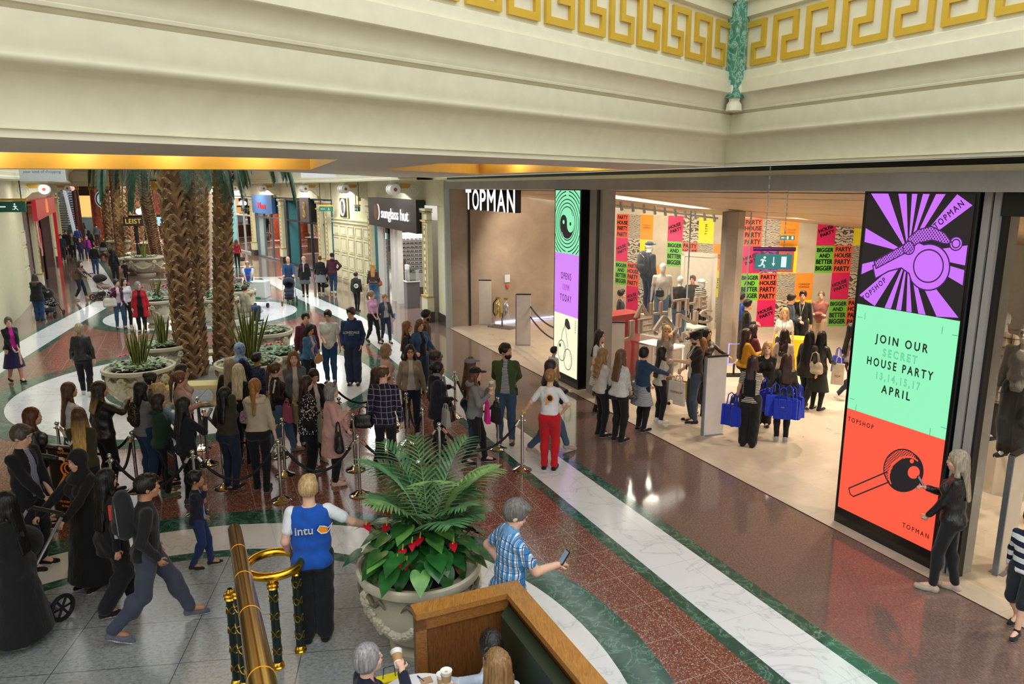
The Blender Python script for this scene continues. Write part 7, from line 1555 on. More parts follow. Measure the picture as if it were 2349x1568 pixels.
# ================================================================ PEOPLE
def lettering(T, txt, l, mat, size, front=False, sxx=1, off=.001, ry=0):
    M_ = T.matrix_basis @ Matrix.Translation(l) @ (Matrix.Rotation(math.pi, 4, 'Z') if front else Matrix.Identity(4)) @ Matrix.Rotation(math.pi/2, 4, 'X') @ Matrix.Rotation(ry, 4, 'Z'); put_text('lettering', txt, mat, T, M_, size=size, sxx=sxx, off=off, ext=.004)
BK, JN = '#17171b', '#33506e'
# ---- foreground
a = person(705, 1095, 1.76, 4, 'steward seen from behind in a blue vest, one hand on the near urn', 'm', 'a', 'short:#c9a877', 'vest:#1454b4', 'wide:#17181c', '#141416', (-.22, .10, .93), (.60, .13, 1.12), inner='#e8ecf0', fat=1.12, sole=0)
lettering(a, 'intu', (-.05, -.166, 1.275), plain('#f4f6fa', .5), .115); T_ = a
put('emblem', MB().add([(.075, -.17, 1.275), (.10, -.17, 1.315), (.145, -.17, 1.31), (.175, -.17, 1.285), (.215, -.17, 1.34), (.19, -.17, 1.28), (.16, -.17, 1.245), (.11, -.17, 1.24)], [(0, 1, 2, 3, 6, 7)]), plain('#ef9320', .5), a); put('emblem_edge', MB().tube([(.075, -.172, 1.275), (.10, -.172, 1.318), (.145, -.172, 1.312), (.18, -.172, 1.295), (.22, -.172, 1.345), (.19, -.172, 1.275), (.16, -.172, 1.242), (.11, -.172, 1.238), (.075, -.172, 1.275)], .004, 5), plain('#f4f6fa', .5), a)
a = person(318, 1092, 1.72, 88, 'man with a rucksack striding right in a black jacket and grey joggers', 'm', 'c', 'short:#15120f', 'jacket:#131316', 'jogger:#3c4150', '#5d5f6e', 'pocket', 'pocket', walk=.78, lean=4)
q = inP(a, (0, -.17, 1.22)); t = bag(a, (0, -.17, 1.56), 'black and grey rucksack with a red pocket on the striding man', 'pack', '#1c1c20', (.30, .20, .46), 0, -.02); put('red_pocket', MB().box((-.05, -.10, .25), (.12, .05, .12)), plain('#d8342a', .6), t, bev=.01)
q = inP(a, (-.16, -.24, 1.05)); t = thing('water_bottle', 'clear water bottle with a blue cap in the rucksack pocket', 'bottle', tuple(q)); put('bottle', MB().lathe([(0, 0), (.03, 0), (.032, .1), (.03, .15), (.013, .18), (.013, .19)], n=14), plain('#9fb2c8', .1, 0, 0), t, smooth=True); put('bottle_cap', MB().lathe([(.015, .19), (.015, .21), (0, .21)], n=12), plain('#2f80d8', .4), t)
person(445, 1088, 1.20, 100, 'small boy in a navy jacket and light blue shirt covering his mouth', 'm', 'c', 'short:#14110f', 'jacketo:#161a2c', 'jeans:#1d2f5c', '#2a211d', 'hang', 'face', kid=1, walk=.28, inner='#6f9fd0')
a = person(238, 1078, 1.62, 60, 'woman with long dark hair in a black coat just left of the rucksack', 'f', 'b', 'xlong:#17120f', 'long:#141316', 'skirt55:mottle:#1c2230,#8f9bb5,#30364a;#17171b' if 0 else 'wide:#15151a', '#1a1414/flat', 'hang', 'hang', walk=.45)
a = person(178, 1032, 1.66, 232, 'woman in a black headscarf and long black coat pushing the dark pushchair', 'f', 'b', 'hijab:#121214', 'maxi:#141317', 'skinny:#141317', '#1a1414', 'push', 'push', hp=8)
person(10, 1130, 1.62, 300, 'woman in a long black robe with a grey fringed scarf at the left edge', 'f', 'b', 'xlong:#141114', 'maxi:#121216', 'skinny:#121216', '#1a1414', 'waist', 'waist', ex=('scarf=#3a3d44',), fat=1.1)
person(42, 976, 1.80, 130, 'grey-haired man in a black suit jacket over a fine checked shirt', 'm', 'a', 'short:#5a4f48', 'jacketo:#15151c', 'jeans:#16161c', '#141416', 'low', 'low', hy_=-10, hp=18, inner='plaid:#3c4866,#a9b3cc,#22283c,60', fat=1.06)
person(68, 936, 1.68, 92, 'woman with straight auburn hair in a black leather jacket beside the suited man', 'f', 'a', 'xlong:#5e2f1c', 'jacket:#17181d|leather', 'skinny:#14141a', '#1a1414', 'elbow', 'elbow')
# ---- queue, left end
person(154, 878, 1.66, 80, 'woman with very long light brown hair in a white tee and black pinafore', 'f', 'a', 'xlong:#5b4030', 'tee:#d6d9dc', 'dress:#17171c;#17171c', '#1a1414', 'hang', 'low')
a = person(224, 876, 1.72, 62, 'woman in a black leather jacket, raised hand with an orange wristband', 'f', 'b', 'lob:#33221c>#c9a468', 'jacket:#22221f|leather', 'skinny:#131316', '#1a1414', 'hang', (.27, .27, 1.44), hy_=12, fat=1.1); put('wristband', MB().tube([tuple(np.array(pinfo[a.name]['WR'][1])+np.array((0, 0, -.03))), tuple(np.array(pinfo[a.name]['WR'][1])+np.array((0, -.01, -.06)))], .036, 10), plain('#f07a28', .5), a)
a = person(178, 936, 1.64, 18, 'woman with ombre blonde hair in an olive top with a white leaf mark', 'f', 'a', 'xlong:#5a3a22>#d8ac60', 'jumper:#3a3824', 'skinny:#16161a', '#e0e0e0', 'low', 'low', fat=1.1)
for k_ in (-1, 0, 1): put('leaf_mark', MB().add([(-.09+.0, -.15, 1.17), (-.10+k_*.030-.012, -.152, 1.215), (-.10+k_*.035, -.152, 1.25), (-.10+k_*.030+.012, -.152, 1.215)], [(0, 1, 2, 3)]), plain('#e4e2da', .5), a)
person(180, 742, 1.62, 8, 'woman with short grey-blonde hair walking away in a black leather jacket', 'f', 'a', 'pixie:#b8a888', 'jacket:#17191f|leather', 'skinny:#15131c', '#e4e4e8', 'hang', 'hang', walk=.35, fat=1.12, ex=('collar=#8a7d6a',))
person(17, 727, 1.56, 160, 'older woman in a black jacket, magenta top and purple skirt at the left edge', 'f', 'a', 'pixie:#5a524c', 'jacketo:#17171c', 'skirt60:#241c48;#c99a84', '#1a1414/flat', 'low', 'low', walk=.3, hy_=15, inner='#c01894')
a = person(320, 876, 1.66, 62, 'woman with waist-long black hair in a grey top', 'f', 'b', 'xlong:#141217', 'jumper:#8a8a90', 'jeans:#2d4868', '#1a1414', 'hang', 'low')
bag(a, (-.05, -.10, 1.32), 'leopard-print rucksack held behind the green hoodie', 'pack', 'dots:#2a241c,#8a7a5c,50', (.26, .14, .34), 0, -.02)
person(344, 855, 1.66, 92, 'woman with tied dark hair behind the messy blonde bun', 'f', 'b', 'bun:#241c1a', 'jumper:#56606e', 'skinny:#1a1a20', '#1a1414', 'hang', 'low')
person(363, 880, 1.62, 92, 'woman with a messy blonde bun and black scrunchie in a pale blue shirt', 'f', 'a', 'messy:#c9ac78', 'shirt:#8fabcb', 'jeans:#33506e', '#1a1414', 'low', 'up')
person(360, 903, 1.58, 78, 'woman with short dark red hair in a bottle green hoodie over a plaid shirt', 'f', 'a', 'bob:#2e1a18', 'hoodieo:#1d3b2b', 'skinny:#141418', '#5a6a4a', 'low', 'low', inner='plaid:#3a2230,#c9b8c4,#1a1620,26')
a = person(417, 911, 1.62, 62, 'woman with long dark brown hair in a navy jacket looking at her phone', 'f', 'b', 'long:#221917', 'jacket:#13141f', 'skinny:#141418', '#4a4a50', 'hang', (.12, .28, 1.38))
phone(a, 1, 'phone held up by the woman in the navy jacket')
bag(a, (-.16, -.14, 1.03), 'black tote printed with rows of pink, purple and teal words', 'tote', '#131318', (.30, .05, .36), -.1, .22, [('WWW BESE', '#d8d8d8', .90, .035), ('GOOD', '#e8683a', .76, .06), ('NESS', '#e04050', .62, .062), ('MAKING', '#d83060', .47, .062), ('* Y * * ', '#6a3a80', .33, .05), ('OOAAO', '#2f8a90', .2, .05), ('THE BODY SHOP', '#2f9a70', .08, .033)])
person(410, 852, 1.66, 92, 'woman with tied brown hair and glasses in a pale pink jumper', 'f', 'a', 'pony:#7a5436', 'jumper:#c9a79c', 'skinny:#1a1a20', '#1a1414', 'hang', (.10, .30, 1.18), ex=('glasses',))
person(414, 836, 1.70, 105, 'woman with black hair and glasses behind the pale pink jumper', 'f', 'b', 'long:#1a1618', 'jumper:#c0a49c', 'skinny:#1a1a20', '#1a1414', 'hang', 'hang', ex=('glasses',))
a = person(514, 889, 1.60, 42, 'woman in a short olive jacket and navy jeans, hand at her ear', 'f', 'b', 'long:#1c1614', 'short:#3d362a', 'skinny:#1e2740', '#17171b/boot', 'elbow', 'ear', fat=1.12, hy_=20)
bag(a, (.26, .18, 1.28), 'pink and burgundy patterned handbag on the olive jacket woman', 'handbag', 'mottle:#7a4a58,#c9a0a8,#5a2a3a', (.30, .10, .20), .2, .06)
person(545, 836, 1.70, 20, 'woman with platinum blonde hair in a black jacket', 'f', 'a', 'long:#dccfa8', 'jacket:#17171c', 'skinny:#141418', '#1a1414', 'hang', 'low')
person(525, 822, 1.68, 15, 'woman with ash blonde hair behind the platinum blonde', 'f', 'a', 'long:#a8957c', 'jacket:#1a1a20', 'skinny:#141418', '#1a1414', 'hang', 'hang')
person(583, 870, 1.74, 14, 'woman with a waist-long ginger ponytail in a cream jacket with a fur collar', 'f', 'a', 'pony:#a5703c', 'short:#b9ab94', 'skinny:#15151a', '#15151a/ankle', 'low', 'hang', ex=('fur=#cdbfa6',), walk=.12)
person(548, 787, 1.62, 72, 'woman in a blue patterned headscarf and navy coat beside the urn', 'f', 'b', 'hijab:mottle:#5f86b8,#a8c0dc,#3f66a0', 'coat:#1c2a48', 'skinny:#15151a', '#1a1414', 'low', 'low')
person(587, 815, 1.38, 40, 'boy in a navy patterned coat with a yellow hood lining', 'm', 'c', 'short:#15120f', 'jacket:mottle:#1a2440,#46587c,#101828', 'jeans:#22304a', '#202022', 'hang', 'hang', kid=1, ex=('hood=#c8c834',))
a = person(630, 832, 1.62, 92, 'woman with tied brown hair in a black jacket with white shoulder stripes', 'f', 'a', 'pony:#5b3d2a', 'jacketo:#26181c', 'jeans:#5a7ca0', '#9a9a9a', 'low', 'elbow', inner='mottle:#5a2a34,#a8545c,#241418', walk=.5)
put('shoulder_stripe', MB().tube([tuple(np.array(pinfo[a.name]['up'](.15, -.0, 1.475))), tuple(np.array(pinfo[a.name]['up'](.21, -.02, 1.38))), tuple(np.array(pinfo[a.name]['up'](.235, -.05, 1.25)))], .018, 6), plain('#d8d4d0', .6), a)
bag(a, (.24, .28, 1.04), 'pale gold shopping bag held by the stripe-shouldered woman', 'shop', '#b3a988', (.26, .09, .32), .3, .10); bag(a, (.30, .16, 1.04), 'pink shopping bag beside the pale gold one', 'shop', '#c96a94', (.24, .08, .28), .5, .10)
person(672, 805, 1.74, 175, 'woman with long light brown hair in a grey hooded cardigan facing the camera', 'f', 'a', 'long:#7a5636>#a87a50', 'longo:#63676e', 'jeans:#33506e', '#1a1414', 'low', 'low', inner='#d8cfc4', ex=('hood',), fat=1.08)
person(718, 846, 1.60, 160, 'woman with short dark hair looking down in a black hooded jacket', 'f', 'b', 'bob:#231a18', 'jacketo:#17171c', 'skinny:#141418', '#c8c0b8', 'low', 'low', hp=25, inner='#cfc6ba', ex=('hood=#6a7480',), fat=1.1)
a = person(700, 863, 1.60, 88, 'woman with long auburn hair in a black and white floral cardigan', 'f', 'a', 'xlong:#3a211c', 'longo:dots:#17171b,#dcdad6,34', 'wide:#131317', '#5a4030/ankle', 'low', 'waist', inner='#141418', hp=12, fat=1.08)
bag(a, (.16, .20, 1.02), 'pale grey paper bag held against the floral cardigan', 'shop', '#aaa796', (.30, .10, .36), .3, .12)
a = person(757, 879, 1.62, 86, 'grey-haired woman in a long pink coat holding her collar', 'f', 'a', 'bob:#8f8c8c', 'coat:#cf9f9a', 'skinny:#141418', '#d8b0a4', 'low', (.10, .22, 1.28), ex=('sunnies',), fat=1.05)
bag(a, (.32, .06, 1.10), 'black leather handbag with gold trim on the arm of the pink coat', 'handbag', '#15151a', (.30, .13, .30), 0, .16)
person(700, 717, 1.74, 170, 'young man in a maroon zip hoodie', 'm', 'a', 'short:#2d2520', 'hoodieo:#5a1e30', 'jeans:#2d3c54', '#202022', 'hang', 'hang', inner='#6a6470')
a = person(703, 742, 1.62, 130, 'young woman with long black hair in a denim jacket looking down', 'f', 'b', 'xlong:#17141a', 'jacketo:#3d6894', 'skinny:#151a28', '#202022', 'low', 'low', hp=25, lean=6, inner='#d8b0a8')
bag(a, (.05, .32, .98), 'tan box clutch held by the denim jacket woman', 'handbag', '#b08a5c', (.26, .06, .16), 0, .02)
person(752, 711, 1.74, 195, 'young man with glasses in a pastel tie-dye shirt and blue jeans', 'm', 'a', 'short:#1c1816', 'ssshirt:mottle:#e0c4ae,#d8dccf,#bfccc8', 'jeans:#264a74', '#2a3442', 'hang', 'waist', hp=14, ex=('glasses',))
a = person(805, 705, 1.83, 188, 'tall young man in a navy hooded sweatshirt with white lettering, hand in pocket', 'm', 'a', 'short:#3a2a1e', 'hoodie:#1f3358', 'wide:#27344e', '#1a1a20', 'pocket', 'pocket', hy_=25, hp=14)
lettering(a, 'LONSDALE', (0, .162, 1.27), plain('#d8dce4', .5), .082, True, .9, .003); lettering(a, 'LONDON', (0, .160, 1.215), plain('#d8dce4', .5), .028, True)
put('sleeve_stripe', MB().tube([tuple(np.array(pinfo[a.name]['up'](.17, .03, 1.46))*1), tuple(np.array(pinfo[a.name]['up'](.245, .0, 1.3))), tuple(np.array(pinfo[a.name]['up'](.27, -.03, 1.15)))], .008, 5), plain('#d8dce4', .5), a)
# ---- queue, right end
person(884, 789, 1.66, 75, 'woman with a blonde bob in a pale pink top', 'f', 'a', 'bob:#a3845a', 'jumper:#cfa598', 'skinny:#1a1a20', '#202022', 'hang', 'hang')
person(862, 843, 1.60, 60, 'woman with long brown hair hidden behind the plaid shirt', 'f', 'a', 'long:#4a2e22', 'jacket:#232328', 'skinny:#1a1a20', '#202022', 'hang', 'hang', walk=.2)
a = person(878, 838, 1.81, 14, 'balding man in a red and navy plaid shirt seen from behind', 'm', 'a', 'ring:#5a4232', 'shirt:plaid:#47151f,#1c2038,#8a9ab0,11', 'skinny:#141418', '#1a1a20', 'hang', 'hang', hy_=50, ex=('beard=#6a4a34',))
bag(a, (-.33, -.02, 1.14), 'black handbag left of the plaid shirt', 'handbag', '#15151a', (.30, .12, .24), .2, .10)
a = person(940, 791, 1.72, 176, 'woman with black hair and glasses in a beige jacket and ripped jeans', 'f', 'b', 'lob:#17141a', 'jacketo:#a3917e', 'skinny:#232f47', '#6f7466', 'hang', 'hang', inner='#cfc8be', ex=('glasses', 'band=#f07a28'), walk=.25)
person(997, 802, 1.74, 85, 'balding man with glasses in a black padded jacket', 'm', 'd', 'ring:#3a3634', 'jacket:#15161c', 'jeans:#1a1a22', '#1a1a20', 'hang', 'waist', ex=('glasses',), fat=1.08)
a = person(1002, 830, 1.66, 88, 'woman in a dark purple hooded coat with hands clasped', 'f', 'd', 'updo:#17141a', 'long:#1c1828', 'skinny:#141418', '#1a1a20', 'low', 'waist', ex=('hood', 'scarf=#8a8490'), fat=1.12)
bag(a, (.20, .20, 1.04), 'dark brown handbag hanging from the purple coat sleeve', 'handbag', '#3a2226', (.28, .14, .20), 0, .14); bag(a, (.30, .12, 1.02), 'crumpled white carrier bag behind the brown handbag', 'shop', '#a8a4a0', (.26, .10, .28), .3, .10)
person(932, 737, 1.66, 95, 'woman with long fair hair in a black leather jacket, hands together', 'f', 'a', 'xlong:#8a5f3c', 'jacket:#191b22|leather', 'skinny:#141418', '#1a1a20', 'low', 'waist')
a = person(962, 732, 1.70, 150, 'woman with long brown hair in a denim jacket holding something', 'f', 'a', 'long:#6a4a34', 'jacketo:#37587e', 'jeans:#26364e', '#1a1a20', 'elbow', 'elbow', hp=14, inner='#17171b')
person(975, 711, 1.76, 98, 'bearded man in a brown jacket', 'm', 'c', 'short:#17120f', 'jacket:#4d3522', 'jeans:#22303c', '#1a1a20', 'hang', 'hang', hp=14, ex=('beard=#1a1512',))
person(852, 667, 1.56, 150, 'girl in a light pink sweatshirt and black leggings walking toward the queue', 'f', 'a', 'pony:#9a7a58', 'crop:#d5a2c2', 'skinny:#17171b', '#1a1a20', 'low', 'low', walk=.5, hy_=-45)
a = person(882, 674, 1.46, 162, 'girl in a dark jacket over a grey tee with a blue bottle', 'f', 'a', 'pony:#a58460', 'jacketo:#3a4550', 'skinny:#26304e', '#1a1a20', 'hang', 'hang', walk=.4, inner='#a3a5a8', kid=0)
q = inP(a, (-.25, .08, .80)); t = thing('water_bottle', 'blue water bottle in the hand of the girl in the grey tee', 'bottle', tuple(q)); put('bottle', MB().lathe([(0, -.1), (.03, -.1), (.03, .06), (.012, .09), (0, .09)], n=10), plain('#58a8d8', .2), t)
a = person(816, 624, 1.46, 22, 'boy in a dark green hooded jacket with a drawstring bag on his back', 'm', 'a', 'short:#33261e', 'hoodie:#1f2f28', 'skinny:#15171e', '#1a1a20', 'hang', 'hang', walk=.2, hy_=25)
t = bag(a, (.06, -.17, 1.16), 'black drawstring bag with a white disc reading JD', 'pack', '#17181c', (.30, .12, .34), 0, -.02); put('disc', MB().tube([(.03, -.07, .14), (.03, -.085, .14)], .085, 20), plain('#e4e6e8', .5), t); put_text('lettering', 'JD', BKM if 0 else plain('#17181c', .5), t, t.matrix_basis @ Matrix.Translation((.03, -.09, .14)) @ Matrix.Rotation(math.pi/2, 4, 'X'), size=.1, off=.002)
a = person(855, 603, 1.66, 5, 'woman with long blonde hair in a brown leather jacket near the panelled door', 'f', 'a', 'long:#a87e4c', 'jacket:#3a2420|leather', 'jeans:#3d6890', '#1a1a20', 'hang', 'hang')
bag(a, (.20, .02, 1.10), 'tan shoulder bag on the brown leather jacket', 'handbag', '#8a4428', (.26, .10, .20), 0, .12)
a = person(660, 588, 1.80, 182, 'bald man in a blue jumper pushing an empty buggy toward the camera', 'm', 'a', 'none', 'jumper:#27466e', 'jeans:#1f3050', '#1a1a20', 'push', 'push', hy_=-20)
person(696, 588, 1.70, 184, 'woman in a black coat with a pale pink scarf beside the buggy', 'f', 'a', 'updo:#cdb48c', 'long:#17171c', 'skirt42:#56606a;#17171b', '#1a1a20', 'hang', 'hang', ex=('scarf=#c9b0b4',), walk=.2)
person(733, 586, 1.66, 3, 'woman in a black jumper and short grey skirt walking away', 'f', 'a', 'bun:#7a4a2c', 'jumper:#17171b', 'skirt46:#848a90;#17171b', '#b8b4b0', 'hang', 'hang', fat=1.15, walk=.2)
person(761, 580, 1.76, 5, 'man in a maroon hoodie, jeans and a black cap walking away', 'm', 'a', 'short:#2a201a', 'hoodie:#4f2634', 'jeans:#2b4868', '#dcdcdc', 'hang', 'hip', ex=('cap=#17171b',), walk=.3, hy_=-30)
person(1078, 820, 1.70, 50, 'woman with long brown hair and a grey baseball cap', 'f', 'a', 'long:#5a3d2c', 'tank:#17171c', 'jeans:#3d5f88', '#a8a8b0', 'low', 'hang', ex=('cap=#7d8085',), walk=.3); a = person(1088, 842, 1.66, 90, 'woman in a black cap and grey hooded sweatshirt lifting a cup', 'f', 'a', 'long:#6a4228', 'hoodie:#7e7e7c', 'skinny:#141418', '#1a1a20', (-.10, .24, 1.34), (.14, .24, 1.30), ex=('cap=#17171b',), walk=.35)
q = inP(a, (.03, .27, 1.30)); cup(tuple(q), 'white takeaway cup raised by the woman in the black cap', True)
bag(a, (.20, .20, 1.16), 'bright pink paper shopping bag of the black-capped woman', 'shop', '#e0148c', (.20, .08, .26), .2, .12, ('SELFRIDGE'[:0]+'the slogan'[:0]+'victoria'[:0]+'PINK', '#f0b0d8', .5, .03)); bag(a, (.24, .34, 1.16), 'black carrier bag right of the bright pink one', 'shop', '#1a1a1e', (.24, .06, .28), .6, .10); bag(a, (-.30, -.06, 1.08), 'black shoulder bag behind the grey sweatshirt', 'handbag', '#15151a', (.30, .14, .26), 0, .1); bag(a, (-.30, .05, 1.20), 'red paper bag behind the grey sweatshirt', 'shop', '#b83c40', (.22, .10, .26), .5, .1)
a = person(1160, 788, 1.84, 186, 'bearded man in an open green shirt-jacket over a striped tee, hands behind his back', 'm', 'b', 'short:#231a16', 'jacketo:#455532', 'jeans:#3d5670', '#4a3a2c', 'back', 'back', hy_=-62, inner='stripe:#d8d8dc,#2a3044,40', ex=('beard=#1f1814',), wide=.02)
q = inP(a, (-.19, .02, .98)); t = thing('radio', 'small black radio on the hip of the bearded man', 'radio', tuple(q)); put('case_body', MB().box((0, 0, 0), (.05, .03, .13)), M['black'], t); put('aerial', MB().tube([(0, 0, .06), (0, 0, .12)], .006), M['black'], t)
a = person(1262, 826, 1.66, 78, 'woman with a straight brown bob in a navy jumper walking behind the red trousers', 'f', 'a', 'lob:#3a281f', 'jumper:#161b2c', 'jeans:#4a6078', '#b8aaa0/flat', 'low', 'phone', walk=.75)
a = person(1262, 848, 1.68, 12, 'woman in high-waisted red trousers and a white tee, one hand on a rope post', 'f', 'a', 'updo:#a87848', 'croptee:#e4e4e6', 'jeans:#c40f1e', '#1a1418/flat', (-.46, .02, .98, 1.0), 'hip', ex=('band=#e8d43a', 'lanyard=#5a3f8a'))
mm = Matrix.Translation((.0, -.145, 1.22)); OM = plain('#f0981c', .5); put('mallet_print', MB().tube([(.03+.05*math.cos(i*math.pi/10), 0, .03+.055*math.sin(i*math.pi/10)) for i in range(21)], .010, 6).tube([(.0, 0, -.02), (-.035, 0, -.085)], .014, 6).xf(mm), OM, a); put('mallet_face', MB().sph((.03, .002, .03), (.044, .006, .048), 14, 8).xf(mm), plain('#2a1c14', .5), a)
# ---- shop entrance
person(1270, 799, 1.12, 40, 'small child in a colourful patterned top beside the cherry screen', 'm', 'b', 'short:#1c1512', 'tee:stripe:#b8c8d8,#e8e8e8,30', 'jeans:mottle:#c9482e,#e8d8a0,#2f6a4a', '#202022', 'hang', 'hang', kid=1)
person(1375, 757, 1.70, 115, 'shop worker with long dark hair in a white tee and checked skirt', 'f', 'a', 'long:#2a1a16', 'tee:#dcdee0', 'skirt40:dots:#e0e0e0,#1a1a1e,60', '#1a1a20/ankle', 'hang', 'hang', ex=('lanyard=#221c2c',))
person(1382, 799, 1.66, 62, 'woman with long curly blonde hair in a cream blouse and black leggings', 'f', 'a', 'curly:#9c7a48', 'blouse:#cfc4bc', 'skinny:#17171b', '#1a1a20', 'low', 'low')
a = person(1424, 802, 1.70, 42, 'woman with long light brown hair in a white lace blouse', 'f', 'a', 'long:#6f5138', 'blouse:dots:#d6d4d2,#a8a6a6,90', 'skinny:#17171b', '#1a1a20', 'hang', 'low', fat=1.1)
bag(a, (-.24, .0, 1.18), 'navy shoulder bag on the lace blouse woman', 'handbag', '#1c2838', (.30, .14, .28), 0, .14)
a = person(1477, 796, 1.62, 50, 'woman with short black hair in a denim jacket reaching forward, striped skirt', 'f', 'a', 'pixie:#17141a', 'short:#26405e', 'skirt42:stripe:#c9ccd0,#3a4250,60;#17171b', '#1a1418/flat', 'low', 'reach', fat=1.12)
bag(a, (-.10, -.20, 1.10), 'large black and white patterned slouch bag on the denim jacket woman', 'handbag', 'mottle:#15151a,#8a8a8c,#202024', (.36, .18, .34), 0, .12)
a = person(1518, 795, 1.52, 58, 'girl with long dark brown hair taking a white bag', 'f', 'b', 'xlong:#2a1c18', 'tee:#cfc8c0', 'skinny:#17171b', '#e0e0e0', 'hang', 'waist')
TS = ('TOPSHOP', '#d84a30', .45, .058)
bag(a, (.22, .24, .98), 'white canvas bag with red lettering over a mustard one', 'tote', '#d8d0c6', (.36, .07, .38), .5, .12, TS); bag(a, (.10, .36, .94), 'mustard cloth bag behind the white canvas bag', 'tote', '#c88a1c', (.32, .07, .36), .9, .1)
a = person(1600, 760, 1.82, 250, 'bearded man in a black cap and open dark shirt handing out bags', 'm', 'a', 'short:#2a1c14', 'ssshirto:#2c2322', 'jeans:#3a4a5c', '#17171b', (.0, .42, 1.22, 1.2), (.26, .16, .98), hp=20, inner='#c9ced2', ex=('cap=#1c1718', 'beard=#5a3420', 'lanyard=#17171b', 'glasses'))
bag(a, (-.12, .34, .94), 'white canvas tote reading TO hanging from his forearm', 'tote', '#dcd4ca', (.26, .06, .34), .6, .2, ('TO', '#d84a30', .4, .07))
a = person(1530, 747, 1.68, 175, 'blonde woman in a grey blouse shading her eyes with one hand', 'f', 'a', 'lob:#d0ab6c', 'blouse:dots:#8f8a86,#b5b0aa,50', 'skinny:#8a8682', '#17171b', (-.09, .14, 1.62), (.08, .26, 1.15))
person(1622, 754, 1.62, 130, 'woman with dark hair partly behind the capped man', 'f', 'b', 'lob:#1a1416', 'jacket:#33241e|leather', 'skinny:#17171b', '#17171b', 'reach', 'hang')
person(1612, 775, 1.60, 20, 'woman with ginger blonde hair right behind the capped man', 'f', 'a', 'lob:#a06a34', 'jacket:#2a1e1a', 'skinny:#17171b', '#17171b', 'hang', 'hang')
a = person(1715, 687, 1.76, 85, 'man in black with folded arms by the poster wall', 'm', 'b', 'short:#17120f', 'jumper:#121214', 'wide:#17171b', '#17171b', 'cross', 'cross')
person(1700, 672, 1.74, 60, 'person in a bright blue shirt half hidden by the concrete column', 'm', 'b', 'short:#17120f', 'shirt:#1f4fa8', 'wide:#17171b', '#17171b', 'hang', 'hang')
person(1815, 674, 1.80, 105, 'man in a navy suit looking at his phone', 'm', 'b', 'short:#33241a', 'jacket:#20283a', 'jeans:#20283a', '#17171b', 'waist', 'waist', hp=12)
person(1843, 667, 1.82, 185, 'man in black with a lanyard beside the suited man', 'm', 'b', 'short:#2a1f18', 'jumper:#141416', 'wide:#17171b', '#17171b', 'hang', 'waist', ex=('lanyard=#d8d0c0',))
person(1885, 667, 1.78, 188, 'man in a dusty pink jumper with folded arms', 'm', 'b', 'buzz:#6a4a38', 'jumper:#8a4f48', 'wide:#a58f74', '#3a2a20', 'cross', 'cross')
person(1802, 706, 1.68, 182, 'shop worker with wavy blonde hair in a white tee with a lanyard', 'f', 'a', 'wavy:#c9a268', 'croptee:#dfd6ca', 'jeans:#26344e', '#17171b', 'hang', 'hang', ex=('lanyard=#221c2c',))
a = person(1712, 754, 1.64, 62, 'woman with long brown hair in a mustard jacket holding up a phone', 'f', 'a', 'xlong:#3a211a', 'jacket:#c08a14', 'skinny:#17141a', '#17171b', 'hang', (.05, .40, 1.22), walk=.5)
phone(a, 1, 'phone in the hand of the woman in the mustard jacket')
a = person(1728, 745, 1.62, 50, 'woman with dark hair behind the mustard jacket', 'f', 'b', 'long:#33201c', 'jumper:#6a2f38', 'skinny:#17141a', '#17171b', 'hang', 'phone'); phone(a, 1, 'phone held by the woman behind the mustard jacket')
person(1762, 784, 1.66, 182, 'woman with shoulder-length blonde hair in a black top facing out', 'f', 'a', 'lob:#caa060', 'jumper:#131316', 'wide:#131316', '#17171b', 'low', 'waist')
person(1801, 756, 1.66, 5, 'woman with very long dark wavy hair facing into the shop', 'f', 'b', 'wavy:#2a1814', 'tee:#b8a89c', 'skinny:#1a1a20', '#17171b', 'hang', 'hang')
a = person(1728, 816, 1.66, 10, 'woman in a striped tee and black dungarees with blue shopping bags', 'f', 'a', 'lob:#3d211a', 'tee:stripe:#d8d0c4,#1f1d24,36', 'wide:#131318', '#17171b', 'bag', 'low', fat=1.05)
put('dungaree_bib', MB().box((0, -.132, 1.11), (.20, .03, .32)), cloth('#131318'), a, bev=.008); put('strap', MB().tube([(-.07, -.135, 1.25), (-.065, -.11, 1.42)], .016, 6).tube([(.07, -.135, 1.25), (.065, -.11, 1.42)], .016, 6), cloth('#131318'), a)
def blue(l, T, lab, r, k): bag(T, l, lab, 'shop', '#1a35b8', (.30, .09, .36), r, .22, [('TOP', '#d8dce8', .6, .03)]) if k else bag(T, l, lab, 'shop', '#1d3cc8', (.32, .09, .38), r, .22)
w_ = pinfo[a.name]['WR'][-1]; lb_ = 'hand of the woman in dungarees'
for i, (dx, dy, r) in enumerate(((-.10, .04, .1), (-.03, -.06, -.2), (.03, .05, .3), (.06, -.04, .6))): blue((w_[0]+dx, w_[1]+dy, w_[2]+.10), a, 'blue shopping bag, %s of four in the %s' % (['outermost', 'nearest the camera', 'farther back', 'innermost'][i], lb_), r, i % 2)
a = person(1806, 812, 1.62, 352, 'woman with long brown hair in a black leather jacket carrying many blue bags', 'f', 'b', 'long:#3a241e', 'jacket:#1d1916|leather', 'skinny:#141418', '#b8b4ae', 'elbow', 'bag')
for i, (dx, dy, dz, r) in enumerate(((-.30, .28, .04, .9), (-.22, .20, .02, .5), (-.16, -.12, .05, .1), (-.04, -.20, .0, -.1), (.06, -.18, .03, -.4), (.14, -.12, .0, -.7), (.22, -.02, .04, -1.0), (.28, .06, .0, -1.3))): blue((dx, dy, 1.06+dz), a, 'blue shopping bag of the leather jacket woman, %s' % ['far left one', 'second from left', 'left middle one', 'nearest one', 'right of the nearest one', 'third from right', 'second from right', 'far right one'][i], r, i % 2)
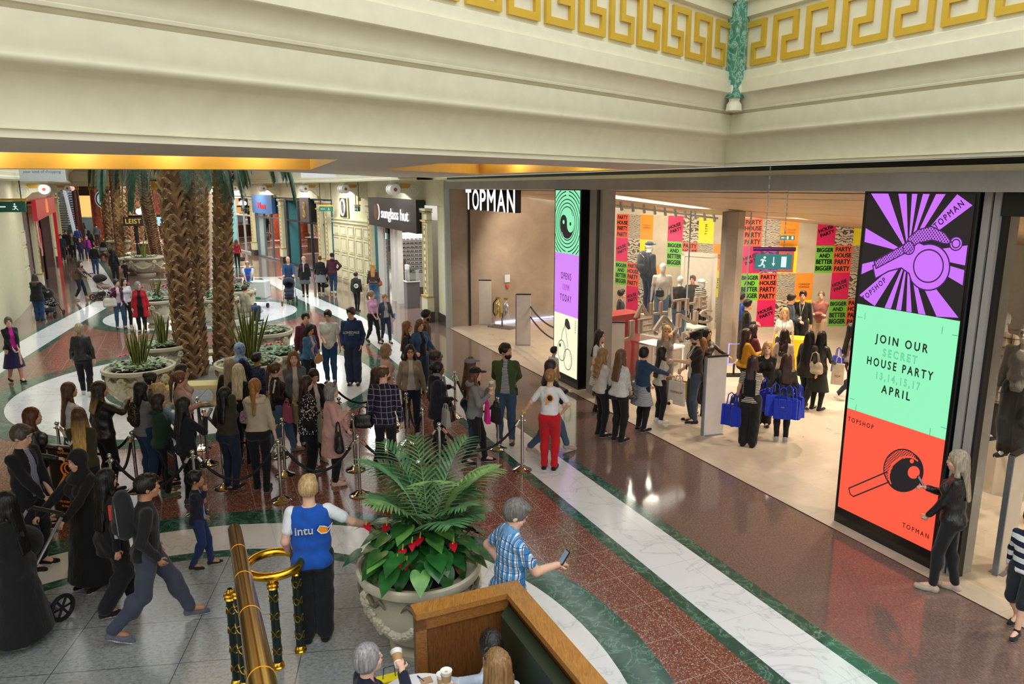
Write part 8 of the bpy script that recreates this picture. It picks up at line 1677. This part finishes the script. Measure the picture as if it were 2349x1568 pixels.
person(1858, 759, 1.66, 25, 'woman with long black hair in a dark coat left of the white tote', 'f', 'b', 'xlong:#141113', 'long:#26241f', 'skinny:#17171b', '#17171b', 'hang', 'hang', walk=.4)
a = person(1886, 760, 1.66, 30, 'woman with black hair in a leather jacket and black skirt with a white tote', 'f', 'b', 'long:#141113', 'jacket:#211c19|leather', 'skirt55:#1f1e1c;#17171b', '#17171b', 'hang', 'elbow')
bag(a, (.02, -.20, 1.26), 'large off-white shoulder tote on the black leather jacket', 'handbag', '#b8aa98', (.36, .12, .26), 0, .18); bag(a, (.30, .20, 1.16), 'long cream canvas bag with red letters next to the white tote', 'tote', '#c9bba6', (.24, .07, .44), .4, .14, ('TOP', '#c8442e', .4, .06))
a = person(1955, 742, 1.68, 60, 'woman with very long black hair partly behind the tall screen pillar', 'f', 'a', 'xlong:#141113', 'tee:#7d6f68', 'skinny:#1a2030', '#c8c0b8', 'hang', 'hang', walk=.5); bag(a, (-.1, -.18, 1.14), 'blue bag on the shoulder beside the tall screen pillar', 'shop', '#1a35b8', (.32, .09, .36), .2, .2)
a = person(2205, 1035, 1.68, 272, 'woman with grey-blonde hair in a black leather jacket at the tall screen', 'f', 'a', 'long:#a89a84', 'jacketo:#121215|leather', 'skinny:#15161a', '#b0a294/flat', 'low', 'phone', hp=6, walk=.22, inner='#5a1a24'); phone(a, 1, 'phone in the hand of the woman at the tall screen')
a = person(2372, 1175, 1.32, 200, 'child in a navy and white striped jumper cut off by the right edge', 'm', 'a', 'short:#33261e', 'jumper:stripe:#1a2236,#d8dce0,9', 'short:#1c2028', '#1a1a20', 'hang', 'hang', kid=1, walk=.4); put('sock', MB().box((0, 0, 0), (.01, .01, .01)), plain('#2a6ab8', .7), a) if 0 else None
# ---- foreground cafe
person(838, 1468, 1.25, 72, 'seated woman with short grey hair in a navy top drinking from a paper cup', 'f', 'a', 'pixie:#9a9698', 'jumper:#141a2e', 'skinny:#1c2030', '#202022', 'hang', (.10, .26, 1.50), sit=1, hy_=0, hp=-6, fat=1.22)
q = inP(bpy.data.objects[list(pinfo)[-1]], (.03, .24, .97)); cup(tuple(q), 'tilted paper cup with a white lid at the mouth of the seated grey-haired woman', True, -1.1, 1.1)
person(1130, 1387, 1.43, 302, 'seated woman with short black hair in a pale blue long-sleeved top', 'f', 'a', 'pixie:#1c1618', 'jumper:#bccbe0', 'skinny:#20304a', '#202022', (-.05, .55, 1.14), (.2, .25, .80), sit=1, hy_=40, turn=0)
a = person(1142, 1487, 1.56, 322, 'seated woman with long highlighted hair and sunglasses on her head, seen from behind', 'f', 'a', 'xlong:#8a6840', 'tee:#c9d0da', 'skinny:#20304a', '#202022', (-.15, .33, 1.28), 'low', sit=1, zoff=.33, ex=('sunnies',))
q = inP(a, (-.14, .40, .80)); cup((q.x, q.y, q.z), 'paper cup held by the woman with sunglasses on her head')
def chair(T, lab):
    q = inP(T, (0, 0, 0)); t = thing('cafe_chair', lab, 'chair', (q.x, q.y, 0), pinfo[T.name]['rz']); wm_ = plain('#d8d6d2', .4); put('seat', MB().box((0, 0, .37), (.42, .42, .04)), wm_, t, bev=.01)
    put('backrest', MB().tube([(-.2, -.2, .38), (-.2, -.25, .72), (-.1, -.27, .80), (.1, -.27, .80), (.2, -.25, .72), (.2, -.2, .38)], .014, 8), wm_, t)
    if q.z > .1: put('plinth_block', MB().box((0, 0, .165), (.5, .5, .33)), M['oak_dark'], t); t.location.z = 0; [setattr(c_, 'location', (0, 0, .33)) for c_ in bpy.data.objects if c_.parent == t and not c_.name.startswith('plinth')]
    for x in (-.18, .18):
        for y in (-.18, .18): put('leg', MB().tube([(x, y, 0 if q.z < .1 else .33), (x*.9, y*.9, .36 if q.z < .1 else .69)], .012), wm_, t)
chair(bpy.data.objects[list(pinfo)[-3]], 'pale cafe chair under the grey-haired woman'); chair(a, 'pale cafe chair under the woman with sunglasses on her head')
a = person(1168, 1150, 1.80, 68, 'man with thinning grey hair in a blue and white checked shirt reading his phone', 'm', 'a', 'short:#6e6a66', 'ssshirt:plaid:#dfe8f0,#3d7fb8,#173a6a,15', 'jeans:#3a4658', '#3a2a20', 'hip', (.12, .40, 1.16), hy_=12, hp=32, lean=3, ex=('collar=#6fa0cc',), fat=1.08); phone(a, 1, 'phone in the hand of the man in the checked shirt')
# ---- middle distance, left
a = person(266, 640, 1.63, 172, 'woman in a maroon bomber jacket and jeans with a white tote', 'f', 'a', 'bun:#3a2a22', 'jacketo:#4a1a34', 'skinny:#34587e', '#1a1a20', 'low', 'up', hy_=-45, inner='#c9b8c8', wide=.03)
bag(a, (.26, .12, 1.28), 'white leather tote on the arm of the maroon bomber jacket', 'handbag', '#cfcfc4', (.40, .14, .32), 0, .2)
person(283, 637, 1.65, 168, 'woman with long brown hair in a white blouse behind the bomber jacket', 'f', 'a', 'long:#2a1c1a', 'blouse:#cdd0d6', 'skinny:#17171b', '#c8b8b4', 'hang', 'low', hy_=-20)
person(316, 646, 1.62, 186, 'grey-haired woman in a bright red long coat', 'f', 'a', 'lob:#8f8c90', 'coato:#b00c24', 'skinny:#17171b', '#1a1a20', 'hang', 'hang', hy_=-50, inner='#141418', fat=1.12)
a = person(176, 597, 1.62, 118, 'woman in a brown leather jacket pushing a buggy at the left', 'f', 'a', 'long:#33201c', 'jacket:#4a2a22|leather', 'skinny:#1c2030', '#b09a7c/ankle', 'push', 'push', lean=10, walk=.4, hy_=20)
bag(a, (-.30, -.12, 1.16), 'dark handbag slung behind the brown leather jacket', 'handbag', '#231a1c', (.34, .16, .24), 0, .06)
a = person(78, 628, 1.64, 22, 'woman in a black parka with a fur hood pushing a spotted pushchair', 'f', 'a', 'lob:#3a2a22', 'long:#131316', 'jeans:#23406a', '#2a201c/boot', 'push', 'push', ex=('fur=#6a5a48',), fat=1.2)
person(57, 575, 1.66, 12, 'woman in dark clothes standing in the red-framed entrance', 'f', 'b', 'bun:#17120f', 'tee:#16161a', 'skinny:#16161a', '#17171b', 'hang', 'hang')
person(213, 559, 1.62, 5, 'woman in a black top and jeans walking away down the mall', 'f', 'b', 'bun:#17120f', 'jacket:#17151a', 'jeans:#26466e', '#17171b', 'hang', 'hang')
a = person(258, 571, 1.66, 22, 'woman all in black holding a small child by the hand', 'f', 'b', 'xlong:#121014', 'jumper:#121214', 'skinny:#121214', '#17171b', 'hang', 'hang', fat=1.1)
person(285, 598, 1.08, 30, 'small child in black beside the woman all in black', 'm', 'b', 'short:#121014', 'jumper:#141416', 'skinny:#17171b', '#b82c34', (-.20, .05, 1.25), 'hang', kid=1)
person(117, 548, 1.18, 165, 'little girl in a pale pink top at the left wall', 'f', 'b', 'pony:#3a2a22', 'jumper:#a8808a', 'skinny:#2a2c34', '#c8c4c0', 'hang', 'hang', kid=1)
person(138, 537, 1.68, 182, 'man in a dark blue-grey jacket walking toward the camera', 'm', 'b', 'short:#2a201a', 'jacket:#1b2028', 'jeans:#1a1a20', '#17171b', 'hang', 'hang', fat=1.1)
person(163, 533, 1.70, 182, 'man in a black jacket over a grey top walking toward the camera', 'm', 'b', 'buzz:#2a201a', 'jacketo:#17181c', 'jeans:#1f2024', '#17171b', 'hang', 'hang', inner='#5a605c')
person(197, 540, 1.56, 186, 'grey-haired woman in a magenta jacket', 'f', 'a', 'lob:#8f8c90', 'jacketo:#a8189a', 'skinny:#2a2448', '#17171b', 'hang', 'hang', inner='#2a2448', fat=1.15)
person(182, 545, 1.45, 182, 'child in navy just left of the magenta jacket', 'm', 'b', 'short:#2a201a', 'jumper:#1c2440', 'jeans:#1c2034', '#17171b', 'hang', 'hang', kid=1)
FARP = [(136, 508, 1.70, 'f', '#15151a', '#1c1c22', 10, 'dark figure by the notice board'), (147, 505, 1.74, 'm', '#1a2440', '#1c1c22', 5, 'figure in navy under the escalator handrail'), (171, 497, 1.80, 'm', '#20283a', '#20283a', 182, 'man in a suit and white shirt far down the mall'), (186, 503, 1.75, 'm', '#17171b', '#1a1a20', 175, 'dark figure right of the suited man far off'), (160, 515, 1.7, 'f', '#26282e', '#1a1a20', 10, 'grey-black figure behind the walking men'), (176, 520, 1.7, 'm', '#1c3a78', '#1a1a20', 5, 'figure in a blue jacket behind the magenta woman'), (220, 513, 1.74, 'm', '#4a5258', '#2a2c30', 10, 'man in a grey coat walking away by the far urn'), (203, 527, 1.66, 'f', '#1a1618', '#1a1a20', 5, 'dark figure right of the magenta jacket'), (241, 520, 1.66, 'f', '#17151a', '#17171b', 60, 'woman in black beside the far pushchair'), (150, 528, 1.72, 'm', '#191a20', '#1a1a20', 178, 'dark figure between the two walking men'),
    (133, 520, 1.72, 'm', '#2a211c', '#1a1a20', 8, 'brown-black figure far left in the crowd'), (208, 498, 1.7, 'f', '#4a7a8a', '#2a2c30', 170, 'figure in teal at the far barrier'), (192, 500, 1.7, 'm', '#8fa0b0', '#2a2c30', 170, 'figure in pale blue at the far barrier'), (226, 502, 1.7, 'f', '#b0b4b8', '#2a2c30', 170, 'figure in white at the far barrier')]
for x_, y_, h_, s_, c_, b_, f_, l_ in FARP: person(x_, y_, h_, f_, l_, s_, 'b', ('short' if s_ == 'm' else 'long')+':#221a17', 'jacket:'+c_, 'jeans:'+b_, '#17171b', 'hang', 'hang')
# ---- middle distance, right
a = person(541, 549, 1.62, 350, 'woman in a red jumper carrying a black handbag by the far shopfronts', 'f', 'a', 'lob:#6a3a24', 'jumper:#9a1420', 'skinny:#17171b', '#17171b', 'hang', 'bag'); w_ = pinfo[a.name]['WR'][1]; bag(a, (w_[0]+.02, w_[1]+.02, w_[2]-.03), 'black handbag carried by the woman in red', 'handbag', '#15151a', (.36, .14, .26), 0, .14)
person(567, 598, 1.74, 184, 'attendant in a blue vest and white shirt behind the white trolley', 'm', 'a', 'ring:#8a8682', 'vest:#1454b4', 'wide:#17181c', '#141416', 'low', 'low', inner='#e4e8ec', ex=('glasses',))
person(560, 658, 1.22, 62, 'man in a beige jacket seated at the rear urn', 'm', 'a', 'short:#33261e', 'jacket:#a39c84', 'jeans:#26405e', '#202022', 'hang', 'hang', sit=1, hy_=-10, fat=1.1)
q = P(600, 705); t = thing('service_trolley', 'white box trolley on castors beside the attendant', 'trolley', q, -.1); put('cabinet', MB().box((0, 0, .72), (.62, .5, .62)), plain('#d6dadc', .4), t, bev=.04); put('platform', MB().box((0, 0, .30), (.7, .56, .08)), plain('#b4babb', .4), t, bev=.01)
put('green_panel', MB().box((-.1, -.2, .39), (.3, .12, .1)), plain('#2f8a4a', .5), t); put('pole', MB().tube([(-.34, 0, .3), (-.34, 0, 1.35)], .03), plain('#8fa0a8', .4), t)
for x in (-.25, .25): put('castor', MB().tube([(x-.03, 0, .09), (x+.03, 0, .09)], .09, 12), M['black'], t)
person(925, 594, 1.68, 30, 'dark-haired shopper inside the sunglasses shop', 'f', 'b', 'long:#4a2e22', 'jacket:#2a2220', 'skinny:#17171b', '#17171b', 'hang', 'up')
# ---- pushchairs
def buggy(loc, rz, label, c1, c2='#17171b', sc=1.0, tube='#b8bcc0', closed=0):
    t = thing('pushchair', label, 'pushchair', loc, rz, sc=sc); mt = plain(tube, .25, .8) if tube != '#17171b' else M['black']; ck = cloth(c1)
    for x in (-.24, .24):
        put('frame_side', MB().tube([(x, -.48, 1.05), (x, -.36, .92), (x, .0, .52), (x, .42, .12)], .016, 8).tube([(x, -.30, .14), (x, -.05, .52), (x, .1, .62)], .014, 8), mt, t)
        for y, r in ((-.34, .14), (.42, .10)):
            w_ = put('wheel', MB().tube([(r*.85*0+x+.03*(1 if x > 0 else -1), y+r*.86*math.cos(i*math.pi/10), r+r*.86*math.sin(i*math.pi/10)) for i in range(21)], .022, 8), M['black'], t); m = MB()
            for i in range(3): m.tube([(x+.03*(1 if x > 0 else -1), y-r*.8*math.cos(i*1.05), r-r*.8*math.sin(i*1.05)), (x+.03*(1 if x > 0 else -1), y+r*.8*math.cos(i*1.05), r+r*.8*math.sin(i*1.05))], .012, 6)
            put('spokes', m, M['dark_metal'], w_)
    put('handlebar', MB().tube([(-.24, -.48, 1.05), (-.2, -.52, 1.07), (.2, -.52, 1.07), (.24, -.48, 1.05)], .019, 8), M['black'], t)
    V = Vol().ell((0, .02, .55), (.20, .30, .12), .04).cap((0, -.12, .6), (0, -.26, .88), .16, .14, .6, .05).ell((0, .30, .42), (.17, .12, .10), .05); V.sub((0, .12, .75), (.15, .24, .16), .03); fastmesh('seat', [V.mesh(.016)+(ck,)], t)
    V = Vol().ell((0, -.12, .86), (.23, .28, .20), .03); V.sub((0, .06, .70), (.19, .30, .20), .02); fastmesh('hood', [V.mesh(.016)+(cloth(c2),)], t)
    V = Vol().ell((0, -.02, .26), (.19, .26, .09), .03); fastmesh('basket', [V.mesh(.02)+(cloth('#22242a'),)], t); return t
a = pinfo[[k for k, v in pinfo.items() if v['T']['label'].startswith('woman in a black headscarf')][0]]; q = inP(a['T'], (0, .98, 0)); buggy((q.x, q.y), a['rz'], 'large black pushchair with a silver frame in the dark left foreground', '#16161a', '#121216', 1.05)
for key, lab, c1, c2, tb, off in (('bald man in a blue', 'empty buggy with white tubes and a navy seat, pushed by the bald man', '#1c2238', '#1c2238', '#d8dade', .92), ('woman in a brown leather jacket pushing', 'buggy with a pale pink frame and black hood at the left', '#8a766e', '#17171b', '#b8a098', .95), ('woman in a black parka', 'black and white spotted pushchair', 'dots:#17171b,#d8d8d8,26', '#17171b', '#17171b', .9)):
    a = [v for v in pinfo.values() if v['T']['label'].startswith(key)][0]; q = inP(a['T'], (0, off, 0)); buggy((q.x, q.y), a['rz'], lab, c1, c2, 1.0, tb)
q = P(745, 668); buggy(q, 3.0-math.pi+.4, 'dark pushchair between the couple walking away', '#2a2c34'); q = P(238, 592); buggy(q, .8, 'far grey pushchair beside the far urn', '#8a8e96')
# ---- mannequins
def manq(hx, hy, H_, face, label, zb, **kw):
    ps, zb = MQ[zb] if zb in MQ else (P(hx, hy, zb+H_), zb); return person(hx, hy, H_, face, label, 'm', 'm', kw.pop('hair', 'none'), pos=ps, zoff=zb, name='mannequin', cat='mannequin', **kw)
a = manq(1487, 553, 1.86, 50, 'mannequin in a black cap with a big black rucksack on the left of the window', 'a', top='jacket:#15161c', bot='jeans:#2a3a5c', ex=('cap=#1c2028',)); bag(a, (0, -.18, 1.58), 'large black rucksack on the capped mannequin', 'pack', '#17171a', (.36, .24, .52), 0, -.02)
a = manq(1525, 600, 1.84, 175, 'mannequin in an oversized cream tee with a black cross-body bag', 'b', top='ssshirt:#d6cbb8', bot='jeans:#5f7c9c'); bag(a, (.06, .17, 1.22), 'small black cross-body bag on the cream tee', 'handbag', '#15151a', (.20, .08, .18), 0, .04)
manq(1570, 630, 1.80, 10, 'mannequin seen from behind in a black top and blue jeans', 'c', top='jumper:#1c1c22', bot='jeans:#3d5f80')
manq(1620, 638, 1.82, 120, 'mannequin in a black and white striped hooded top and pale cap', 'd', top='hoodie:stripe:#cfc6b6,#1d1c20,22', bot='wide:#1a1a20', ex=('cap=#cfc6b8',))
person(1422, 657, 1.74, 95, 'shop assistant in black behind the red plinth', 'm', 'b', 'short:#2a1f18', 'jumper:#141416', 'wide:#17171b', '#17171b', 'hang', 'elbow', pos=P(1425, 660, 1.78)); person(1590, 632, 1.78, 200, 'grey-haired man in a dark jacket behind the mannequins', 'm', 'b', 'short:#5a4a3e', 'jacket:#3a2f28', 'jeans:#17171b', '#17171b', 'hang', 'hang')
a = manq(2306, 712, 1.84, 215, 'mannequin in a plaid coat in the right-hand window', 1.0, top='coat:plaid:#8a7a68,#b5a490,#4a3f38,8', bot='wide:#3a2f2a'); manq(2362, 740, 1.84, 200, 'mannequin in a grey sweatshirt at the right edge of the window', .95, top='jumper:#8f8a88', bot='wide:#26242a')
